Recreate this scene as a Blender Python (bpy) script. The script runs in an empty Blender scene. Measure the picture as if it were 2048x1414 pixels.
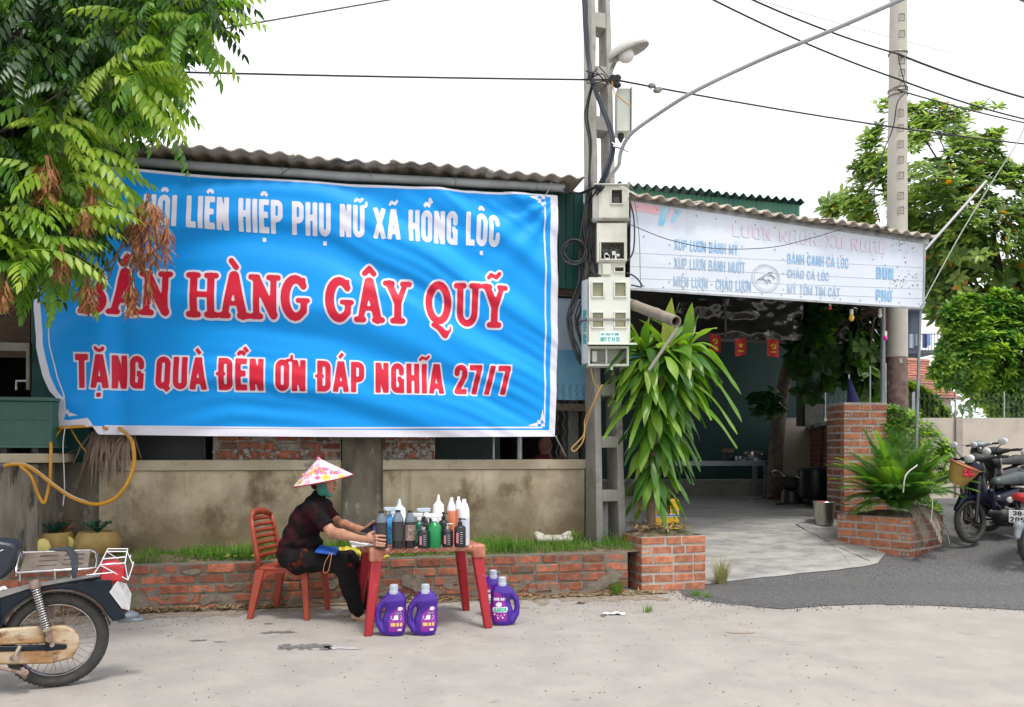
import bpy, bmesh, math, random, unicodedata
import numpy as np
from mathutils import Vector, Matrix, Euler, noise
from mathutils.geometry import tessellate_polygon
RND = random.Random(11)
PI = math.pi
C = bpy.context.scene.collection
SC = bpy.context.scene
# camera, sky, sun, exposure
CH, FL = 1.4, 1600.0
cam = bpy.data.cameras.new('camera'); camo = bpy.data.objects.new('camera', cam); C.objects.link(camo)
camo.location = (0, 0, CH); camo.rotation_euler = (PI/2, 0, 0)
cam.sensor_width = 36; cam.lens = 36*FL/2048; cam.shift_y = 198/2048; cam.clip_end = 500; cam.clip_start = .05
SC.camera = camo
SUN_EL, SUN_AZ = math.radians(66), math.radians(150)
W = bpy.data.worlds.new('World'); SC.world = W; W.use_nodes = True
nt = W.node_tree; bg = nt.nodes['Background']
sky = nt.nodes.new('ShaderNodeTexSky'); sky.sky_type = 'NISHITA'; sky.sun_disc = False
sky.sun_elevation = SUN_EL; sky.sun_rotation = SUN_AZ; sky.air_density = 1.5; sky.dust_density = 6; sky.ozone_density = 1
mx = nt.nodes.new('ShaderNodeMix'); mx.data_type = 'RGBA'; mx.inputs[0].default_value = .86
mx.inputs[7].default_value = (9.6, 9.6, 9.9, 1)
nt.links.new(sky.outputs[0], mx.inputs[6]); nt.links.new(mx.outputs[2], bg.inputs[0]); bg.inputs[1].default_value = .1
sl = bpy.data.lights.new('sun', 'SUN'); sl.energy = 1.5; sl.angle = math.radians(11); sl.color = (1, .96, .9)
so = bpy.data.objects.new('sun', sl); C.objects.link(so)
sd = Vector((math.sin(SUN_AZ)*math.cos(SUN_EL), math.cos(SUN_AZ)*math.cos(SUN_EL), math.sin(SUN_EL)))
so.rotation_euler = sd.to_track_quat('Z', 'Y').to_euler(); so.location = sd*40
SC.view_settings.view_transform = 'Standard'; SC.view_settings.look = 'None'
SC.view_settings.exposure = .78; SC.view_settings.gamma = 1
SC.render.engine = 'CYCLES'; SC.cycles.use_denoising = True; SC.cycles.max_bounces = 7
SC.cycles.transparent_max_bounces = 12
# coordinates
def V(*a): return Vector(a)
def P(px, py, Y): return Vector(((px-1024)/FL*Y, Y, CH-(py-905)/FL*Y))
def G(px, py, z=0.0):
 Y = FL*(CH-z)/(py-905); return Vector(((px-1024)/FL*Y, Y, z))
FU = Vector((.9796, .2011, 0)); FN = Vector((-.2011, .9796, 0)); F0 = Vector((-3.34, 7.0, 0))
def FP(s, d, z): return F0+FU*s+FN*d+Vector((0, 0, z))
def pf(px, py, d):
 r = Vector(((px-1024)/FL, 1, -(py-905)/FL)); t = (d+F0.dot(FN))/r.dot(FN)
 q = r*t; return (q-F0).dot(FU), q.z+CH
def FPX(px, py, d): s, z = pf(px, py, d); return FP(s, d, z)
# materials
MATS = {}
def lin(c):
 return tuple(c) if len(c) == 4 else (*c, 1)
def M(name, col, rough=.6, metal=0, col2=None, scale=6, contrast=.5, bump=0, bscale=40, rand=0, spec=.5,
  coords='pos', detail=5, stretch=None, trans=0, alpha=1, col3=None, scale3=2, lo3=.5, hi3=.62, sheen=0, coat=0, emis=0, sss=0):
 if name in MATS: return MATS[name]
 m = bpy.data.materials.new(name); m.use_nodes = True; MATS[name] = m
 t = m.node_tree; N = t.nodes; L = t.links; b = N['Principled BSDF']
 b.inputs['Roughness'].default_value = rough; b.inputs['Metallic'].default_value = metal
 b.inputs['Specular IOR Level'].default_value = spec
 b.inputs['Base Color'].default_value = lin(col)
 b.inputs['Alpha'].default_value = alpha
 if sheen: b.inputs['Sheen Weight'].default_value = sheen
 if coat: b.inputs['Coat Weight'].default_value = coat
 if trans: b.inputs['Transmission Weight'].default_value = trans
 if sss: b.inputs['Subsurface Weight'].default_value = sss; b.inputs['Subsurface Radius'].default_value = (.02, .008, .005)
 if emis: b.inputs['Emission Color'].default_value = lin(col); b.inputs['Emission Strength'].default_value = emis
 if coords == 'pos': g = N.new('ShaderNodeNewGeometry'); co = g.outputs['Position']
 else: g = N.new('ShaderNodeTexCoord'); co = g.outputs['Object']
 oi = N.new('ShaderNodeObjectInfo')
 if coords != 'pos':
  ad = N.new('ShaderNodeVectorMath'); ad.operation = 'ADD'; cb = N.new('ShaderNodeMath'); cb.operation = 'MULTIPLY'
  cb.inputs[1].default_value = 37; L.new(oi.outputs['Random'], cb.inputs[0]); L.new(co, ad.inputs[0]); L.new(cb.outputs[0], ad.inputs[1]); co = ad.outputs[0]
 if stretch:
  mp = N.new('ShaderNodeMapping'); mp.inputs['Scale'].default_value = stretch; L.new(co, mp.inputs[0]); co = mp.outputs[0]
 cur = None
 def nz(sc, det=detail, rg=.6):
  n = N.new('ShaderNodeTexNoise'); n.inputs['Scale'].default_value = sc; n.inputs['Detail'].default_value = det
  n.inputs['Roughness'].default_value = rg; L.new(co, n.inputs['Vector']); return n.outputs['Fac']
 def ramp(src, lo, hi):
  r = N.new('ShaderNodeMapRange'); r.inputs[1].default_value = lo; r.inputs[2].default_value = hi; L.new(src, r.inputs[0]); return r.outputs[0]
 def mix(fac, a, bb):
  x = N.new('ShaderNodeMix'); x.data_type = 'RGBA'
  L.new(fac, x.inputs[0])
  if isinstance(a, (tuple, list)): x.inputs[6].default_value = lin(a)
  else: L.new(a, x.inputs[6])
  if isinstance(bb, (tuple, list)): x.inputs[7].default_value = lin(bb)
  else: L.new(bb, x.inputs[7])
  return x.outputs[2]
 if col2 is not None:
  h = contrast*.5*.5; cur = mix(ramp(nz(scale), .5-(.25-h*.8), .5+(.25-h*.8)), col, col2)
 if col3 is not None: cur = mix(ramp(nz(scale3, 6, .65), lo3, hi3), cur if cur else col, col3)
 if rand:
  hs = N.new('ShaderNodeHueSaturation'); r = N.new('ShaderNodeMapRange'); r.inputs[3].default_value = 1-rand; r.inputs[4].default_value = 1+rand
  L.new(oi.outputs['Random'], r.inputs[0]); L.new(r.outputs[0], hs.inputs['Value'])
  if cur: L.new(cur, hs.inputs['Color'])
  else: hs.inputs['Color'].default_value = lin(col)
  cur = hs.outputs[0]
 if cur: L.new(cur, b.inputs['Base Color'])
 if bump:
  bp = N.new('ShaderNodeBump'); bp.inputs['Strength'].default_value = bump; bp.inputs['Distance'].default_value = .01
  L.new(nz(bscale, 6, .65), bp.inputs['Height']); L.new(bp.outputs[0], b.inputs['Normal'])
 m['nz'] = 1
 return m
def leafmat(name, c1, c2, rough=.45, tr=.45, c3=None, rand=.3):
 m = bpy.data.materials.new(name); m.use_nodes = True; MATS[name] = m
 t = m.node_tree; N = t.nodes; L = t.links; b = N['Principled BSDF']; out = N['Material Output']
 b.inputs['Roughness'].default_value = rough
 g = N.new('ShaderNodeNewGeometry'); oi = N.new('ShaderNodeObjectInfo')
 n = N.new('ShaderNodeTexNoise'); n.inputs['Scale'].default_value = 3.1; n.inputs['Detail'].default_value = 4; L.new(g.outputs['Position'], n.inputs['Vector'])
 ad = N.new('ShaderNodeMath'); ad.operation = 'ADD'; L.new(n.outputs['Fac'], ad.inputs[0]); ri = N.new('ShaderNodeMath'); ri.operation = 'ADD'; L.new(g.outputs['Random Per Island'], ri.inputs[0]); L.new(oi.outputs['Random'], ri.inputs[1]); rf = N.new('ShaderNodeMath'); rf.operation = 'FRACT'; L.new(ri.outputs[0], rf.inputs[0])
 m2 = N.new('ShaderNodeMath'); m2.operation = 'MULTIPLY_ADD'; m2.inputs[1].default_value = rand; m2.inputs[2].default_value = -rand/2
 L.new(rf.outputs[0], m2.inputs[0]); L.new(m2.outputs[0], ad.inputs[1])
 r = N.new('ShaderNodeMapRange'); r.inputs[1].default_value = .35; r.inputs[2].default_value = .65; L.new(ad.outputs[0], r.inputs[0])
 x = N.new('ShaderNodeMix'); x.data_type = 'RGBA'; x.inputs[6].default_value = lin(c1); x.inputs[7].default_value = lin(c2); L.new(r.outputs[0], x.inputs[0])
 cur = x.outputs[2]
 if c3:
  rr = N.new('ShaderNodeMapRange'); rr.inputs[1].default_value = .982; rr.inputs[2].default_value = .99; L.new(rf.outputs[0], rr.inputs[0])
  y = N.new('ShaderNodeMix'); y.data_type = 'RGBA'; L.new(rr.outputs[0], y.inputs[0]); L.new(cur, y.inputs[6]); y.inputs[7].default_value = lin(c3); cur = y.outputs[2]
 L.new(cur, b.inputs['Base Color'])
 ts = N.new('ShaderNodeBsdfTranslucent'); hs = N.new('ShaderNodeHueSaturation'); hs.inputs['Value'].default_value = 1.5; hs.inputs['Saturation'].default_value = 1.1
 L.new(cur, hs.inputs['Color']); L.new(hs.outputs[0], ts.inputs[0])
 ms = N.new('ShaderNodeMixShader'); ms.inputs[0].default_value = tr; L.new(b.outputs[0], ms.inputs[1]); L.new(ts.outputs[0], ms.inputs[2]); L.new(ms.outputs[0], out.inputs[0])
 return m
# mesh builder
class MB:
 def __init__(s, T=None): s.v = []; s.f = []; s.m = []; s.T = T; s.mi = 0
 def add(s, vs, fs, mi=None):
  b = len(s.v); mi = s.mi if mi is None else mi
  for p in vs:
   p = Vector(p); s.v.append(s.T @ p if s.T else p)
  for f in fs: s.f.append([b+i for i in f]); s.m.append(mi)
  return s
 def box(s, c, d, R=None, mi=None):
  c = Vector(c); hx, hy, hz = d[0]/2, d[1]/2, d[2]/2
  vs = [Vector((x, y, z)) for x in (-hx, hx) for y in (-hy, hy) for z in (-hz, hz)]
  if R is not None: vs = [R @ p for p in vs]
  return s.add([c+p for p in vs], [(0,1,3,2), (4,6,7,5), (0,4,5,1), (2,3,7,6), (0,2,6,4), (1,5,7,3)], mi)
 def hexa(s, b, t, mi=None):
  return s.add(list(b)+list(t), [(3,2,1,0), (4,5,6,7), (0,1,5,4), (1,2,6,5), (2,3,7,6), (3,0,4,7)], mi)
 def fbox(s, s0, s1, d0, d1, z0, z1, mi=None):
  return s.hexa([FP(s0,d0,z0), FP(s1,d0,z0), FP(s1,d1,z0), FP(s0,d1,z0)], [FP(s0,d0,z1), FP(s1,d0,z1), FP(s1,d1,z1), FP(s0,d1,z1)], mi)
 def tube(s, pts, r, n=8, cap=True, mi=None, sq=(1, 1)):
  pts = [Vector(p) for p in pts]; m = len(pts); rs = r if hasattr(r, '__len__') else [r]*m
  vs = []; fs = []; up = None
  for i, p in enumerate(pts):
   t = (pts[min(i+1, m-1)]-pts[max(i-1, 0)])
   if t.length < 1e-9: t = Vector((0, 0, 1))
   t.normalize()
   if up is None: up = Vector((0,0,1)) if abs(t.z) < .9 else Vector((0,1,0))
   a = t.cross(up)
   if a.length < 1e-6: a = t.orthogonal()
   a.normalize(); b = a.cross(t).normalized(); up = b
   for k in range(n):
    an = 2*PI*k/n; vs.append(p+a*math.cos(an)*rs[i]*sq[0]+b*math.sin(an)*rs[i]*sq[1])
  for i in range(m-1):
   for k in range(n):
    k2 = (k+1) % n; fs.append((i*n+k, i*n+k2, (i+1)*n+k2, (i+1)*n+k))
  if cap: fs.append(tuple(range(n-1, -1, -1))); fs.append(tuple((m-1)*n+k for k in range(n)))
  return s.add(vs, fs, mi)
 def bar(s, a, b, w, h=None, mi=None):
  h = h or w; a = Vector(a); b = Vector(b); t = (b-a).normalized()
  up = Vector((0,0,1)) if abs(t.z) < .95 else Vector((0,1,0))
  x = t.cross(up).normalized()*w/2; y = x.cross(t).normalized()*h/2
  return s.hexa([a-x-y, a+x-y, a+x+y, a-x+y], [b-x-y, b+x-y, b+x+y, b-x+y], mi)
 def lathe(s, prof, c=(0,0,0), n=16, mi=None, R=None, sx=1, sy=1):
  c = Vector(c); vs = []; fs = []
  for (r, z) in prof:
   for k in range(n):
    a = 2*PI*k/n; p = Vector((r*math.cos(a)*sx, r*math.sin(a)*sy, z)); vs.append(c+(R @ p if R is not None else p))
  for i in range(len(prof)-1):
   for k in range(n):
    k2 = (k+1) % n; fs.append((i*n+k, i*n+k2, (i+1)*n+k2, (i+1)*n+k))
  if prof[0][0] > 1e-6: fs.append(tuple(range(n-1, -1, -1)))
  if prof[-1][0] > 1e-6: fs.append(tuple((len(prof)-1)*n+k for k in range(n)))
  return s.add(vs, fs, mi)
 def prism(s, poly, ax, ay, az, o=(0,0,0), mi=None):
  o = Vector(o); ax = Vector(ax); ay = Vector(ay); az = Vector(az); n = len(poly)
  vs = [o+ax*x+ay*y for x, y in poly]; vs += [p+az for p in vs]
  fs = [tuple(range(n-1, -1, -1)), tuple(range(n, 2*n))]+[(i, (i+1) % n, n+(i+1) % n, n+i) for i in range(n)]
  return s.add(vs, fs, mi)
 def ell(s, c, r, n=12, mi=None, R=None):
  prof = [(max(math.sin(PI*i/(n//2+2)), 0), -math.cos(PI*i/(n//2+2))) for i in range(n//2+3)]
  c = Vector(c); vs = []; fs = []
  for (q, z) in prof:
   for k in range(n):
    a = 2*PI*k/n; p = Vector((q*math.cos(a)*r[0], q*math.sin(a)*r[1], z*r[2])); vs.append(c+(R @ p if R is not None else p))
  for i in range(len(prof)-1):
   for k in range(n):
    k2 = (k+1) % n; fs.append((i*n+k, i*n+k2, (i+1)*n+k2, (i+1)*n+k))
  return s.add(vs, fs, mi)
 def grid(s, fn, nu, nv, mi=None):
  vs = [fn(i/nu, j/nv) for j in range(nv+1) for i in range(nu+1)]
  return s.add(vs, [(j*(nu+1)+i, j*(nu+1)+i+1, (j+1)*(nu+1)+i+1, (j+1)*(nu+1)+i) for j in range(nv) for i in range(nu)], mi)
WL = {}
def mesh_of(mb, name, mats, origin=Vector((0,0,0)), smooth=0, bevel=0):
 me = bpy.data.meshes.new(name); me.from_pydata([p-origin for p in mb.v], [], mb.f)
 for m in (mats if isinstance(mats, (list, tuple)) else [mats]): me.materials.append(m)
 me.polygons.foreach_set('material_index', mb.m)
 if smooth:
  me.polygons.foreach_set('use_smooth', [True]*len(me.polygons)); me.update()
  if smooth < 180: me.set_sharp_from_angle(angle=math.radians(smooth))
 me.update(); return me
def tag(o, label=None, cat=None, group=None, kind=None):
 if label: o['label'] = label
 if cat: o['category'] = cat
 if group: o['group'] = group
 if kind: o['kind'] = kind
 return o
def obj(name, mb, mats, parent=None, label=None, cat=None, group=None, kind=None, smooth=40, bevel=0, origin=None, recalc=True, sub=0):
 """one mesh object; geometry is given in world coordinates, the origin goes to its base"""
 me = None
 if isinstance(mb, MB):
  if origin is None:
   a = np.array([tuple(p) for p in mb.v]); origin = Vector(((a[:,0].min()+a[:,0].max())/2, (a[:,1].min()+a[:,1].max())/2, a[:,2].min()))
  me = mesh_of(mb, name, mats, origin, smooth)
  if recalc:
   bm = bmesh.new(); bm.from_mesh(me); bmesh.ops.recalc_face_normals(bm, faces=bm.faces); bm.to_mesh(me); bm.free()
 else: me = mb; origin = origin or Vector((0,0,0))
 o = bpy.data.objects.new(name, me); C.objects.link(o)
 pl = WL.get(parent, Vector((0,0,0))) if parent else Vector((0,0,0))
 if parent: o.parent = parent
 o.location = origin-pl; WL[o] = Vector(origin)
 tag(o, label, cat, group, kind)
 if bevel:
  b = o.modifiers.new('bevel', 'BEVEL'); b.width = bevel; b.segments = 2; b.limit_method = 'ANGLE'; b.angle_limit = math.radians(50); b.harden_normals = False
 if sub: q = o.modifiers.new('sub', 'SUBSURF'); q.levels = q.render_levels = sub
 return o
def thing(name, label, cat, loc=(0,0,0), group=None):
 o = bpy.data.objects.new(name, None); C.objects.link(o); o.location = loc; WL[o] = Vector(loc)
 o.empty_display_size = .1; return tag(o, label, cat, group)
def inst(name, me, parent, M4, label=None):
 """object sharing mesh data, world matrix M4 (parent Empties are never rotated unless copied later)"""
 o = bpy.data.objects.new(name, me); C.objects.link(o); pl = WL.get(parent, Vector((0,0,0)))
 o.parent = parent; o.matrix_basis = Matrix.Translation(-pl) @ M4
 if label: o['label'] = label
 return o
def copy_tree(o, parent=None):
 c = o.copy(); C.objects.link(c); c.parent = parent
 if parent is None: WL[c] = Vector(o.location)
 for ch in list(o.children): copy_tree(ch, c)
 return c
def place(root, loc, rz=0, sc=1):
 root.location = loc; root.rotation_euler = (0, 0, rz); root.scale = (sc, sc, sc); return root
def smooth_path(pts, n=8):
 pts = [Vector(p) for p in pts]; out = []
 q = [pts[0]*2-pts[1]]+pts+[pts[-1]*2-pts[-2]]
 for i in range(1, len(q)-2):
  a, b, c, d = q[i-1], q[i], q[i+1], q[i+2]
  for k in range(n):
   t = k/n; out.append(.5*((2*b)+(c-a)*t+(2*a-5*b+4*c-d)*t*t+(-a+3*b-3*c+d)*t**3))
 out.append(pts[-1]); return out
# signed distance modelling + surface nets
class SDF:
 def __init__(s, lo, hi, h):
  s.lo = np.array(lo, float); s.h = h; s.n = np.ceil((np.array(hi)-s.lo)/h).astype(int)+1
  s.d = np.full(s.n, 1.0, np.float32)
 def _win(s, lo, hi, pad):
  i0 = np.maximum(np.floor((np.array(lo)-pad-s.lo)/s.h).astype(int), 0); i1 = np.minimum(np.ceil((np.array(hi)+pad-s.lo)/s.h).astype(int)+1, s.n)
  if np.any(i1 <= i0): return None
  sl_ = tuple(slice(a, b) for a, b in zip(i0, i1))
  ax = [s.lo[k]+s.h*np.arange(i0[k], i1[k]) for k in range(3)]
  return sl_, ax[0][:, None, None], ax[1][None, :, None], ax[2][None, None, :]
 def _put(s, sl_, f, k, op):
  d = s.d[sl_]
  if op == 'sub': f = -f; s.d[sl_] = np.maximum(d, f) if k <= 0 else np.maximum(d, f)+np.maximum(k-np.abs(d-f), 0)**2/(4*k); return
  if k <= 0: s.d[sl_] = np.minimum(d, f)
  else: s.d[sl_] = np.minimum(d, f)-np.maximum(k-np.abs(d-f), 0)**2/(4*k)
 def cone(s, a, b, ra, rb, k=.02, op='add', sq=None):
  a = np.array(a, float); b = np.array(b, float); R = max(ra, rb)
  w = s._win(np.minimum(a, b), np.maximum(a, b), R+k+3*s.h)
  if w is None: return s
  sl_, X, Y, Z = w; ab = b-a; L2 = max(ab@ab, 1e-12)
  px, py, pz = X-a[0], Y-a[1], Z-a[2]; t = np.clip((px*ab[0]+py*ab[1]+pz*ab[2])/L2, 0, 1)
  dx, dy, dz = px-t*ab[0], py-t*ab[1], pz-t*ab[2]
  if sq: dx, dy, dz = dx/sq[0], dy/sq[1], dz/sq[2]
  s._put(sl_, np.sqrt(dx*dx+dy*dy+dz*dz)-(ra+(rb-ra)*t), k, op); return s
 def ell(s, c, r, k=.02, op='add', R=None):
  c = np.array(c, float); r = np.array(r, float); m = r.max()
  w = s._win(c-m, c+m, k+3*s.h)
  if w is None: return s
  sl_, X, Y, Z = w; x, y, z = X-c[0]+0*Y+0*Z, Y-c[1]+0*X+0*Z, Z-c[2]+0*X+0*Y
  if R is not None:
   Q = np.array(R.inverted()); x, y, z = Q[0,0]*x+Q[0,1]*y+Q[0,2]*z, Q[1,0]*x+Q[1,1]*y+Q[1,2]*z, Q[2,0]*x+Q[2,1]*y+Q[2,2]*z
  q = np.sqrt((x/r[0])**2+(y/r[1])**2+(z/r[2])**2); q2 = np.sqrt((x/r[0]**2)**2+(y/r[1]**2)**2+(z/r[2]**2)**2)+1e-9
  s._put(sl_, q*(q-1)/q2, k, op); return s
 def box(s, c, d, rr=.01, k=.01, op='add', R=None):
  c = np.array(c, float); hd = np.array(d, float)/2; m = np.linalg.norm(hd)
  w = s._win(c-m, c+m, k+3*s.h)
  if w is None: return s
  sl_, X, Y, Z = w; x, y, z = X-c[0]+0*Y+0*Z, Y-c[1]+0*X+0*Z, Z-c[2]+0*X+0*Y
  if R is not None:
   Q = np.array(R.inverted()); x, y, z = Q[0,0]*x+Q[0,1]*y+Q[0,2]*z, Q[1,0]*x+Q[1,1]*y+Q[1,2]*z, Q[2,0]*x+Q[2,1]*y+Q[2,2]*z
  qx, qy, qz = np.abs(x)-hd[0]+rr, np.abs(y)-hd[1]+rr, np.abs(z)-hd[2]+rr
  f = np.sqrt(np.maximum(qx,0)**2+np.maximum(qy,0)**2+np.maximum(qz,0)**2)+np.minimum(np.maximum(qx, np.maximum(qy, qz)), 0)-rr
  s._put(sl_, f, k, op); return s
 def chain(s, pts, rs, k=.02, op='add'):
  for i in range(len(pts)-1): s.cone(pts[i], pts[i+1], rs[i], rs[i+1], k, op)
  return s
 def mesh(s, name, mats, origin=(0,0,0), smooth_it=1):
  d = s.d; ins = d < 0; n = s.n
  idx = -np.ones(n-1, np.int64); acc = np.zeros((*(n-1), 3), np.float32); cnt = np.zeros(n-1, np.float32)
  offs = [(0,0,0),(1,0,0),(0,1,0),(1,1,0),(0,0,1),(1,0,1),(0,1,1),(1,1,1)]
  edges = [(a, b) for a in range(8) for b in range(a+1, 8) if sum(abs(offs[a][k]-offs[b][k]) for k in range(3)) == 1]
  def sh(A, o): return A[o[0]:o[0]+n[0]-1, o[1]:o[1]+n[1]-1, o[2]:o[2]+n[2]-1]
  c0 = sum(sh(ins, o).astype(np.int8) for o in offs); act = (c0 > 0) & (c0 < 8)
  ii = np.argwhere(act)
  pos = np.zeros((len(ii), 3)); ct = np.zeros(len(ii))
  for a, b in edges:
   oa, ob = np.array(offs[a]), np.array(offs[b]); A = ii+oa; B = ii+ob
   da = d[A[:,0], A[:,1], A[:,2]]; db = d[B[:,0], B[:,1], B[:,2]]; m = (da < 0) != (db < 0)
   t = np.where(m, da/np.where(m, da-db, 1), 0)[:, None]; pos += np.where(m[:, None], oa+(ob-oa)*t, 0); ct += m
  pos = ii+pos/ct[:, None]; idx[ii[:,0], ii[:,1], ii[:,2]] = np.arange(len(ii))
  faces = []
  for ax in range(3):
   o1, o2 = (ax+1) % 3, (ax+2) % 3
   A = [slice(None)]*3; B = [slice(None)]*3; A[ax] = slice(0, -1); B[ax] = slice(1, None)
   e = np.argwhere(ins[tuple(A)] != ins[tuple(B)]); e = e[(e[:,o1] > 0) & (e[:,o2] > 0) & (e[:,o1] < n[o1]-1) & (e[:,o2] < n[o2]-1)]
   flip = ins[e[:,0], e[:,1], e[:,2]]
   def g(a, b):
    q = e.copy(); q[:, o1] -= a; q[:, o2] -= b; return idx[q[:,0], q[:,1], q[:,2]]
   f = np.stack([g(0,0), g(1,0), g(1,1), g(0,1)], 1); f[~flip] = f[~flip][:, ::-1]; faces.append(f)
  F = np.concatenate(faces); F = F[(F >= 0).all(1)]; Wp = pos*s.h+s.lo-np.array(origin, float)
  for _ in range(smooth_it):
   sm = np.zeros_like(Wp); c = np.zeros(len(Wp))
   for a, b in ((0,1), (1,2), (2,3), (3,0)):
    np.add.at(sm, F[:,a], Wp[F[:,b]]); np.add.at(sm, F[:,b], Wp[F[:,a]]); np.add.at(c, F[:,a], 1); np.add.at(c, F[:,b], 1)
   Wp = Wp*.5+.5*sm/np.maximum(c, 1)[:, None]
  me = bpy.data.meshes.new(name); me.from_pydata(Wp.tolist(), [], F.tolist())
  for m in (mats if isinstance(mats, (list, tuple)) else [mats]): me.materials.append(m)
  me.polygons.foreach_set('use_smooth', [True]*len(me.polygons)); me.update(); return me
def sdf_obj(name, s, mats, parent=None, origin=None, **kw):
 lo = s.lo; origin = Vector(origin) if origin is not None else Vector((lo[0], lo[1], lo[2]))
 if parent is not None and origin is None: origin = WL[parent]
 return obj(name, s.mesh(name, mats, origin), None, parent, origin=origin, **kw)
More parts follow.
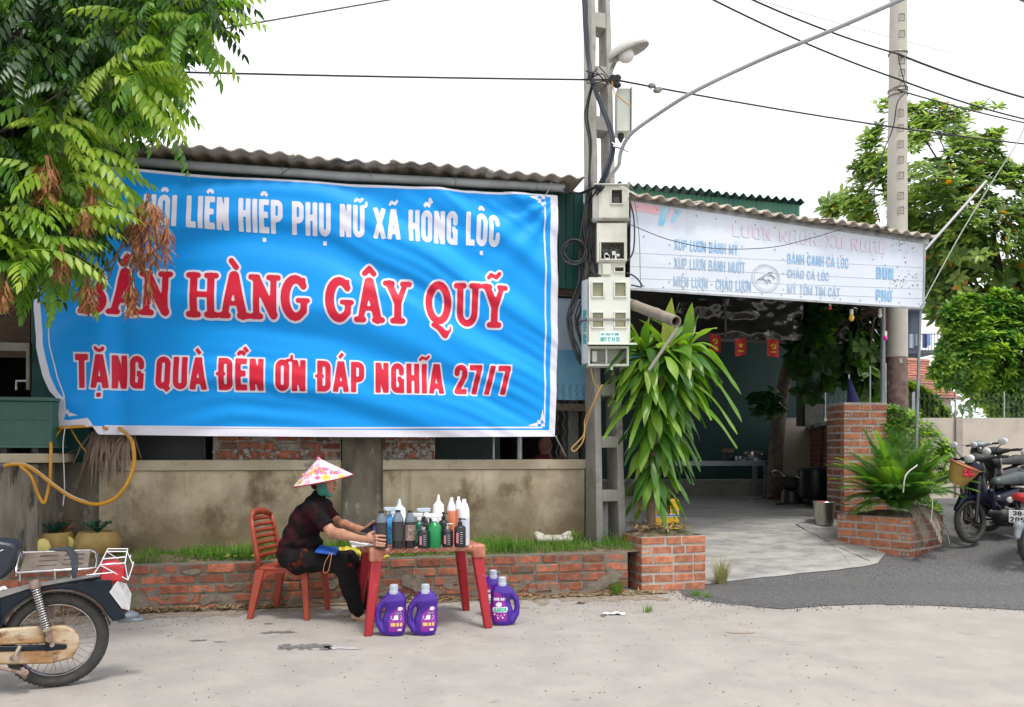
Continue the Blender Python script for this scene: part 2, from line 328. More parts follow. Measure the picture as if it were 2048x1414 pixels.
# lettering: glyphs as 2-D distance fields, contoured into meshes
def _seg(X, Y, a, b, r, sq):
 ax, ay = a; bx, by = b; L = math.hypot(bx-ax, by-ay) or 1e-6; ux, uy = (bx-ax)/L, (by-ay)/L
 if L < 1e-5: return np.hypot(X-ax, Y-ay)-r
 px, py = X-ax, Y-ay; t = px*ux+py*uy; n = np.abs(px*uy-py*ux)
 if sq: return np.maximum(np.maximum(-t, t-L)-(r if sq == 2 else 0), n-r)
 tc = np.clip(t, 0, L); return np.sqrt((t-tc)**2+(px*uy-py*ux)**2)-r
def _arc(cx, cy, rx, ry, a0, a1, n=14): return [(cx+rx*math.cos(math.radians(a0+(a1-a0)*i/n)), cy+ry*math.sin(math.radians(a0+(a1-a0)*i/n))) for i in range(n+1)]
def glyph(ch, t):
 """condensed sans: strokes ('b' square, 'c' round) on centre lines; t = half stroke; returns strokes, width"""
 w = .46; l, r, m = t, w-t, w/2; b, T, h = t, 1-t, .52; q = min((r-l)/2, .2)
 O = lambda: _arc(r-q, T-q, q, q, 0, 90)+_arc(l+q, T-q, q, q, 90, 180)+_arc(l+q, b+q, q, q, 180, 270)+_arc(r-q, b+q, q, q, 270, 360)
 D = lambda y0, y1, x1=r: [(l, y1)]+_arc(x1-q, y1-q*.9, q, q*.9, 90, 0)+_arc(x1-q, y0+q*.9, q, q*.9, 0, -90)+[(l, y0)]
 c = ch
 if c in 'OQ': s = [('c', O()+[O()[0]])]; s += [('b', [(m, .2), (r+.04, -.04)])] if c == 'Q' else []
 elif c in 'CG':
  s = [('c', [(r, .68)]+_arc(r-q, T-q, q, q, 0, 90)+_arc(l+q, T-q, q, q, 90, 180)+_arc(l+q, b+q, q, q, 180, 270)+_arc(r-q, b+q, q, q, 270, 360)+[(r, .32)])]
  if c == 'G': s += [('b', [(r, .0), (r, .48)]), ('b', [(m, .46), (r, .46)])]
 elif c in 'DĐ': s = [('b', [(l, 0), (l, 1)]), ('c', D(b, T))]
 elif c == 'A': w = .52; m = w/2; s = [('b', [(t*.8, 0), (m-.02, 1)]), ('b', [(w-t*.8, 0), (m+.02, 1)]), ('b', [(.14, .26), (w-.14, .26)])]
 elif c == 'B': s = [('b', [(l, 0), (l, 1)]), ('c', D(b, h)), ('c', D(h, T, r-.02))]
 elif c == 'E': w = .38; s = [('b', [(l, 0), (l, 1)]), ('b', [(l, b), (w, b)]), ('b', [(l, T), (w, T)]), ('b', [(l, h), (w-.04, h)])]
 elif c == 'H': s = [('b', [(l, 0), (l, 1)]), ('b', [(r, 0), (r, 1)]), ('b', [(l, h), (r, h)])]
 elif c == 'I': w = 2*t; s = [('b', [(t, 0), (t, 1)])]
 elif c == 'L': w = .36; s = [('b', [(l, 0), (l, 1)]), ('b', [(l, b), (w, b)])]
 elif c == 'M': w = .6; s = [('b', [(l, 0), (l, 1)]), ('b', [(w-t, 0), (w-t, 1)]), ('b', [(l, 1), (w/2, .1)]), ('b', [(w-t, 1), (w/2, .1)])]
 elif c == 'N': s = [('b', [(l, 0), (l, 1)]), ('b', [(r, 0), (r, 1)]), ('b', [(l, 1), (r, 0)])]
 elif c == 'P': s = [('b', [(l, 0), (l, 1)]), ('c', D(.42, T))]
 elif c == 'R': s = [('b', [(l, 0), (l, 1)]), ('c', D(.46, T)), ('b', [(m, .46), (r, 0)])]
 elif c == 'S': s = [('c', [(r, .72)]+_arc(r-q, T-q, q, q, 0, 90)+_arc(l+q, T-q, q, q, 90, 180)+[(l, .66), (m, .52), (r, .38)]+[(r, b+q)]+_arc(r-q, b+q, q, q, 0, -90)+_arc(l+q, b+q, q, q, 270, 180)+[(l, .28)])]
 elif c == 'T': w = .42; s = [('b', [(w/2, 0), (w/2, 1)]), ('b', [(0, T), (w, T)])]
 elif c == 'U': s = [('b', [(l, 1), (l, b+q)]), ('b', [(r, 1), (r, b+q)]), ('c', _arc(l+q, b+q, q, q, 180, 270)+_arc(r-q, b+q, q, q, 270, 360))]
 elif c == 'V': w = .5; s = [('b', [(t*.8, 1), (w/2, 0)]), ('b', [(w-t*.8, 1), (w/2, 0)])]
 elif c == 'X': w = .5; s = [('b', [(t*.8, 0), (w-t*.8, 1)]), ('b', [(t*.8, 1), (w-t*.8, 0)])]
 elif c == 'Y': w = .5; s = [('b', [(t*.8, 1), (w/2, .45)]), ('b', [(w-t*.8, 1), (w/2, .45)]), ('b', [(w/2, 0), (w/2, .5)])]
 elif c == '2': s = [('c', [(l, .7)]+_arc(l+q, T-q, q, q, 180, 90)+_arc(r-q, T-q, q, q, 90, 0)+[(r, .6), (l, b)]), ('b', [(l, b), (w, b)])]
 elif c == '3': s = [('c', [(l, .74)]+_arc(l+q, T-q, q, q, 180, 90)+_arc(r-q, T-q, q, q, 90, 0)+[(r, .6), (m, .52), (r, .44), (r, b+q)]+_arc(r-q, b+q, q, q, 0, -90)+_arc(l+q, b+q, q, q, 270, 180)+[(l, .26)])]
 elif c == '4': s = [('b', [(r-.04, 0), (r-.04, 1)]), ('b', [(l, .28), (w, .28)]), ('b', [(l, .28), (r-.06, 1)])]
 elif c == '5': s = [('b', [(l, T), (w, T)]), ('b', [(l, 1), (l, .52)]), ('c', [(l, .55), (r-q, .58)]+_arc(r-q, .58-q, q, q, 90, 0)+_arc(r-q, b+q, q, q, 0, -90)+_arc(l+q, b+q, q, q, 270, 180))]
 elif c == '6': s = [('c', O()+[O()[0]]), ('b', [(l, .55), (r, .55)])]
 elif c == '8': s = [('c', O()+[O()[0]]), ('b', [(l, .52), (r, .52)])]
 elif c == '9': s = [('c', O()+[O()[0]]), ('b', [(l, .45), (r, .45)])]
 elif c == '0': s = [('c', O()+[O()[0]])]
 elif c == '7': s = [('b', [(0, T), (w, T)]), ('b', [(r, T), (m-.06, 0)])]
 elif c == '1': w = .3; s = [('b', [(w-t, 0), (w-t, 1)]), ('b', [(w-t, .95), (0, .75)])]
 elif c == '/': w = .42; s = [('b', [(t, 0), (w-t, 1)])]
 elif c == '-': w = .22; s = [('b', [(0, .42), (w, .42)])]
 elif c == '.': w = 2*t; s = [('b', [(0, t), (2*t, t)])]
 else: w = .22; s = []
 return s, w
def slab(ch):
 """fat rounded slab letters: variable capsules (x0,y0,x1,y1,r0,r1)"""
 t = .095
 def V_(x, y0=.07, y1=.93, r=.095): return [(x, y0, x, y1, r, r)]
 def foot(x, y, h=.13, r=.075): return [(x-h, y, x+h, y, r, r)]
 if ch == 'B':
  s = V_(.16)+foot(.1, .07, .07)+foot(.1, .93, .07)
  for y0, y1, x in ((.06, .5, .52), (.5, .94, .48)):
   p = _arc(x-.16, (y0+y1)/2, .17, (y1-y0)/2, 90, -90, 8); p = [(.16, y1)]+p+[(.16, y0)]
   s += [(*p[i], *p[i+1], .07 if i in (0, len(p)-2) else .1, .07 if i in (0, len(p)-2) else .1) for i in range(len(p)-1)]
  return s, .62
 if ch == 'A': return [(.13, .07, .34, .95, .08, .12), (.56, .07, .36, .95, .11, .12), (.2, .32, .5, .32, .06, .06)]+foot(.12, .06, .09)+foot(.58, .06, .1), .7
 if ch == 'N': return V_(.15, r=.085)+V_(.56, r=.085)+[(.15, .9, .56, .1, .11, .11), (.56, .12, .58, .04, .09, .04)]+foot(.15, .06, .1)+foot(.1, .94, .08)+foot(.56, .94, .11), .7
 if ch == 'H': return V_(.16)+V_(.56)+[(.16, .5, .56, .5, .075, .075)]+foot(.15, .06, .11)+foot(.15, .94, .11)+foot(.57, .06, .11)+foot(.57, .94, .11), .72
 if ch == 'G':
  p = _arc(.36, .5, .25, .43, 40, 320, 16); s = [(*p[i], *p[i+1], .09+.03*math.sin(PI*i/15), .09+.03*math.sin(PI*(i+1)/15)) for i in range(16)]
  return s+[(.56, .93, .56, .74, .05, .06), (.42, .44, .66, .44, .065, .065), (.57, .42, .56, .2, .09, .09), (.5, .14, .3, .06, .08, .06)], .72
 if ch == 'Y': return [(.13, .93, .33, .5, .1, .1), (.54, .93, .36, .5, .07, .09), (.34, .5, .34, .08, .1, .1)]+foot(.34, .06, .13)+foot(.12, .94, .09)+foot(.56, .94, .09), .68
 if ch == 'Q':
  p = _arc(.36, .52, .25, .42, 0, 360, 20); s = [(*p[i], *p[i+1], .1, .1) for i in range(20)]
  return s+[(.2, .0, .38, -.08, .05, .08), (.38, -.08, .52, -.22, .08, .1), (.52, -.22, .66, -.12, .09, .03), (.66, -.12, .66, -.04, .03, .03)], .74
 if ch == 'U':
  p = [(.16, .9), (.16, .35)]+_arc(.35, .32, .19, .24, 180, 360, 10)+[(.55, .9)]
  return [(*p[i], *p[i+1], .09, .09) for i in range(len(p)-1)]+foot(.15, .94, .1)+foot(.55, .94, .1), .7
 return [], .3
def field_line(text, style, t, track, res):
 """returns list of (X0, field array F, width) ; combined line field"""
 gl = []; x = 0
 for ch in text:
  dec = unicodedata.normalize('NFD', ch); base = dec[0]; marks = dec[1:]
  s, w = (slab(base) if style == 'slab' else glyph(base, t)); gl.append((base, marks, s, w, x)); x += w+track
 W_ = x-track; pad = .15; nx = int((W_+2*pad)/res)+1; y0, y1 = -.42, 1.5; ny = int((y1-y0)/res)+1
 gx = -pad+res*np.arange(nx); gy = y0+res*np.arange(ny); F = np.full((nx, ny), 9.0)
 for base, marks, s, w, ox in gl:
  i0 = max(int((ox-.3+pad)/res), 0); i1 = min(int((ox+w+.3+pad)/res)+1, nx); X = gx[i0:i1, None]-ox+0*gy[None, :]; Y = gy[None, :]+0*X
  f = np.full(X.shape, 9.0)
  if style == 'slab':
   for a in s:
    ax, ay, bx, by, r0, r1 = a; L2 = (bx-ax)**2+(by-ay)**2+1e-9; tt = np.clip(((X-ax)*(bx-ax)+(Y-ay)*(by-ay))/L2, 0, 1)
    f = np.minimum(f, np.hypot(X-ax-tt*(bx-ax), Y-ay-tt*(by-ay))-(r0+(r1-r0)*tt))
  else:
   for kind, pts in s:
    for i in range(len(pts)-1): f = np.minimum(f, _seg(X, Y, pts[i], pts[i+1], t, 1 if kind == 'b' else 0))
   f = np.maximum(f, np.abs(Y-.5)-.5) if base != 'Q' else f
  tt = .075 if style == 'slab' else t*.62; m = w/2; sq = 0 if style == 'slab' else 1; ym = 1.13 if style != 'slab' else 1.17
  def S(a, b, r=tt): return _seg(X, Y, a, b, r, sq)
  up = 0
  if '\u0302' in marks: f = np.minimum(f, np.minimum(S((m-.12, ym-.02), (m, ym+.1)), S((m+.12, ym-.02), (m, ym+.1)))); up = 1
  if '\u0306' in marks:
   p = _arc(m, ym+.07, .11, .09, 190, 350, 8)
   for i in range(8): f = np.minimum(f, _seg(X, Y, p[i], p[i+1], tt*.9, 0))
  if '\u031b' in marks: f = np.minimum(f, np.minimum(_seg(X, Y, (w-t, .97), (w+.07, 1.0), tt*.8, 0), _seg(X, Y, (w+.07, 1.0), (w+.08, 1.12), tt*.8, 0)))
  ax_ = m+(.16 if up else 0); ay_ = ym+(.1 if up else 0)
  if '\u0301' in marks: f = np.minimum(f, S((ax_-.05, ay_-.02), (ax_+.07, ay_+.13)))
  if '\u0300' in marks: f = np.minimum(f, S((ax_+.05, ay_-.02), (ax_-.07, ay_+.13)))
  if '\u0309' in marks:
   p = [(m, ym-.02), (m, ym+.03)]+_arc(m, ym+.1, .06, .06, -60, 180, 8)
   for i in range(len(p)-1): f = np.minimum(f, _seg(X, Y, p[i], p[i+1], tt*.6, 0))
  if '\u0303' in marks:
   p = [(m-.15, ym), (m-.08, ym+.08), (m+.06, ym+.02), (m+.15, ym+.11)]
   for i in range(3): f = np.minimum(f, _seg(X, Y, p[i], p[i+1], tt*.8, 0))
  if '\u0323' in marks: f = np.minimum(f, np.maximum(np.abs(X-m)-.07, np.abs(Y+.2)-.065))
  if base == 'Đ': f = np.minimum(f, _seg(X, Y, (-.07, .5), (w*.5, .5), t*.5, 1))
  F[i0:i1] = np.minimum(F[i0:i1], f)
 return gx, gy, F, W_
def contour(gx, gy, F, lev, mapf):
 """polygons of {F < lev}; mapf(x, y) -> 3-D point"""
 D = F-lev; mb = MB(); vid = {}
 def vert(key, x, y):
  if key not in vid: vid[key] = len(mb.v); mb.v.append(mapf(x, y))
  return vid[key]
 ins = D < 0; c = ins[:-1, :-1].astype(int)+ins[1:, :-1]+ins[:-1, 1:]+ins[1:, 1:]
 for i, j in np.argwhere(c > 0):
  cr = ((i, j), (i+1, j), (i+1, j+1), (i, j+1)); poly = []
  for k in range(4):
   a, b = cr[k], cr[(k+1) % 4]; da, db = D[a], D[b]
   if da < 0: poly.append(vert(a, gx[a[0]], gy[a[1]]))
   if (da < 0) != (db < 0):
    t = da/(da-db); key = (min(a, b), max(a, b), 1); poly.append(vert(key, gx[a[0]]+(gx[b[0]]-gx[a[0]])*t, gy[a[1]]+(gy[b[1]]-gy[a[1]])*t))
  if len(poly) > 2 and len(set(poly)) == len(poly): mb.f.append(poly); mb.m.append(0)
 return mb
def bilin(q):
 tl, tr, br, bl = [Vector(p) for p in q]
 return lambda u, v: (bl*(1-u)+br*u)*(1-v)+(tl*(1-u)+tr*u)*v
def text_mesh(text, quad, off=Vector((0,0,0)), style='sans', t=.09, track=.07, res=.05, lev=0, warp=None):
 """quad: TL, TR, BR, BL corners of the cap-height box in the carrier's plane"""
 gx, gy, F, Wt = field_line(text, style, t, track, res); q = bilin(quad)
 fn = (lambda x, y: warp(q(x/Wt, y))) if warp else (lambda x, y: q(x/Wt, y)+off)
 return contour(gx, gy, F, lev, fn)
# ground
def sst(a, b, x): t = min(max((x-a)/(b-a), 0), 1); return t*t*(3-2*t)
def gz(x, y):
 h = .2*max(0, min(y, 10.9)-8.4); k = sst(8.3, 8.8, y); e = sst(1.3, 2.3, x)
 return h*k*e
def G2(px, py):
 z = 0
 for _ in range(30): q = G(px, py, z); z = .5*z+.5*gz(q.x, q.y)
 return Vector((q.x, q.y, gz(q.x, q.y)))
def poly_field(poly, gx, gy, rough=0, seed=0):
 F = np.zeros((len(gx), len(gy))); n = len(poly); X = gx[:, None]+0*gy[None, :]; Y = gy[None, :]+0*X
 dmin = np.full(X.shape, 1e9); inside = np.zeros(X.shape, bool)
 for i in range(n):
  (ax, ay), (bx, by) = poly[i][:2], poly[(i+1) % n][:2]; L2 = (bx-ax)**2+(by-ay)**2+1e-9
  t = np.clip(((X-ax)*(bx-ax)+(Y-ay)*(by-ay))/L2, 0, 1); dmin = np.minimum(dmin, np.hypot(X-ax-t*(bx-ax), Y-ay-t*(by-ay)))
  cr = ((ay > Y) != (by > Y)) & (X < (bx-ax)*(Y-ay)/((by-ay) if abs(by-ay) > 1e-9 else 1e-9)+ax); inside ^= cr
 F = np.where(inside, -dmin, dmin)
 if rough:
  for i, x in enumerate(gx):
   for j, y in enumerate(gy):
    if abs(F[i, j]) < rough*3: F[i, j] += rough*noise.noise(Vector((x*3+seed, y*3, 0)))+rough*.6*noise.noise(Vector((x*11+seed, y*11, 4)))
 return F
def sheet(poly, dz, res, rough, seed=0):
 a = np.array([p[:2] for p in poly]); gx = np.arange(a[:,0].min()-.2, a[:,0].max()+.2, res); gy = np.arange(a[:,1].min()-.2, a[:,1].max()+.2, res)
 return contour(gx, gy, poly_field(poly, gx, gy, rough, seed), 0, lambda x, y: Vector((x, y, gz(x, y)+dz)))
m_road = M('road_concrete', (.375,.35,.322), .88, col2=(.315,.293,.27), scale=2.6, contrast=.6, bump=.7, bscale=110, col3=(.2,.185,.165), scale3=7, lo3=.6, hi3=.78, detail=9)
m_asph = M('asphalt', (.07,.07,.074), .8, col2=(.15,.15,.152), scale=55, contrast=.95, bump=1.0, bscale=90, col3=(.12,.12,.115), scale3=1.6, lo3=.52, hi3=.72)
m_patio = M('patio_concrete', (.42,.41,.385), .5, col2=(.26,.26,.255), scale=3.5, contrast=.9, bump=.35, bscale=30, col3=(.36,.36,.35), scale3=9, detail=8, stretch=(.6, 1.3, 1), spec=.45)
m_soil = M('soil', (.12,.085,.055), .95, col2=(.2,.15,.1), scale=9, bump=.8, bscale=50, col3=(.05,.07,.02), scale3=4)
m_grassland = M('grassland', (.07,.11,.03), .95, col2=(.12,.13,.05), scale=.8, bump=.6, bscale=20)
g = MB(); g.add([(-260,-60,-.35), (260,-60,-.35), (260,330,-.35), (-260,330,-.35)], [(0,1,2,3)]); obj('ground', g, m_grassland, kind='structure')
xs = sorted(set([-40,-30,-20,-14,-10,-8,-6]+[-5+.25*i for i in range(61)]+[11,12,14,18,24,32,40])); ys = sorted(set([-12,-8,-4,-1,1,2,3,4,5,6]+[6.5+.2*i for i in range(26)]+[12,13,14,15,16,18,22,30,45]))
g = MB(); vs = [(x, y, gz(x, y)) for y in ys for x in xs]; n = len(xs)
g.add(vs, [(j*n+i, j*n+i+1, (j+1)*n+i+1, (j+1)*n+i) for j in range(len(ys)-1) for i in range(n-1)]); obj('road', g, m_road, kind='structure', smooth=180)
bl = [G2(*p) for p in ((1352,1176),(1365,1188),(1400,1200),(1440,1207),(1500,1212),(1560,1217),(1640,1214),(1750,1208),(1850,1212),(1950,1216),(2060,1222))]
asp = [(p.x, p.y) for p in bl]+[(9, 7.0), (12, 7.2), (12, 15.6), (2.0, 15.6), (1.9, 8.6), (1.6, 8.15)]
obj('asphalt', sheet(asp, .006, .09, .07, 3), m_asph, kind='structure', smooth=180)
rb = [G2(*p) for p in ((1404,1172),(1440,1166),(1480,1162),(1540,1155),(1600,1150),(1660,1143),(1710,1137),(1745,1132),(1757,1128))]
ramp = [(p.x, p.y) for p in rb]+[(4.42, 9.45), (4.1, 9.95), (4.45, 10.7), (4.95, 12.2), (6.4, 17.7), (1.0, 17.7), (1.2, 8.9), (2.0, 8.75)]
obj('patio_floor', sheet(ramp, .014, .08, .02, 8), m_patio, kind='structure', smooth=180)
mb = MB(); r = random.Random(5)
for i in range(1100):
 a = r.choice(range(len(bl)-1)); t = r.random(); p = bl[a].lerp(bl[a+1], t); x, y = p.x+r.gauss(0, .12), p.y+r.gauss(.05, .1)
 s = r.uniform(.003, .008); mb.ell((x, y, gz(x, y)+.006+s*.4), (s, s*r.uniform(.6, 1), s*.7), 4)
obj('gravel', mb, M('gravel_grey', (.07,.07,.07), .9, col2=(.2,.195,.185), scale=30), kind='stuff', smooth=0)
# bricks
m_brick = M('brick_clay', (.36,.115,.06), .88, col2=(.21,.07,.04), scale=14, contrast=.8, rand=.38, bump=.8, bscale=60, coords='obj', col3=(.15,.125,.095), scale3=6, lo3=.5, hi3=.62)
m_brick2 = M('brick_orange', (.46,.18,.095), .85, col2=(.31,.12,.07), scale=16, contrast=.8, rand=.24, bump=.4, bscale=60, coords='obj', col3=(.34,.27,.2), scale3=6, lo3=.6, hi3=.72)
m_mort = M('mortar', (.20,.18,.15), .95, col2=(.12,.11,.09), scale=10, bump=1, bscale=45, col3=(.12,.13,.08), scale3=3)
m_mort2 = M('mortar_light', (.44,.42,.38), .95, col2=(.31,.295,.26), scale=10, bump=1, bscale=45)
m_hole = M('hole_shade', (.03,.012,.008), .95)  # near-black hole bottoms: the shade inside is put into the colour
def brick_mesh(name, L, H_, D, mat, seed, holes=False):
 bm = bmesh.new(); bmesh.ops.create_cube(bm, size=1)
 bmesh.ops.scale(bm, vec=(L, D, H_), verts=bm.verts)
 bmesh.ops.bevel(bm, geom=list(bm.edges), offset=.006, segments=1, affect='EDGES')
 r = random.Random(seed)
 for v in bm.verts: v.co += Vector((r.uniform(-.0035, .0035), r.uniform(-.002, .002), r.uniform(-.0028, .0028)))
 if holes:
  for f in list(bm.faces):
   if f.normal.y < -.95 and f.calc_area() > L*H_*.4: bm.faces.remove(f) if False else bmesh.ops.delete(bm, geom=[f], context='FACES'); break
 me = bpy.data.meshes.new(name); bm.to_mesh(me)
 if holes:
  bd = [e for e in bm.edges if e.is_boundary]; 
  loop = [bd[0].verts[0], bd[0].verts[1]]; 
  while True:
   nx = [e.other_vert(loop[-1]) for e in loop[-1].link_edges if e.is_boundary and e.other_vert(loop[-1]) is not loop[-2]]
   if not nx or nx[0] is loop[0]: break
   loop.append(nx[0])
  y = -D/2; rr = H_*.3; cs = [(-L*.23, 0), (L*.23, 0)]; circ = [[Vector((cx+rr*math.cos(2*PI*k/10), y, cz+rr*math.sin(2*PI*k/10))) for k in range(10)] for cx, cz in cs]
  bm.verts.index_update(); polys = [[v.co.copy() for v in loop]]+circ; flat = [q for p in polys for q in p]
  tr = tessellate_polygon([[Vector((q.x, q.z, 0)) for q in p] for p in polys])
  vs = list(loop)+[bm.verts.new(q) for p in circ for q in p]
  for t in tr:
   try: bm.faces.new([vs[i] for i in t])
   except ValueError: pass
  o = len(loop)
  for c in range(2):
   ring = vs[o+c*10:o+c*10+10]; back = [bm.verts.new(v.co+Vector((0, .05, 0))) for v in ring]
   for k in range(10): f = bm.faces.new((ring[k], ring[(k+1) % 10], back[(k+1) % 10], back[k]))
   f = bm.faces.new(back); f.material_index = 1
  bmesh.ops.recalc_face_normals(bm, faces=bm.faces); bm.to_mesh(me)
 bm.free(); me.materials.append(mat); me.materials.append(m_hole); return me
BL, BH, BD = .226, .074, .1
def brickset(mat, tagn):
 return {'s': [brick_mesh('brick', BL, BH, BD, mat, i) for i in range(3)], 'h': [brick_mesh('brick', BL*.62, BH, BD, mat, 7+i) for i in range(2)],
   'e': [brick_mesh('brick', .105, BH, BD, mat, 11+i, True) for i in range(2)]}
BS1 = brickset(m_brick, 'a'); BS2 = brickset(m_brick2, 'b')
LEN = {'s': BL, 'h': BL*.62, 'e': .105}
def brick_course(parent, a, u, nrm, length, z, BSet, pattern, r, joint=.014, jit=.003):
 """a: start corner at the face plane; u: along; nrm: out of the face"""
 rot = Matrix((u, -nrm, Vector((0,0,1)))).transposed().to_4x4(); seq = []; tot = 0; k = 0
 while True:
  ty = pattern[k % len(pattern)]; L = LEN[ty]+joint
  if tot+L-joint > length+L*.45 and seq: break
  seq.append(ty); tot += L; k += 1
 f = length/(tot-joint); x = 0
 for ty in seq:
  L = LEN[ty]*f; me = r.choice(BSet[ty]); c = Vector(a)+u*(x+L/2)-nrm*(BD/2)+nrm*r.uniform(-jit, jit); c.z = z+BH/2+r.uniform(-.002, .002)
  inst('brick', me, parent, Matrix.Translation(c) @ rot @ Matrix.Rotation(r.uniform(-.014, .014), 4, 'Y') @ Matrix.Rotation(r.uniform(-.01, .01), 4, 'Z') @ Matrix.Diagonal((f*r.uniform(.97, 1), 1, r.uniform(.95, 1.02), 1)))
  x += L+joint*f
def brick_face(parent, a, u, nrm, length, z0, rows, pitch, BSet, pats, seed, jit=.003):
 r = random.Random(seed)
 for i in range(rows): brick_course(parent, a, u, nrm, length, z0+i*pitch, BSet, pats[i % len(pats)], r, jit=jit)
UP = Vector((0,0,1))
kw = thing('kerb_wall', 'low worn red brick kerb wall running along the grass strip behind the table', 'wall', FP(1.5, 0, 0))
KL = (-1.7, 4.58)
brick_face(kw, FP(KL[0], 0, 0), FU, -FN, KL[1]-KL[0], -.03, 5, .0895, BS1, [['s'], ['h']+['s']*40, ['s'], ['e']+['s']*40, ['s']*7+['h']], 3, jit=.005)
mb = MB(); mb.fbox(KL[0], KL[1], .006, .13, -.05, .408); obj('mortar', mb, m_mort, kw)
gx = np.arange(-1.2, 4.56, .016); gy = np.arange(0, .415, .012)
F = np.array([[.12+.42*y/.4-.8*abs(noise.noise(Vector((x*2.6, y*5, 3))))-.5*noise.noise(Vector((x*9, y*16, 5))) for y in gy] for x in gx])
obj('mortar_smear', contour(gx, gy, F, 0, lambda x, y: FP(x, -.0065-.003*noise.noise(Vector((x*20, y*20, 0))), y)), M('smeared_mortar', (.22,.185,.145), .95, col2=(.14,.12,.09), scale=14, bump=.9), kw, kind='stuff', smooth=180, recalc=False)
def frame2(a, b):
 u = (b-a); L = u.length; u.normalize(); return u, Vector((u.y, -u.x, 0)), L
A, B = Vector((1.295, 8.0, 0)), Vector((1.985, 8.2, 0)); u, o_, L = frame2(A, B)
pl = thing('brick_planter', 'square orange brick planter box holding the tall strap-leaved plant beside the pole', 'planter', A.lerp(B, .5))
brick_face(pl, A, u, o_, L, .0, 6, .0945, BS2, [['s','s','s'], ['h','s','s'], ['s','h','s','h'], ['h','s','s','h'], ['e','s','h','s','e'], ['s','h','s']], 5)
DL = .62
brick_face(pl, A-o_*DL, o_, -u, DL-.105, .0, 6, .0945, BS2, [['s'], ['h','s']], 6)
brick_face(pl, B-o_*.105, -o_, u, DL-.105, .0, 6, .0945, BS2, [['h','s'], ['s']], 6)
mb = MB(); q = [A+u*.006-o_*.006, B-u*.006-o_*.006, B-u*.006-o_*DL, A+u*.006-o_*DL]
mb.hexa([p+UP*-.05 for p in q], [p+UP*.552 for p in q]); obj('mortar', mb, m_mort2, pl)
mb = MB(); c0 = A.lerp(B, .5)-o_*DL*.5
mb.grid(lambda s, t: A.lerp(B, .02+.96*s)-o_*(.02+t*(DL-.04))+UP*(.556+.05*math.sin(PI*s)*math.sin(PI*t)+.02*noise.noise(Vector((s*6, t*6, 1)))), 14, 12); obj('soil', mb, m_soil, pl, kind='stuff')
PL_C = c0
A2, B2 = Vector((4.02, 9.9, 0)), Vector((4.585, 9.2, 0)); u2, o2, L2 = frame2(A2, B2); ZB2 = .66-6*.0945
pr = thing('brick_planter', 'orange brick planter box full of spiky palm at the right end of the ramp', 'planter', A2.lerp(B2, .5)+UP*.15)
brick_face(pr, A2, u2, o2, L2, ZB2, 6, .0945, BS2, [['h','s','s','s'], ['s','s','s','e'], ['h','s','s','s'], ['s','s','s','e'], ['s','s','s','h'], ['e','s','s','s']], 9)
D2 = .85
brick_face(pr, B2-o2*.105, -o2, u2, D2-.1, ZB2, 6, .0945, BS1, [['s'], ['h','s']], 12)
mb = MB(); q = [A2+u2*.006-o2*.006, B2-u2*.006-o2*.006, B2-u2*.006-o2*D2, A2+u2*.006-o2*D2]
mb.hexa([p+UP*(ZB2-.1) for p in q], [p+UP*.64 for p in q]); obj('mortar', mb, m_mort2, pr)
mb = MB(); mb.grid(lambda s, t: A2.lerp(B2, .03+.94*s)-o2*(.03+t*(D2-.05))+UP*(.63+.07*math.sin(PI*s)*math.sin(PI*t)), 12, 10); obj('soil', mb, m_soil, pr, kind='stuff')
A3, B3 = Vector((4.43, 10.68, 0)), Vector((5.03, 10.72, 0)); u3, o3, L3 = frame2(A3, B3)
pil = thing('brick_pillar', 'square orange brick pillar with exposed brick holes behind the palm planter', 'pillar', A3.lerp(B3, .5)+UP*.4)
pp = [['e','s','s','h'], ['s','h','s'], ['s','e','s','h'], ['e','s','e','s'], ['s','s','e']]
brick_face(pil, A3, u3, o3, L3, .42, 17, .0965, BS2, pp, 15)
brick_face(pil, A3-o3*.5, o3, -u3, .395, .42, 17, .0965, BS1, [['s','h'], ['h','s']], 16)
mb = MB(); q = [A3+u3*.006-o3*.006, B3-u3*.006-o3*.006, B3-u3*.006-o3*.5, A3+u3*.006-o3*.5]
mb.hexa([p+UP*.3 for p in q], [p+UP*2.07 for p in q]); obj('mortar', mb, m_mort2, pil)
# planting strip
mb = MB(); mb.grid(lambda s, t: FP(-2.2+7.0*s, .1+t*.88, .40+.05*math.sin(PI*min(t*1.6, 1))+.02*noise.noise(Vector((s*30, t*4, 2)))), 70, 10); obj('soil_strip', mb, m_soil, kind='structure')
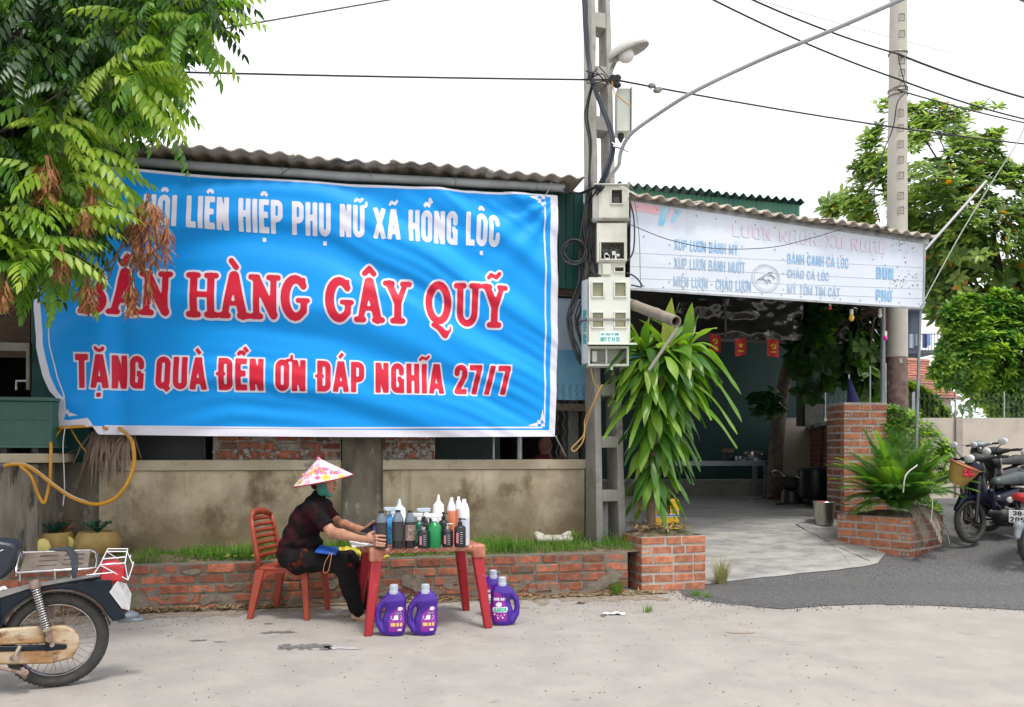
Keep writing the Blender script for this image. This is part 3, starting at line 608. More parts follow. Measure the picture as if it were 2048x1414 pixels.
# roadside building (left)
m_wall = M('mouldy_render', (.72,.62,.46), .9, col2=(.58,.48,.33), scale=2.2, contrast=.6, bump=.4, bscale=35, col3=(.17,.135,.08), scale3=2.2, lo3=.52, hi3=.66, stretch=(1.1, 1.1, .8))
def stain_wall(m, lo=.42, hi=1.05, col=(.10,.085,.045), amt=.85, streak=True):
 """rising damp and algae growing up from the soil, with a ragged edge, and rain streaks under the sill"""
 t = m.node_tree; N = t.nodes; L = t.links; b = N['Principled BSDF']; src = b.inputs['Base Color'].links[0].from_socket
 g_ = N.new('ShaderNodeNewGeometry'); sp = N.new('ShaderNodeSeparateXYZ'); L.new(g_.outputs['Position'], sp.inputs[0])
 n = N.new('ShaderNodeTexNoise'); n.inputs['Scale'].default_value = 1.5; n.inputs['Detail'].default_value = 8; n.inputs['Roughness'].default_value = .68; L.new(g_.outputs['Position'], n.inputs['Vector'])
 ma = N.new('ShaderNodeMath'); ma.operation = 'MULTIPLY_ADD'; ma.inputs[1].default_value = -2.1; L.new(n.outputs['Fac'], ma.inputs[0]); L.new(sp.outputs['Z'], ma.inputs[2])
 r = N.new('ShaderNodeMapRange'); r.inputs[1].default_value = hi-1.05; r.inputs[2].default_value = lo-1.2; r.inputs[4].default_value = amt; L.new(ma.outputs[0], r.inputs[0])
 x = N.new('ShaderNodeMix'); x.data_type = 'RGBA'; L.new(r.outputs[0], x.inputs[0]); L.new(src, x.inputs[6]); x.inputs[7].default_value = lin(col); cur = x.outputs[2]
 if streak:
  mp = N.new('ShaderNodeMapping'); mp.inputs['Scale'].default_value = (9, 9, .5); L.new(g_.outputs['Position'], mp.inputs[0])
  n2 = N.new('ShaderNodeTexNoise'); n2.inputs['Scale'].default_value = 1; n2.inputs['Detail'].default_value = 5; L.new(mp.outputs[0], n2.inputs['Vector'])
  r2 = N.new('ShaderNodeMapRange'); r2.inputs[1].default_value = .53; r2.inputs[2].default_value = .72; r2.inputs[4].default_value = .42; L.new(n2.outputs['Fac'], r2.inputs[0])
  y = N.new('ShaderNodeMix'); y.data_type = 'RGBA'; L.new(r2.outputs[0], y.inputs[0]); L.new(cur, y.inputs[6]); y.inputs[7].default_value = lin((.17,.145,.10)); cur = y.outputs[2]
 L.new(cur, b.inputs['Base Color'])
stain_wall(m_wall, .66, 1.44, (.155,.115,.06), .88)
m_dwall = M('black_mould_render', (.17,.15,.115), .92, col2=(.075,.07,.055), scale=3, contrast=.7, bump=.6, bscale=30, col3=(.33,.31,.25), scale3=5, lo3=.58, hi3=.68, stretch=(1.6, 1.6, .6))
stain_wall(m_dwall, .4, 1.0, (.05,.045,.03), .7)
m_sill = M('sill_concrete', (.52,.46,.34), .9, col2=(.42,.36,.26), scale=3, bump=.4, col3=(.15,.14,.1), scale3=4, lo3=.58, hi3=.7)
m_green = M('green_sheet', (.012,.115,.095), .45, col2=(.01,.085,.075), scale=3, bump=.1, spec=.5)
m_fibro = M('fibre_cement', (.52,.45,.37), .9, col2=(.38,.33,.27), scale=5, bump=.4, bscale=50, col3=(.11,.1,.085), scale3=2.5, lo3=.53, hi3=.68)
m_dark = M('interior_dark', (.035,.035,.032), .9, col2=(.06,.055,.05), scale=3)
m_blue = M('pale_blue_board', (.45,.55,.66), .6, col2=(.38,.5,.62), scale=2)
m_wood = M('old_wood', (.16,.12,.08), .85, col2=(.09,.065,.045), scale=5, stretch=(1, 1, 8), bump=.4)
m_steel = M('galvanised_steel', (.42,.44,.45), .42, .75, col2=(.3,.31,.32), scale=8)
m_pvc = M('grey_pipe', (.36,.385,.40), .5, col2=(.28,.3,.31), scale=5)
bd = thing('roadside_building', 'long mouldy concrete fronted shop building with corrugated roof behind the blue banner', 'building', FP(1.5, 1, 0))
mb = MB(); mb.fbox(-.52, 4.42, .95, 1.1, .3, 1.215); obj('wall', mb, m_wall, bd, origin=FP(2, 1, .3))
mb = MB(); mb.fbox(-3.2, -.52, .97, 1.1, .3, 1.3); obj('wall', mb, m_dwall, bd, label='black stained wall section behind the yellow hose')
sc0, zz = pf(684, 900, .9); sc1, _ = pf(762, 900, .9)
for a, b in ((-.52, sc0-.005), (sc1+.005, 4.42)):
 mb = MB(); mb.fbox(a, b, .9, 1.14, 1.22, 1.325); obj('window_sill', mb, m_sill, bd, bevel=.006)
mb = MB(); mb.fbox(sc0, sc1, .86, 1.16, .3, 3.3); mb.fbox(sc1-.06, sc1+.02, .89, 1.15, .3, 3.3); obj('concrete_column', mb, m_dwall, bd, bevel=.01)
r = random.Random(21)
for (a, b, top) in ((pf(428, 900, 1)[0], sc0-.02, 1.72), (sc1+.02, pf(868, 900, 1)[0], 1.72)):
 s = a
 row = 0; z = 1.34
 while z < top:
  s = a+r.uniform(0, .08)
  while s < b-.08:
   Lb = r.uniform(.14, .24)
   if s+Lb > b: Lb = b-s
   inst('brick', r.choice(BS1['s']), bd, Matrix.Translation(FP(s+Lb/2, 1.03+r.uniform(-.02, .02), z+.037)) @ Matrix((FU, FN, UP)).transposed().to_4x4() @ Matrix.Rotation(r.uniform(-.08, .08), 4, 'Y') @ Matrix.Diagonal((Lb/BL, 1, r.uniform(.8, 1.1), 1)))
   s += Lb+.02
  z += .09
 mb = MB(); mb.fbox(a-.01, b+.01, 1.0, 1.08, 1.325, top)
 for i in range(90): mb.box(FP(r.uniform(a, b), .985+r.uniform(-.01, .02), r.uniform(1.33, 1.44) if r.random() < .6 else r.uniform(1.4, top)), (r.uniform(.02, .07), r.uniform(.02, .05), r.uniform(.02, .06)), Euler((r.random()*3, r.random()*3, r.random()*3)).to_matrix())
 obj('broken_mortar', mb, M('white_mortar', (.42,.39,.35), .95, col2=(.25,.22,.19), scale=20, bump=1), bd, kind='stuff', smooth=0)
def corr_sheet(s0, s1, z0a, z0b, z1a, z1b, d, pitch=.1, dep=.018, seed=0):
 n = max(int((s1-s0)/pitch), 1); vs = []; fs = []
 prof = []
 for i in range(n):
  x = s0+(s1-s0)*i/n; w = (s1-s0)/n; prof += [(x, 0), (x+w*.62, 0), (x+w*.7, dep), (x+w*.92, dep)]
 prof.append((s1, 0)); mb = MB()
 for i, (x, y) in enumerate(prof):
  t = (x-s0)/(s1-s0); vs += [FP(x, d-y, z0a+(z0b-z0a)*t), FP(x, d-y, z1a+(z1b-z1a)*t)]
 for i in range(len(prof)-1): fs.append((2*i, 2*i+2, 2*i+3, 2*i+1))
 return mb.add(vs, fs)
def lz(px, py, d): s, z = pf(px, py, d); return s, z
ra, rbb = lz(215, 285, .45), lz(1160, 356, .45)
def roofz(s): return ra[1]+(rbb[1]-ra[1])*(s-ra[0])/(rbb[0]-ra[0])
S0, S1 = -2.4, lz(1168, 400, .95)[0]
ns = 7
for i in range(ns):
 a = S0+(S1-S0)*i/ns; b = S0+(S1-S0)*(i+1)/ns
 mb = corr_sheet(a, b-.002, 3.2, 3.2, roofz(a)+.02, roofz(b)+.02, .95-(.004 if i % 2 else 0), .085)
 obj('cladding_sheet', mb, m_green, bd, smooth=0)
def wave_roof(parent, E0, E1, up, pitch, amp, sheets, mat, rows=14, thick=.008, seed=0, name='roof_sheet', nm=None):
 u = (E1-E0); L = u.length; u = u/L; nn = u.cross(up).normalized(); nn = nn if nn.z > 0 else -nn
 r = random.Random(seed)
 for k in range(sheets):
  a, b = L*k/sheets, L*(k+1)/sheets+.06; n = int((b-a)/pitch*8); mb = MB(); off = (k % 2)*.012+r.uniform(0, .004); yo = r.uniform(-.03, .03)
  vs = []
  for i in range(n+1):
   x = a+(b-a)*i/n; w = amp*math.sin(2*PI*x/pitch)
   for (v, h) in ((yo, 0), (up.length, 0)):
    p = E0+u*x+up.normalized()*v+nn*(w+off); vs += [p, p+nn*thick]
  fs = []
  for i in range(n):
   j, q = 4*i, 4*(i+1); fs += [(j, q, q+2, j+2), (j+1, j+3, q+3, q+1), (j, j+1, q+1, q), (j+2, q+2, q+3, j+3)]
  mb.add(vs, fs); obj(name, mb, mat, parent, smooth=60)
E0 = FP(S0-.2, .45, roofz(S0-.2)); E1 = FP(rbb[0], .45, rbb[1])
wave_roof(bd, E0, E1, FN*3.4+UP*.02, .18, .0165, 7, m_fibro, seed=2, thick=.012)
mb = MB(); a, b = lz(190, 318, .62), lz(1128, 376, .62)
pp_ = [FP(a[0]-1.5, .62, a[1]-.0+(a[1]-b[1])*.3), FP(*[a[0], .62, a[1]]), FP(b[0], .62, b[1])]
mb.tube([FP(a[0]-1.5, .62, a[1]+.07), FP(a[0], .62, a[1]), FP((a[0]+b[0])/2, .62, (a[1]+b[1])/2-.02), FP(b[0], .62, b[1])], .045, 12); obj('gutter_pipe', mb, m_pvc, bd)
mb = MB(); 
for s in np.linspace(a[0], b[0]-.3, 6):
 t = (s-a[0])/(b[0]-a[0]); z = a[1]+(b[1]-a[1])*t; mb.tube([FP(s, .62+.05*math.cos(q), z+.055*math.sin(q)) for q in np.linspace(0, 2*PI, 12)], .004, 5)
obj('pipe_hanger', mb, m_steel, bd, kind='stuff')
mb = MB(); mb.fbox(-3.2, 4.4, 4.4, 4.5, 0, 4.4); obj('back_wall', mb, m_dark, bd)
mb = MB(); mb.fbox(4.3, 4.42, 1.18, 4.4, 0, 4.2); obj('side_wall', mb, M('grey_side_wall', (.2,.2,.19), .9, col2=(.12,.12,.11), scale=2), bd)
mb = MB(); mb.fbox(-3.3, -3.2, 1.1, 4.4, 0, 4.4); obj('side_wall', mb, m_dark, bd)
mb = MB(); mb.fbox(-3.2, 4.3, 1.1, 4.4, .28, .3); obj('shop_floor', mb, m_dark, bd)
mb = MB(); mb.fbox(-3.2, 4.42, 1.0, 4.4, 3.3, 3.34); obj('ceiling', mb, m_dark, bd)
mb = MB(); mb.fbox(-3.2, S1, .98, 1.06, 3.12, 3.2); obj('lintel_beam', mb, m_wood, bd)
sa, sb = lz(1100, 700, 1)[0], lz(1170, 700, 1)[0]
mb = MB(); mb.fbox(lz(1098, 700, 1)[0], S1+.1, 1.0, 1.02, lz(1140, 800, 1)[1], lz(1140, 597, 1)[1]); obj('poster_board', mb, m_blue, bd)
mb = MB(); z1 = lz(1140, 800, .99)[1]; z2 = lz(1140, 700, .99)[1]; mb.fbox(lz(1098, 700, 1)[0], S1+.1, .992, .998, z1, z2); obj('poster_print', mb, M('poster_blue', (.12,.36,.58), .5, col2=(.2,.45,.62), scale=4), bd)
mb = MB(); mb.fbox(lz(1098, 700, 1)[0], S1+.1, .97, 1.03, lz(1140, 588, 1)[1]-.0, lz(1140, 570, 1)[1]); mb.fbox(lz(1098, 700, 1)[0], S1+.1, .97, 1.03, lz(1140, 822, 1)[1], lz(1140, 808, 1)[1]); obj('timber_rail', mb, m_wood, bd)
def chainlink(o_, ax, ay, w, h, cell=.075, r=.0022, amp=.004):
 """woven diamonds: zigzag wires"""
 mb = MB(); n = int(w/cell)+1; m = int(h/cell)+1; nn = ax.cross(ay).normalized()
 for i in range(n+1):
  for sgn in (0, 1):
   pts = []
   for j in range(m+1):
    x = (i+(.5 if (j+sgn) % 2 else 0))*cell; y = j*cell/1.0
    if x <= w+.001 and y <= h+.001: pts.append(o_+ax*x+ay*y+nn*(amp if sgn else -amp))
    else:
     if len(pts) > 1: mb.tube(pts, r, 3, cap=False)
     pts = []
   if len(pts) > 1: mb.tube(pts, r, 3, cap=False)
 return mb
m_wire = M('mesh_wire', (.16,.16,.16), .5, .7)
s0 = lz(1098, 800, .95)[0]; mb = chainlink(FP(s0, .96, 1.33), FU, UP, S1-s0+.1, lz(1140, 765, .95)[1]-1.33); obj('chain_link_mesh', mb, m_wire, bd, kind='stuff', smooth=0)
for px in (1040, 988):
 s = lz(px, 890, 1)[0]; mb = MB(); mb.tube([FP(s, 1.02, 1.32), FP(s, 1.02, 3.15)], .03 if px == 1040 else .012, 8); obj('steel_post', mb, m_steel, bd)
s0 = lz(868, 890, 1.6)[0]; s1 = lz(1000, 890, 1.6)[0]; mb = MB(); mb.fbox(s0, s1, 1.6, 1.63, .9, 2.2); obj('green_board', mb, M('dark_green_board', (.03,.06,.05), .6), bd)
s0 = lz(268, 890, 1.3)[0]; s1 = lz(412, 890, 1.3)[0]; mb = MB(); mb.fbox(s0, s1, 1.3, 1.33, .9, 2.2); mb.tube([FP(s1+.02, 1.1, 1.32), FP(s1+.02, 1.1, 2.6)], .012, 8); obj('dark_shutter', mb, M('black_shutter', (.03,.035,.04), .5), bd)
mb = MB(); z0, z1 = lz(20, 702, 1)[1], lz(20, 686, 1)[1]; mb.fbox(-3.2, lz(62, 690, 1)[0], .97, 1.03, z0, z1)
s = lz(62, 700, 1)[0]; mb.fbox(s-.03, s, .96, 1.03, lz(62, 780, 1)[1], z1); obj('opening_frame', mb, M('pale_frame', (.3,.29,.25), .7, col2=(.2,.19,.16), scale=8), bd)
mb = MB(); a = [lz(33, 780, 1.05), lz(33, 762, 1.05), lz(60, 762, 1.05)]; mb.tube([FP(p[0], 1.05, p[1]) for p in a], .012, 8); obj('white_pipe', mb, M('white_plastic_pipe', (.6,.62,.63), .4), bd)
mb = MB(); mb.fbox(-3.2, lz(60, 650, 1.3)[0], 1.3, 1.33, 2.35, 3.3); obj('wood_panel', mb, M('brown_panel', (.10,.06,.03), .8, col2=(.05,.03,.02), scale=4, stretch=(1,1,6)), bd)
mb = MB(); mb.fbox(lz(62, 700, 1.15)[0], lz(180, 700, 1.15)[0], 1.15, 1.18, 1.3, 3.3); obj('green_panel', mb, m_green, bd)
pier = thing('concrete_pier', 'low stained concrete pier with a slab top behind the moped seat', 'pier', FP(-1.5, .4, 0))
sp1, zp1 = lz(76, 930, .42)
mb = MB(); mb.fbox(-2.8, sp1, .42, .96, .2, lz(60, 928, .42)[1]); obj('pier_body', mb, M('streaked_render', (.26,.235,.19), .92, col2=(.1,.09,.07), scale=2.5, bump=.4, stretch=(3,3,.5), col3=(.04,.04,.035), scale3=3.5, lo3=.55, hi3=.64), pier, bevel=.01)
mb = MB(); mb.fbox(-2.8, lz(104, 915, .38)[0], .38, 1.0, lz(60, 926, .38)[1], lz(60, 907, .38)[1]); obj('slab_top', mb, m_sill, pier, bevel=.008)
ab = thing('meter_cabinet', 'dull green sheet metal cabinet on the slab at the left edge', 'cabinet', FP(-1.6, .45, 1.42))
za, zb = lz(60, 893, .4)[1], lz(60, 797, .4)[1]; s1 = lz(104, 850, .4)[0]
m_tarp = M('dull_green_metal', (.035,.12,.09), .5, col2=(.025,.085,.07), scale=4, col3=(.16,.11,.07), scale3=5, lo3=.62, hi3=.72)
mb = MB(); mb.fbox(-2.8, s1, .40, .8, za, zb-.02); obj('cabinet_body', mb, m_tarp, ab, bevel=.015)
mb = MB(); mb.fbox(-2.82, s1+.01, .385, .81, zb-.02, zb+.012); mb.fbox(-2.8, s1+.006, .39, .8, za-.012, za+.012); mb.fbox(-2.8, s1+.004, .393, .4, za+(zb-za)*.55-.004, za+(zb-za)*.55+.004); obj('cabinet_trim', mb, M('green_trim', (.05,.13,.10), .5), ab, bevel=.004)
mb = MB()
for px in (10, 73): mb.fbox(lz(px-6, 895, .45)[0], lz(px+6, 895, .45)[0], .42, .75, lz(60, 908, .4)[1]+.002, za-.012)
obj('cabinet_foot', mb, m_dark, ab)
# open eatery shed (right)
SA, SB = P(1262, 0, 8.55), P(1846, 0, 10.15); SA.z = SB.z = 0
su = (SB-SA).normalized(); sn = Vector((su.y, -su.x, 0))
def PS(px, py, d=0):
 r_ = Vector(((px-1024)/FL, 1, -(py-905)/FL)); o = SA+sn*d; t = o.dot(sn)/r_.dot(sn); q = r_*t; return Vector((q.x, q.y, q.z+CH))
shed = thing('eatery_shed', 'open fronted eatery shed under a corrugated roof to the right of the meter pole', 'shed', (3.2, 11, .4))
e0, e1 = PS(1256, 388, .12), PS(1874, 474, .12)
wave_roof(shed, e0, e1, -sn*9.6+UP*1.7, .178, .023, 5, m_fibro, seed=9, thick=.012)
mb = MB(); a, b = PS(1256, 397, .0), PS(1860, 483, .0); mb.bar(a-sn*.04, b-sn*.04, .05, .07); obj('eave_beam', mb, m_steel, shed)
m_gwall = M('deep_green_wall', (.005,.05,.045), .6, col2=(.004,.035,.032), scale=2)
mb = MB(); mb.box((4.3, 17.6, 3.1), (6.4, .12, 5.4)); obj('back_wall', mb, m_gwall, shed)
mb = MB(); mb.box((3.9, 16.9, .66), (5.2, 1.1, .33)); obj('step', mb, M('step_concrete', (.3,.3,.28), .8, col2=(.22,.22,.2), scale=4), shed, bevel=.01)
mb = MB(); mb.add([FP(4.44, 1.0, 0), FP(4.44, 8.6, 0), FP(4.44, 8.6, 4.6), FP(4.44, 1.0, 4.0)], [(0,1,2,3)]); mb.add([FP(4.54, 1.0, 0), FP(4.54, 8.6, 0), FP(4.54, 8.6, 4.6), FP(4.54, 1.0, 4.0)], [(0,1,2,3)]); mb.add([FP(4.44, 1.0, 0), FP(4.54, 1.0, 0), FP(4.54, 1.0, 4.0), FP(4.44, 1.0, 4.0)], [(0,1,2,3)])
obj('side_wall', mb, m_dark, shed)
Wa, Wb = Vector((5.0, 12.1, 0)), Vector((6.35, 17.55, 0)); wu = (Wb-Wa).normalized(); wn = Vector((-wu.y, wu.x, 0))
mb = MB(); q = [Wa-wn*.01, Wb-wn*.01, Wb-wn*.12, Wa-wn*.12]; mb.hexa([p+UP*.4 for p in q], [p+UP*1.86 for p in q]); obj('mortar', mb, m_mort, shed)
m_darkbrick = M('dark_brick', (.16,.05,.03), .9, col2=(.08,.03,.02), scale=6, bump=.4)  # darker brick than the street side sets
mb = MB(); r = random.Random(31); RW = Matrix((wu, -wn, UP)).transposed()
for row in range(15):
 x = -.1 if row % 2 else 0
 while x < (Wb-Wa).length-.05:
  mb.box(Wa+wu*(x+.113)+UP*(.46+row*.0945+.037)+wn*(r.uniform(-.002, .004)-.045), (.22, .1, .078), RW); x += .24
obj('wall_brick', mb, m_darkbrick, shed, kind='stuff', smooth=0)
mb = MB(); q = [Wa+wn*.06, Wb+wn*.06, Wb-wn*.16, Wa-wn*.16]; mb.hexa([p+UP*1.86 for p in q], [p+UP*1.93 for p in q]); obj('sill', mb, M('blue_grey_sill', (.3,.36,.36), .7, col2=(.2,.25,.25), scale=5), shed, bevel=.008)
mb = MB(); p = P(1628, 800, 15.0); mb.box((p.x, 15.2, 1.9+1.3), (.42, .3, 2.6)); obj('post', mb, m_dark, shed)
mb = MB(); p = P(1628, 800, 15.0); mb.box((p.x+.0, 15.0, 2.12), (.34, .02, .5)); obj('board', mb, M('grey_board', (.12,.12,.1), .8, col2=(.07,.07,.06), scale=6), shed)
m_gpost = M('grey_painted_post', (.30,.34,.38), .45, .3, col2=(.2,.23,.25), scale=6)
for (px, Y, z0, w) in ((1766, 10.9, 2.05, .03), (1740, 11.1, 2.05, .012), (1771, 10.75, 2.05, .012)):
 x = (px-1024)/FL*Y; mb = MB(); mb.tube([(x, Y, z0), (x, Y, 3.45 if w > .02 else 2.6)], w, 10); obj('post', mb, m_gpost if w > .02 else m_steel, shed)
mb = MB(); t_ = PS(1841, 612, -.04); b_ = P(1827, 832, 10.4); b_.z = .4; mb.tube([b_, t_], .02, 8); obj('post', mb, m_gpost, shed)
mb = MB(); t_ = PS(1811, 655, -.3); mb.tube([P(1824, 900, 11.5), P(1825, 785, 11.5)], .015, 8); obj('post', mb, m_steel, shed)
mb = MB(); mb.add([Vector((1.3,8.9,3.95)), Vector((5.25,10.5,3.95)), Vector((8.2,17.5,5.2)), Vector((.2,17.5,5.2))], [(0,1,2,3)]); obj('bounce_blocker', mb, m_dark, shed)  # dark unseen plane added under the roof to cut bounce light in the shed
for k in range(4):
 mb = MB(); o_ = -sn*(1+k*1.3)+UP*(.14+k*.25); mb.bar(a+o_, b+o_, .05, .05); obj('purlin', mb, m_dark, shed)
p0, p1 = P(1352, 0, 12.2), P(1606, 0, 12.6)
mb = MB()
def fsheet(u_, v_):
 p = P(1352+(1606-1352)*u_, 598+(674-598)*v_+8*u_*v_, 12.3); w = .09*noise.noise(Vector((u_*5, v_*3, 1)))+.04*noise.noise(Vector((u_*14, v_*7, 5))); return p+Vector((0, w, 0))
mb.grid(fsheet, 60, 18); obj('plastic_sheet', mb, M('glossy_black_plastic', (.025,.025,.022), .12, col2=(.045,.045,.04), scale=2, spec=.9, bump=.25, bscale=12), shed, label='crumpled glossy black plastic sheet under the roof', smooth=180)
mb = MB(); mb.bar(P(1348, 674, 12.2), P(1640, 684, 12.6), .05, .09); mb.bar(P(1450, 598, 12.25), P(1451, 674, 12.25), .03); obj('cross_rail', mb, M('dull_rail', (.12,.12,.11), .6), shed)
mb = MB(); mb.box(((P(1345, 600, 12.35).x+P(1290, 600, 12.35).x)/2, 12.5, 3.4), (.9, .04, 1.9)); obj('panel', mb, m_dark, shed)
for px, py, mc, rr in ((1703, 618, (.75,.45,.05), 1), (1660, 604, (.6,.05,.05), .6), (1760, 616, (.75,.7,.6), .8), (1771, 662, (.6,.02,.25), .8)):
 bt = thing('hanging_bulb', {1703: 'yellow party bulb in a white socket under the right part of the menu sign', 1660: 'small red party bulb peeking from under the menu sign', 1760: 'cream bulb socket hanging just left of the round concrete post', 1771: 'magenta party bulb dangling on a red cord beside the concrete post'}[px], 'bulb', PS(px, py, -.12), 'party bulbs strung under the sign')
 c = PS(px, py, -.12); mb = MB(); mb.lathe([(.0, .0), (.022*rr, -.005), (.024*rr, -.05), (.018*rr, -.07)], c, 10); obj('socket', mb, M('white_socket', (.7,.68,.6), .5), bt)
 mb = MB(); mb.ell(c-UP*.1*rr-UP*.01, (.033*rr, .033*rr, .045*rr), 10); obj('bulb', mb, M('bulb_%d' % px, mc, .3, col2=tuple(v*.7 for v in mc), scale=3), bt)
 mb = MB(); mb.tube([c, Vector((c.x+.02, c.y, PS(px, 590, -.12).z+.1))], .004, 5); obj('cord', mb, M('red_cord' if px == 1771 else 'dark_cord', (.35,.02,.03) if px == 1771 else (.02,.02,.02), .6), bt)
# menu sign
m_signw = M('faded_sign_white', (.58,.64,.74), .5, col2=(.63,.68,.76), scale=1.2, col3=(.6,.62,.55), scale3=2.5, lo3=.6, hi3=.8)
q = [PS(1262, 402), PS(1848, 488), PS(1845, 615), PS(1260, 576)]
sg = thing('menu_sign', 'long faded white menu sign listing noodle dishes under the shed eave', 'sign', q[3].lerp(q[2], .5))
NP = 6
for i in range(NP):
 t0, t1 = i/NP, (i+1)/NP-.0003; mb = MB()
 a = [q[3].lerp(q[2], t0), q[3].lerp(q[2], t1), q[0].lerp(q[1], t1), q[0].lerp(q[1], t0)]
 mb.hexa([p-sn*.01 for p in a], a); obj('sign_panel', mb, m_signw, sg, smooth=0)
mb = MB(); mb.bar(q[3]-UP*.012, q[2]-UP*.012, .02, .022); mb.bar(q[2]+su*.012, q[1]+su*.012, .022, .022); obj('sign_frame', mb, m_steel, sg)
m_pinkf = M('faded_pink', (.80,.42,.50), .5, col2=(.74,.62,.70), scale=2.5); m_cyf = M('faded_cyan', (.20,.55,.80), .5, col2=(.5,.68,.82), scale=3)
def sflat(name, pts, mat, d=.003, label=None, parent=sg):
 mb = MB(); v = [PS(x, y, d) for x, y in pts]; mb.add(v, [tuple(range(len(v)))]); return obj(name, mb, mat, parent, label=label, smooth=0)
sflat('faded_corner_print', [(1262, 404), (1322, 413), (1316, 430), (1290, 424), (1262, 421)], m_pinkf)
sflat('faded_stripe', [(1323, 413), (1340, 416), (1327, 452), (1316, 450)], m_cyf); sflat('faded_stripe', [(1352, 418), (1364, 420), (1349, 446), (1341, 444)], m_cyf); sflat('faded_stripe', [(1341, 416), (1351, 418), (1340, 436), (1335, 434)], m_pinkf)
m_seam = M('sign_seam', (.5,.54,.6), .6)
for k, y in enumerate((505, 532, 556, 575)):
 mb = MB(); mb.tube([PS(1262, y+6*0, .002), PS(1845, y+ (y-905)*-.068*.0+ (30 if y < 540 else 22), .002)], .0015, 4); obj('seam', mb, m_seam, sg)
m_t1 = M('faded_blue_print', (.16,.38,.66), .5, col2=(.30,.48,.70), scale=5); m_t2 = M('faded_slate_print', (.24,.38,.56), .5, col2=(.36,.47,.60), scale=5); m_t3 = M('faded_rose_print', (.66,.56,.67), .5, col2=(.62,.66,.75), scale=9, contrast=1.1)
def stext(txt, quad, mat, t=.062, res=.045, track=.1, d=.005):
 mb = text_mesh(txt, [PS(x, y, d) for x, y in quad], Vector((0,0,0)), 'sans', t, track, res); return obj('lettering', mb, mat, sg, label='lettering reading '+txt.strip('- '), smooth=0)
stext('- XÚP LƯƠN BÁNH MỲ', [(1338, 477), (1476, 489), (1476, 510), (1338, 498)], m_t1)
stext('- XÚP LƯƠN BÁNH MƯỚT', [(1338, 514), (1490, 525), (1490, 547), (1338, 535)], m_t2)
stext('- MIẾN LƯƠN - CHÁO LƯƠN', [(1337, 551), (1502, 562), (1502, 583), (1337, 572)], m_t2)
stext('- BÁNH CANH CÁ LÓC', [(1565, 506), (1697, 516), (1697, 537), (1565, 526)], m_t1)
stext('- CHÁO CÁ LÓC', [(1565, 537), (1658, 545), (1658, 562), (1565, 554)], m_t2)
stext('- MỲ TÔM TIM CẬT', [(1565, 568), (1680, 576), (1680, 594), (1565, 586)], m_t2)
stext('BÚN', [(1753, 533), (1787, 536), (1787, 560), (1753, 557)], m_t1, .085)
stext('PHỞ', [(1752, 578), (1784, 581), (1784, 604), (1752, 601)], m_t1, .085)
stext('LƯƠN NHÔN XỨ NGHỆ', [(1466, 449), (1771, 482), (1771, 508), (1466, 472)], m_t3, .07)
ec = PS(1532, 556, .006); mb = MB(); a1 = (PS(1560, 558, .006)-ec); a2 = (PS(1532, 528, .006)-ec)
def ring(f0, f1, n=40):
 vs = []; 
 for k in range(n): c_, s_ = math.cos(2*PI*k/n), math.sin(2*PI*k/n); vs += [ec+(a1*c_+a2*s_)*f0, ec+(a1*c_+a2*s_)*f1]
 mb.add(vs, [(2*k, 2*k+1, (2*k+3) % (2*n), (2*k+2) % (2*n)) for k in range(n)])
ring(.93, 1.0); ring(.8, .83)
for k in range(9):
 an = k*.7; c_ = ec+a1*(.35*math.cos(an))+a2*(.3*math.sin(an*1.3)); pts = [c_+a1*(.3*math.cos(t*1.3+an))+a2*(.25*math.sin(t+an*2)) for t in np.linspace(0, 2, 7)]
 mb.tube([p+sn*.001 for p in pts], .006, 4)
obj('bowl_emblem', mb, M('faded_grey_print', (.40,.43,.5), .5, col2=(.55,.58,.64), scale=8), sg, label='faded round bowl of noodles emblem')
mb = MB(); r = random.Random(8)
for i in range(44):
 px = 1275+13.1*i; 
 for yy in ((412+ (px-1262)*.15) if i % 3 == 0 else None, (470+(px-1262)*.1) if i % 5 == 1 else None, (570+(px-1262)*.066) if i % 3 == 1 else None):
  if yy: mb.ell(PS(px, yy, .006), (.007, .007, .007), 5)
for i in range(60):
 px, py = r.gauss(1808, 14), r.gauss(485, 8) if r.random() < .5 else r.gauss(560, 12)
 if px < 1838: mb.ell(PS(px, py, .004), (r.uniform(.004, .016), .003, r.uniform(.003, .008)), 5)
obj('rust_speck', mb, M('rust_grey', (.2,.2,.2), .9), sg, kind='stuff')
# second green roof behind
gb = thing('green_shed', 'green sheet metal shed with corrugated roof rising behind the eatery roof', 'shed', P(1430, 420, 14.5))
ga, gc = P(1235, 366, 13.6), P(1606, 402, 14.6)
wave_roof(gb, ga, gc, Vector((.2, 3, .25)), .17, .03, 4, m_green, seed=12)
gu = (gc-ga).normalized()
for i in range(4):
 a, b = ga.lerp(gc, i/4)+Vector((0, .15, -.03)), ga.lerp(gc, (i+1)/4-.002)+Vector((0, .15, -.03))
 a = a-gu*.0; mb = MB(); n = 20; vs = []
 for k in range(n+1):
  p = a.lerp(b, k/n)+Vector((0, -.02 if k % 2 else 0, 0)); vs += [p-UP*1.6, p]
 mb.add(vs, [(2*k, 2*k+2, 2*k+3, 2*k+1) for k in range(n)]); obj('cladding_sheet', mb, M('faded_green_sheet', (.06,.20,.12), .5, col2=(.03,.15,.11), scale=3), gb, smooth=0)
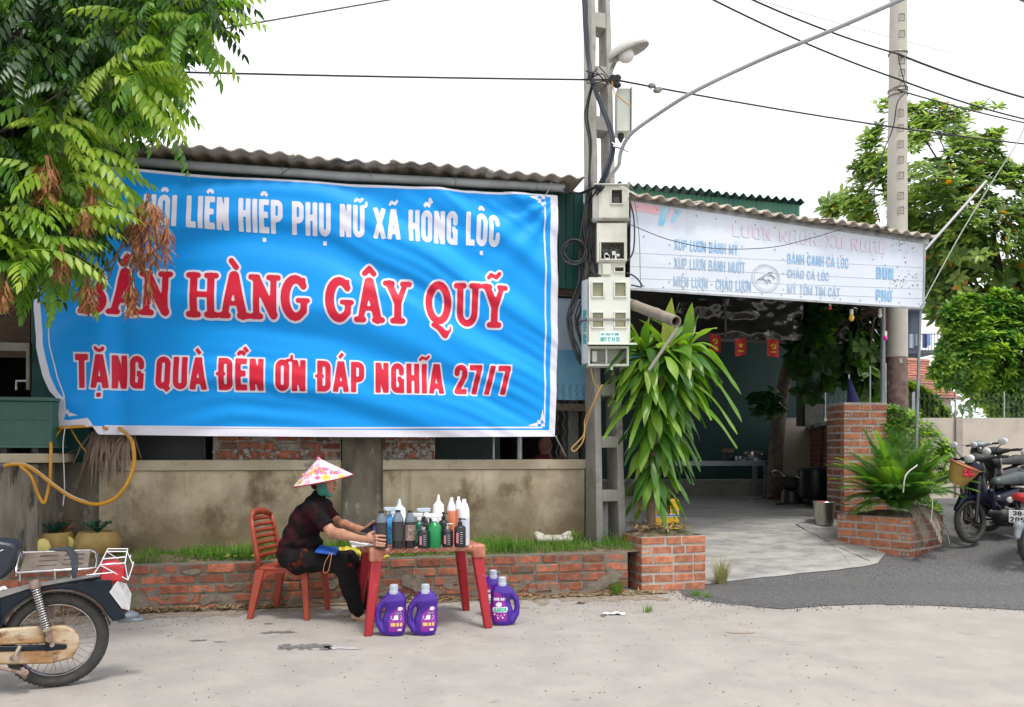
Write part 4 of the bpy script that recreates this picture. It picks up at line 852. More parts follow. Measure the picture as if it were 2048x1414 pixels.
# flags
m_flag = M('flag_red', (.55,.03,.02), .6, col2=(.45,.02,.02), scale=5); m_yel = M('flag_yellow', (.85,.6,.05), .6)
def star(c, ax, ay, R_, nn):
 p = []
 for k in range(10): a = PI/2+k*PI/5; q_ = R_ if k % 2 == 0 else R_*.39; p.append(c+ax*q_*math.cos(a)+ay*q_*math.sin(a)+nn)
 return [c+nn]+p, [(0, 1+k, 1+(k+1) % 10) for k in range(10)]
fx = Vector((1,0,0)); fz = UP; nn = Vector((0,-.006,0))
for (px, py, kind, lab) in ((1365, 672, 's', 'small red flag with yellow emblem, half hidden by the strap-leaved plant'), (1430, 674, 'h', 'small red flag with yellow hammer and sickle hanging at the shed rail'), (1481, 682, 's', 'small red flag with yellow star hanging in the middle of the shed opening'), (1546, 684, 'h', 'small shaded red flag hanging at the dark right end of the flag string')):
 f = thing('flag', lab, 'flag', P(px, py+30, 12.0), 'small red flags strung under the shed rail'); mb = MB(); c = P(px, py+12, 12.0)
 mb.grid(lambda u_, v_: c+Vector(((u_-.5)*.17, .012*math.sin(u_*6+px)+.01*v_, (v_-.5)*.26+(u_-.5)*(.03 if px % 2 else -.03))), 8, 8); obj('cloth', mb, m_flag, f, smooth=180)
 mb = MB()
 if kind == 's': v, fc = star(c+Vector((0,-.016,.02)), fx, fz, .045, nn); mb.add(v, fc)
 else:
  pts = [c+Vector((-.01+.038*math.cos(t), -.024, .02+.038*math.sin(t))) for t in np.linspace(-2.2, 1.9, 12)]; mb.tube(pts, [.003+.006*math.sin(PI*i/11) for i in range(12)], 5)
  mb.bar(c+Vector((.03, -.026, -.02)), c+Vector((-.03, -.026, .04)), .009); mb.bar(c+Vector((-.045, -.028, .025)), c+Vector((-.015, -.028, .055)), .014)
 obj('emblem', mb, m_yel, f, smooth=0)
 mb = MB(); mb.add(*[[c+Vector((-.04,-.022,-.07)), c+Vector((.04,-.022,-.07)), c+Vector((.04,-.022,-.055)), c+Vector((-.04,-.022,-.055))], [(0,1,2,3)]]); obj('emblem', mb, m_yel, f)
mb = MB(); mb.tube(smooth_path([P(1340, 655, 12.05), P(1365, 666, 12.05), P(1430, 664, 12.05), P(1481, 673, 12.05), P(1546, 673, 12.05), P(1600, 668, 12.05)]), .003, 4)
tag(obj('flag_string', mb, m_dark), 'thin string carrying the little red flags under the shed rail', 'string')
# far side: boundary wall, tiled house, grey house
m_cream = M('cream_render', (.56,.50,.42), .9, col2=(.48,.43,.36), scale=1.2, bump=.2, bscale=30, col3=(.42,.36,.29), scale3=2.4, lo3=.55, hi3=.75)
cw = thing('boundary_wall', 'long cream rendered boundary wall behind the parked motorbikes', 'wall', (8, 16, .5))
wl, wr = P(1600, 835, 16.4), P(2300, 838, 15.4); 
def wseg(pa, pb, name, z0, z1, d0, d1, mat, **k):
 u_ = (pb-pa); u_.z = 0; u_.normalize(); n_ = Vector((u_.y, -u_.x, 0)); mb = MB(); A_ = Vector((pa.x, pa.y, 0)); B_ = Vector((pb.x, pb.y, 0))
 mb.hexa([A_+n_*d0+UP*z0, B_+n_*d0+UP*z0, B_+n_*d1+UP*z0, A_+n_*d1+UP*z0], [A_+n_*d0+UP*z1, B_+n_*d0+UP*z1, B_+n_*d1+UP*z1, A_+n_*d1+UP*z1]); return obj(name, mb, mat, cw, **k)
for px in (1730, 1911, 2095):
 a, b = P(px-185 if px > 1730 else 1560, 836, 16), P(px-4, 836, 16); wseg(P(px-180, 836, 16), P(px-5, 836, 16), 'wall_panel', .3, 2.09, -.06, .06, m_cream)
 wseg(P(px-5, 836, 16), P(px+8, 836, 16), 'pier', .3, 2.1, -.1, .12, M('wall_pier', (.42,.38,.33), .9, col2=(.34,.3,.26), scale=3))
wseg(P(2103, 836, 16), P(2500, 836, 16), 'wall_panel', .3, 2.09, -.06, .06, m_cream)
fn_ = thing('mesh_fence', 'chain link fence on thin posts standing on top of the cream boundary wall', 'fence', (8, 16.1, 2.1))
for px in (1828, 1911, 2008, 1650): mb = MB(); mb.tube([P(px, 838, 16.15), P(px, 783, 16.15)], .018, 8); obj('post', mb, m_steel, fn_)
a = P(1600, 837, 16.2); mb = chainlink(a, Vector((1,0,0)), UP, 5.2, .55, .1, .0028); obj('chain_link_mesh', mb, M('dull_wire', (.2,.21,.2), .6, .4), fn_, kind='stuff', smooth=0)
m_tile = M('clay_roof_tile', (.36,.13,.08), .85, col2=(.22,.085,.06), scale=2, rand=.2, col3=(.14,.09,.07), scale3=1.5, bump=.3)
hs_ = thing('tiled_house', 'old cream cottage with red clay tile roof behind the boundary wall', 'house', P(1800, 840, 26))
h0, h1 = P(1735, 790, 26), P(1902, 780, 27.5); hu = (h1-h0); hu.z = 0; hu.normalize(); hz = h0.z
mb = MB(); q = [Vector((h0.x, h0.y, 0)), Vector((h1.x, h1.y, 0)), Vector((h1.x+1, h1.y+5, 0)), Vector((h0.x+1, h0.y+5, 0))]; mb.hexa([p+UP*.3 for p in q], [p+UP*hz for p in q]); obj('wall', mb, m_cream, hs_)
up_ = Vector((.25, 2.6, 1.55)); nr = 14; r = random.Random(4); nt_ = 0
e_a = h0-hu*.3-Vector((0, .3, .05)); Lr = (h1-h0).length+.5
mbt = MB(); tile = MB(); tile.add([(-.12, 0, 0), (.12, 0, 0), (.12, .22, .0), (-.12, .22, .0), (-.12, 0, .03), (.12, 0, .03), (.12, .22, .012), (-.12, .22, .012)], [(3,2,1,0), (4,5,6,7), (0,1,5,4), (1,2,6,5), (2,3,7,6), (3,0,4,7)])
tme = mesh_of(tile, 'roof_tile', m_tile); sl_ = up_.normalized(); tn = hu.cross(sl_).normalized(); TR = Matrix((hu, sl_, tn)).transposed().to_4x4()
nc = int(Lr/.25)
for i in range(nr):
 for j in range(nc):
  c = e_a+hu*(.12+j*.25+(.0 if i % 2 else .1))+sl_*(i*.215)+tn*r.uniform(.0, .012)
  if nt_ < 290: inst('roof_tile', tme, hs_, Matrix.Translation(c) @ TR); nt_ += 1
  else:
   b_ = len(mbt.v); mbt.v += [(Matrix.Translation(c) @ TR) @ p for p in tile.v]; mbt.f += [[b_+k for k in f] for f in tile.f]; mbt.m += [0]*len(tile.f)
if mbt.v: obj('roof_tile', mbt, m_tile, hs_, kind='stuff', smooth=0)
mb = MB(); mb.add([e_a-UP*.02, e_a+hu*Lr-UP*.02, e_a+hu*Lr+sl_*3.1-UP*.02, e_a+sl_*3.1-UP*.02], [(0,1,2,3)]); obj('roof_deck', mb, m_wood, hs_)
mb = MB(); mb.tube([e_a+sl_*3.05+tn*.03, e_a+hu*Lr+sl_*3.05+tn*.03], .09, 8); mb.tube([e_a+tn*.05, e_a+sl_*3.05+tn*.05], .07, 8); obj('ridge', mb, M('ridge_clay', (.45,.24,.16), .85, col2=(.34,.17,.12), scale=5), hs_)
w = [P(1846, 800, 26.3), P(1863, 800, 26.3)]; mb = MB(); mb.box(((w[0].x+w[1].x)/2, h0.y+(w[0].x-h0.x)*hu.y/hu.x-.03, hz-.42), (.34, .06, .55)); wo = obj('window', mb, M('green_shutter', (.06,.3,.2), .6), hs_); 
mb = MB(); cx_ = (w[0].x+w[1].x)/2; cy_ = h0.y+(w[0].x-h0.x)*hu.y/hu.x-.07
for k in range(5): mb.bar((cx_-.16+.08*k, cy_, hz-.68), (cx_-.16+.08*k, cy_, hz-.15), .012)
mb.box((cx_, cy_, hz-.11), (.46, .1, .04)); obj('window_bars', mb, m_steel, hs_)
gh = thing('grey_house', 'grey two storey house with a laundry balcony seen between sign and tree', 'house', P(1840, 830, 34))
m_gh = M('slate_paint', (.12,.14,.19), .8, col2=(.1,.12,.16), scale=2); m_gw = M('house_white', (.6,.63,.68), .8, col2=(.52,.55,.6), scale=1)
def pbox(px0, px1, py0, py1, Y, dep, mat, name, parent, **k):
 a, b = P(px0, py1, Y), P(px1, py0, Y); mb = MB(); mb.box(((a.x+b.x)/2, Y+dep/2, (a.z+b.z)/2), (b.x-a.x, dep, b.z-a.z)); return obj(name, mb, mat, parent, **k)
pbox(1560, 1822, 600, 860, 36, 5, m_gw, 'wall', gh); pbox(1822, 1838, 618, 720, 35, 5, m_gh, 'wall', gh, label='slate grey painted wall'); pbox(1800, 1870, 606, 619, 34.4, 6, m_gh, 'balcony_roof', gh)
pbox(1640, 1690, 640, 690, 35.9, .15, m_gh, 'window', gh); pbox(1600, 1625, 650, 700, 35.9, .15, m_gh, 'window', gh); pbox(1560, 1880, 700, 706, 34.6, 1.6, m_gh, 'balcony_floor', gh)
mb = MB()
for k in range(46): x = P(1600, 700, 34.5).x+k*.135; mb.bar((x, 34.5, P(0, 703, 34.5).z), (x, 34.5, P(0, 668, 34.5).z), .02)
mb.bar(P(1600, 668, 34.5), P(1885, 668, 34.5), .04); obj('railing', mb, M('black_iron', (.03,.03,.035), .5), gh)
for k, (px, c, w_) in enumerate(((1812, (.08,.1,.2), 7), (1823, (.35,.45,.55), 6), (1834, (.25,.3,.36), 6), (1850, (.05,.07,.2), 7), (1858, (.25,.4,.65), 6))):
 a = P(px, 668, 34.3); mb = MB(); mb.grid(lambda u_, v_: a+Vector(((u_-.5)*w_/FL*34*1.3, .04*math.sin(u_*9+k), -v_*(.5+.1*(k % 2)))), 6, 4)
 lab = ['black garment at the left end of the balcony laundry', 'pale blue garment second from left on the balcony', 'grey garment in the middle of the balcony laundry', 'navy jacket on the balcony right of the grey garment', 'light blue shirt at the right end of the balcony laundry'][k]
 tag(obj('laundry', mb, M('cloth_%d' % k, c, .9, col2=tuple(v*.7 for v in c), scale=3), smooth=180), lab, 'laundry', 'laundry on the balcony railing')
# concrete H pole with ladder holes
m_pole = M('pole_concrete', (.42,.41,.38), .92, col2=(.32,.31,.28), scale=4, bump=.5, bscale=60, col3=(.2,.19,.17), scale3=5, lo3=.55, hi3=.7)
stain_wall(m_pole, .3, 2.2, (.12,.115,.1), .8, streak=False)
pole = thing('utility_pole', 'weathered concrete ladder pole carrying the meter boxes and cables', 'pole', (.98, 8.55, .3))
PB = Vector((1.0, 8.42, .3)); an = math.radians(17); pax = Vector((math.cos(an), math.sin(an), 0)); pay = Vector((-math.sin(an), math.cos(an), 0))
PH = 7.6; W0, W1 = .345, .185; DP = .3
def pw(z): return W0+(W1-W0)*(z-.3)/PH
cxb, cxt = P(1212, 0, 8.55).x, P(1192, 0, 8.55).x
def pcen(z): t = (z-.3)/PH; return Vector((cxb+(cxt-cxb)*t*1.25, 8.55, z))
rail = .075
holes = [(.42,.885),(1.006,1.45),(1.573,2.0),(2.12,2.56),(2.68,3.1),(3.22,3.66),(3.78,4.12),(4.235,4.8),(4.95,5.3),(5.48,5.89),(6.05,6.5),(6.65,7.05),(7.2,7.5)]
mb = MB(); segs = []; z = .25
def pq(z, x0, x1, d0=-DP/2, d1=DP/2): c = pcen(z); f_ = 1-.35*(z-.3)/PH; d0 *= f_; d1 *= f_; return [c+pax*x0+pay*d0, c+pax*x1+pay*d0, c+pax*x1+pay*d1, c+pax*x0+pay*d1]
for sd_ in (-1, 1):
 zs = [.25+k*.25 for k in range(31)]; vs = []; r = random.Random(sd_+5)
 for z in zs:
  w = pw(z)/2; a, b = (-w, -w+rail*pw(z)/W0*1.05) if sd_ < 0 else (w-rail*pw(z)/W0*1.05, w)
  if sd_ > 0: pass
  vs += [p+pax*r.uniform(-.004, .004)+pay*r.uniform(-.004, .004) for p in pq(z, a, b)]
 fs = []
 for i in range(len(zs)-1):
  for k in range(4): fs.append((4*i+k, 4*i+(k+1) % 4, 4*i+4+(k+1) % 4, 4*i+4+k))
 fs += [(3,2,1,0), tuple(4*(len(zs)-1)+k for k in range(4))]; mb.add(vs, fs)
obj('rail', mb, m_pole, pole, bevel=.008, smooth=30)
edges = [.25]+[v for h in holes for v in h]+[7.8]
for i in range(0, len(edges), 2):
 z0, z1 = edges[i], edges[i+1]
 if z1-z0 < .02: continue
 w0 = pw(z0)/2-rail*.98*pw(z0)/W0; w1 = pw(z1)/2-rail*.98*pw(z1)/W0; mb = MB()
 mb.hexa(pq(z0, -w0, w0, -DP/2+.012, DP/2-.012), pq(z1, -w1, w1, -DP/2+.012, DP/2-.012)); obj('rung', mb, m_pole, pole, bevel=.006)
m_band = M('band_steel', (.3,.3,.3), .5, .7, col2=(.2,.16,.12), scale=12)
# meter boxes
m_box = M('meter_box_plastic', (.62,.62,.55), .55, col2=(.5,.5,.43), scale=4, col3=(.3,.26,.18), scale3=7, lo3=.62, hi3=.74)
m_box2 = M('clean_meter_box', (.66,.69,.62), .5, col2=(.6,.63,.56), scale=3, col3=(.45,.44,.36), scale3=6, lo3=.64, hi3=.8)
m_glass = M('dusty_window', (.30,.30,.18), .2, col2=(.22,.22,.13), scale=6, spec=.6); m_black = M('meter_black', (.02,.02,.02), .6)
YB = 8.18
def bx(px0, px1, py0, py1, Y=YB, front=0): a, b = P(px0, py1, Y-front), P(px1, py0, Y-front); return a.x, b.x, a.z, b.z
def frame_rect(mb, x0, x1, z0, z1, y, w, d): 
 mb.box(((x0+x1)/2, y, z0+w/2), (x1-x0, d, w)); mb.box(((x0+x1)/2, y, z1-w/2), (x1-x0, d, w)); mb.box((x0+w/2, y, (z0+z1)/2), (w, d, z1-z0-2*w)); mb.box((x1-w/2, y, (z0+z1)/2), (w, d, z1-z0-2*w))
def meter_box(name, lab, cx, z0, w, h, dep, mat, wins, Y):
 """a shell with a side, a front frame cut by windows, meters inside"""
 t = thing(name, lab, 'meter box', (cx, Y, z0)); return t
def panel_with_holes(mb, x0, x1, z0, z1, y, th, holes):
 """front plate at y (thickness th towards +y) with rectangular holes"""
 xs_ = sorted({x0, x1, *[h[0] for h in holes], *[h[1] for h in holes]}); zs_ = sorted({z0, z1, *[h[2] for h in holes], *[h[3] for h in holes]})
 for i in range(len(xs_)-1):
  for j in range(len(zs_)-1):
   cx, cz = (xs_[i]+xs_[i+1])/2, (zs_[j]+zs_[j+1])/2
   if any(h[0] < cx < h[1] and h[2] < cz < h[3] for h in holes): continue
   mb.box((cx, y+th/2, cz), (xs_[i+1]-xs_[i], th, zs_[j+1]-zs_[j]))
def bigbox(name, lab, rect, Y, dep, mat, wins, parts=()):
 x0, x1, z0, z1 = rect; t = thing(name, lab, 'meter box', ((x0+x1)/2, Y, z0)); mb = MB()
 wl_ = [bx(*w_[:4], Y) for w_ in wins]; panel_with_holes(mb, x0, x1, z0, z1, Y, .012, wl_)
 mb.box((x0+.004, Y+dep/2+.006, (z0+z1)/2), (.008, dep-.012, z1-z0)); mb.box((x1-.004, Y+dep/2+.006, (z0+z1)/2), (.008, dep-.012, z1-z0))
 mb.box(((x0+x1)/2, Y+dep/2+.006, z1-.004), (x1-x0-.017, dep-.012, .008)); mb.box(((x0+x1)/2, Y+dep/2+.006, z0+.004), (x1-x0-.017, dep-.012, .008)); mb.box(((x0+x1)/2, Y+dep-.003, (z0+z1)/2), (x1-x0-.017, .006, z1-z0-.017))
 obj('case', mb, mat, t, smooth=0)
 for w_, (a, b, c, d) in zip(wins, wl_):
  mb = MB(); frame_rect(mb, a-.014, b+.014, c-.014, d+.014, Y-.006, .014, .012); obj('window_frame', mb, mat, t, bevel=.003)
  if w_[4] == 'glass': mb = MB(); mb.box(((a+b)/2, Y+.02, (c+d)/2), (b-a, .006, d-c)); obj('window_pane', mb, m_glass, t)
  mb = MB(); mb.box(((a+b)/2, Y+.09, (c+d)/2-.02), ((b-a)*.8, .05, (d-c)*.7)); obj('meter', mb, m_box if w_[4] == 'glass' else M('meter_grey', (.16,.16,.15), .5, col2=(.06,.06,.06), scale=20), t, bevel=.006)
 return t
t1 = bigbox('meter_box', 'dirty white meter box with one small square window, topmost on the ladder pole', bx(1197, 1258, 371, 441), YB, .2, m_box, [(1223, 1244, 380, 407, 'open')])
x0, x1, z0, z1 = bx(1197, 1258, 371, 441); mb = MB(); mb.box(((x0+x1)/2-.02, YB+.09, z1+.006), (x1-x0+.06, .24, .012)); obj('lid', mb, m_box, t1, bevel=.004)
mb = MB(); mb.hexa([Vector((x0-.055, YB+.05, z0-.0)), Vector((x0-.002, YB+.01, z0)), Vector((x0-.002, YB+.19, z0)), Vector((x0-.055, YB+.19, z0))], [Vector((x0-.055, YB+.05, z1)), Vector((x0-.002, YB+.01, z1)), Vector((x0-.002, YB+.19, z1)), Vector((x0-.055, YB+.19, z1))]); obj('side_flange', mb, m_box, t1)
t2 = bigbox('meter_box', 'dirty meter box with a broken opening full of wiring, second from the top', bx(1194, 1254, 446, 523), YB, .2, m_box, [(1202, 1248, 485, 518, 'open')])
x0, x1, z0, z1 = bx(1202, 1248, 485, 518); mb = MB(); r = random.Random(3)
for i in range(7): a = r.uniform(x0+.01, x1-.03); mb.box((a, YB+.03, z0+r.uniform(.02, .07)), (r.uniform(.02, .05), .03, r.uniform(.02, .05)))
obj('breaker', mb, M('breaker_white', (.6,.6,.56), .5), t2, kind='stuff')
mb = MB()
for i in range(6): mb.tube(smooth_path([(r.uniform(x0, x1), YB+.04, z1-.01), (r.uniform(x0, x1), YB+.01, (z0+z1)/2+r.uniform(-.03, .05)), (r.uniform(x0, x1), YB+.04, z0+.02)], 5), .004, 5)
obj('wire', mb, m_black, t2, kind='stuff')
t3 = bigbox('junction_box', 'small cracked white junction box with a square hole between the meter boxes', bx(1198, 1251, 523, 556), YB+.03, .12, m_box, [(1230, 1247, 535, 543, 'open')]); t3['category'] = 'junction box'
mb = MB(); a, b, c, d = bx(1205, 1222, 527, 549, YB); mb.box(((a+b)/2, YB+.015, (c+d)/2), (b-a, .03, d-c)); obj('cover', mb, m_box, t3, bevel=.006)
wins4 = [(1185, 1206, 566, 593, 'glass'), (1230, 1251, 566, 593, 'glass'), (1185, 1206, 626, 654, 'glass'), (1230, 1251, 626, 654, 'glass')]
t4 = bigbox('meter_box', 'large cream meter box with four small windows and an open flap', bx(1176, 1258, 558, 690), YB-.08, .24, m_box2, wins4)
x0, x1, z0, z1 = bx(1176, 1258, 558, 690, YB-.08); mb = MB(); mb.hexa([Vector((x0-.05, YB-.0, z0-.18)), Vector((x0-.002, YB-.075, z0-.18)), Vector((x0-.002, YB+.16, z0-.18)), Vector((x0-.05, YB+.16, z0-.18))], [Vector((x0-.05, YB, z1)), Vector((x0-.002, YB-.075, z1)), Vector((x0-.002, YB+.16, z1)), Vector((x0-.05, YB+.16, z1))]); obj('side_flange', mb, m_box2, t4)
a, b, c, d = bx(1176, 1258, 692, 732, YB-.08); mb = MB(); frame_rect(mb, a, b, c, d, YB-.0, .022, .16); mb.box(((a+b)/2-.02, YB, (c+d)/2), (.018, .15, d-c-.05)); mb.box(((a+b)/2, YB+.1, (c+d)/2), (b-a, .01, d-c)); mb.box(((a+b)/2+.03, YB-.08, c-.015), (.03, .012, .05)); obj('terminal_tray', mb, m_box2, t4, bevel=.003)
mb = MB(); fl = bx(1174, 1270, 684, 692, YB-.08); mb.hexa([Vector((fl[0], YB-.22, fl[2]-.005)), Vector((fl[1], YB-.22, fl[2]-.005)), Vector((fl[1], YB-.085, fl[3]-.015)), Vector((fl[0], YB-.085, fl[3]-.015))], [Vector((fl[0], YB-.22, fl[2]+.007)), Vector((fl[1], YB-.22, fl[2]+.007)), Vector((fl[1], YB-.085, fl[3]-.003)), Vector((fl[0], YB-.085, fl[3]-.003))]); obj('flap', mb, m_box2, t4)
mb = MB(); mb.box((a+.07, YB-.02, (c+d)/2), (.05, .06, .11)); obj('breaker', mb, M('breaker_white', (.6,.6,.56), .5), t4, bevel=.005)
st = [P(1200, 662, YB-.083), P(1240, 662, YB-.083), P(1240, 684, YB-.083), P(1200, 684, YB-.083)]; mb = MB(); mb.add(st, [(0,1,2,3)]); obj('sticker', mb, M('sticker_white', (.75,.8,.8), .5), t4)
m_teal = M('teal_ink', (.02,.35,.33), .5); o_ = Vector((0, -.002, 0))
sq_ = lambda x0, x1, y0, y1: [P(x0, y0, YB-.083), P(x1, y0, YB-.083), P(x1, y1, YB-.083), P(x0, y1, YB-.083)]
obj('lettering', text_mesh('HÚT HẦM VỆ SINH', sq_(1202, 1238, 666, 671), o_, t=.08, res=.1), m_teal, t4, smooth=0); obj('lettering', text_mesh('0917 17 44 55', sq_(1201, 1239, 674, 683), o_, t=.1, res=.08), m_teal, t4, smooth=0)
mb = text_mesh('0912 934 1019', [Vector((x0-.045, YB-.012, z0+.36)), Vector((x0-.045, YB-.012, z0+.02)), Vector((x0-.012, YB-.062, z0+.02)), Vector((x0-.012, YB-.062, z0+.36))], Vector((-.003,-.003,0)), t=.1, res=.1); obj('lettering', mb, m_teal, t4, smooth=0)
for py in (438, 642):
 c = P(1222, py, YB-.01); w_ = .17 if py == 438 else .235; mb = MB(); y_ = YB-.012 if py == 438 else YB-.095
 x0_, x1_ = (P(1196, py, YB).x, P(1259, py, YB).x) if py == 438 else (P(1175, py, YB-.1).x, P(1259, py, YB-.1).x)
 z_ = c.z; mb.tube([(x0_-.06, YB+.35, z_), (x0_-.06, YB+.03, z_), (x0_, y_, z_), (x1_, y_, z_), (x1_+.015, YB+.05, z_), (x1_+.01, YB+.35, z_)], .011, 6, sq=(.3, 1.3)); obj('strap', mb, m_band, pole)
eb = thing('equipment_box', 'tall white telecom box strapped to the right side of the pole below the street lamp', 'box', P(1247, 262, 8.5))
a, b = P(1234, 262, 8.42), P(1261, 176, 8.42); mb = MB(); mb.box(((a.x+b.x)/2, 8.52, (a.z+b.z)/2), (b.x-a.x, .2, b.z-a.z)); obj('case', mb, m_box2, eb, bevel=.006)
mb = MB(); mb.box((b.x+.012, 8.52, (a.z+b.z)/2), (.02, .22, b.z-a.z+.02)); obj('door', mb, m_box2, eb, bevel=.005)
mb = MB(); mb.box((b.x+.002, 8.40, (a.z+b.z)/2), (.006, .01, b.z-a.z)); obj('door_seam', mb, m_black, eb)
mb = MB(); mb.lathe([(.03, 0), (.035, -.04), (.012, -.09)], ((a.x+b.x)/2-.02, 8.5, a.z), 10); obj('cable_gland', mb, m_black, eb)
# street lamp
lamp = thing('street_lamp', 'small oval white street lamp with round bulb on the ladder pole', 'street lamp', P(1222, 170, 8.35))
m_lampw = M('lamp_white', (.55,.55,.52), .5, col2=(.4,.4,.37), scale=6)
mb = MB(); mb.tube(smooth_path([P(1219, 165, 8.38), P(1223, 140, 8.36), P(1231, 122, 8.3)], 5), .022, 8); obj('bracket', mb, m_steel, lamp)
ax_ = (P(1298, 88, 8.2)-P(1217, 122, 8.2)); c_ = P(1258, 106, 8.2); ll = ax_.length/2; ax_.normalize(); Rl = Matrix((ax_, Vector((0,1,0)), ax_.cross(Vector((0,1,0))).normalized())).transposed()
mb = MB(); vs = []; fs = []; n = 20; prof = [(1, 0), (.97, .045), (.8, .085), (.45, .11), (0, .115)]
for (f_, h_) in prof:
 for k in range(n): q_ = 2*PI*k/n; vs.append(c_+Rl @ Vector((ll*f_*math.cos(q_)*(1 if math.cos(q_) > 0 else 1.0), .13*f_*math.sin(q_)*(1-.25*math.cos(q_)*-1), (-h_ if False else h_)*(1 if Rl[2][2] > 0 else -1))))
for i in range(len(prof)-1):
 for k in range(n): fs.append((i*n+k, i*n+(k+1) % n, (i+1)*n+(k+1) % n, (i+1)*n+k))
mb.add(vs, fs); o = obj('lamp_shade', mb, m_lampw, lamp, smooth=180); sf = o.modifiers.new('s', 'SOLIDIFY'); sf.thickness = .008
mb = MB(); mb.ell(P(1252, 111, 8.2)-UP*.0, (.085, .08, .075), 14); obj('bulb', mb, M('milk_glass', (.75,.74,.76), .3, col2=(.7,.69,.7), scale=2), lamp, smooth=180)
# round spun concrete pole
rp = thing('utility_pole', 'tall smooth round concrete pole rising behind the menu sign', 'pole', (5.9, 12.4, .4))
m_rpole = M('spun_concrete', (.47,.45,.40), .85, col2=(.40,.38,.34), scale=2, bump=.2, col3=(.3,.29,.25), scale3=3, lo3=.6, hi3=.75)
b0 = P(1791, 450, 12.2); b0.z = .3; tp = P(1797, -60, 12.2); mb = MB()
def rpc(z): return Vector((b0.x+(tp.x-b0.x)*(z-.3)/(tp.z-.3), 12.2, z)), .178+(.118-.178)*(z-.3)/(tp.z-.3)
mb.tube([rpc(.3)[0], rpc(9)[0]], [rpc(.3)[1], rpc(9)[1]], 28); obj('shaft', mb, m_rpole, rp, smooth=60)
m_npl = M('number_recess', (.36,.34,.30), .9, col2=(.3,.28,.25), scale=12)
for py in (42, 75, 128, 152, 232, 262, 294, 325, 356, 396, 425):
 c, rr = P(1796 if py < 200 else 1793, py, 12.2), rpc(P(0, py, 12.2).z)[1]; mb = MB(); frame_rect(mb, c.x-.045, c.x+.045, c.z-.055, c.z+.05, c.y-rr-.001, .008, .012); mb.box((c.x, c.y-rr, c.z), (.03, .01, .04)); obj('number_mark', mb, m_npl, rp)
mb = MB(); c, rr = rpc(.3); mb.lathe([(rpc(1.2)[1]+.004, 0), (rpc(2.9)[1]+.004, 1.55)], (rpc(2)[0].x, 12.2, 1.3), 28); obj('painted_band', mb, M('maroon_paint', (.10,.05,.045), .7, col2=(.2,.14,.12), scale=10, col3=(.4,.38,.34), scale3=9, lo3=.62, hi3=.66), rp)
for py in (184, 180, 108, 192): 
 z = P(0, py, 12.2).z; c, rr = rpc(z); mb = MB(); mb.tube([c+Vector((rr*1.04*math.cos(q_), rr*1.04*math.sin(q_), .012*math.sin(q_*2+py))) for q_ in np.linspace(0, 2*PI, 20)], .012, 6); obj('clamp_band', mb, m_band, rp)
# wires and cables
m_cab = M('cable_black', (.018,.018,.02), .55); m_cab2 = M('cable_grey', (.09,.09,.09), .6); m_cabb = M('cable_navy', (.02,.025,.045), .45)
def cable(pts, r, lab, mat=m_cab, name='cable', n=6, grp=None, cat='cable', sm=8):
 mb = MB(); mb.tube(smooth_path(pts, sm), r, n); return tag(obj(name, mb, mat, smooth=180), lab, cat, grp)
def sagw(a, b, sag, r, lab, mat=m_cab, n=14):
 mb = MB(); mb.tube([a.lerp(b, i/n)-UP*sag*4*(i/n)*(1-i/n) for i in range(n+1)], r, 5); return tag(obj('overhead_wire', mb, mat, smooth=180), lab, 'wire', 'overhead wires')
jn = P(1232, 160, 8.3)
sagw(P(-200, 128, 7.0), jn, .02, .010, 'twisted overhead wire from the left tree straight to the ladder pole')
sagw(jn, P(2400, 318, 11.5), .12, .010, 'overhead wire leaving the ladder pole to the right across the round pole')
sagw(P(340, 76, 7.5), P(800, -4, 8.5), .0, .009, 'thin wire rising from the left tree to the top edge', m_cab2)
sagw(P(-100, 190, 7.2), P(340, 76, 7.5), .03, .009, 'thin wire crossing inside the left tree crown', m_cab2)
sagw(P(1400, -14, 10.5), P(1796, 158, 12.0), .06, .013, 'steep dark wire from the top edge down to the round pole'); sagw(P(1796, 158, 12.0), P(2080, 245, 14), .05, .014, 'dark wire continuing right from the middle of the round pole')
sagw(P(1480, -12, 10.5), P(1796, 108, 12.0), .05, .013, 'twisted wire from the top edge to the upper clamp of the round pole'); sagw(P(1796, 108, 12.0), P(2080, 204, 14), .04, .017, 'thick twisted wire from the upper clamp to the right edge')
sagw(P(1796, 180, 12.0), P(2080, 252, 14), .03, .012, 'wire from the lower black clamp of the round pole to the right edge'); sagw(P(1500, -5, 11), P(1900, 105, 13), .02, .004, 'hair thin wire crossing the sky near the round pole', m_cab2)
cable([P(1813, 184, 12.0), P(1795, 205, 11.9), P(1786, 255, 11.95), P(1765, 310, 11.9), P(1748, 390, 11.9), P(1760, 445, 11.9)], .009, 'loose dark cable running down the round pole to the roof')
cable([P(1796, 110, 11.95), P(1800, 130, 11.95), P(1812, 178, 11.95)], .008, 'short cable between the two clamps of the round pole')
cable([P(2062, 210, 10), P(2040, 275, 10), P(1990, 355, 10), P(1920, 470, 10), P(1838, 620, 10)], .008, 'pale guy wire slanting down to the corner of the menu sign', M('pale_wire', (.4,.42,.36), .6))
tb = MB(); tb.tube([P(1850, 500, 9.95), P(1973, 362, 9.95)], .017, 8); tag(obj('steel_tube', tb, M('bare_steel_tube', (.5,.5,.5), .4, .6)), 'short bright steel tube slanting up from the corner of the sign', 'tube')
for px, py in ((1302, 172), (1316, 180)):
 mb = MB(); r = random.Random(px)
 for k in range(4): mb.ell(P(px+r.uniform(-4, 4), py+r.uniform(-2, 2), 8.45), (.035, .03, .028), 7)
 tag(obj('wire_clamp', mb, m_band, smooth=0), 'first small clamp on the wire right of the pole' if px == 1302 else 'second small clamp on the wire right of the pole', 'clamp', 'clamps on the overhead wire')
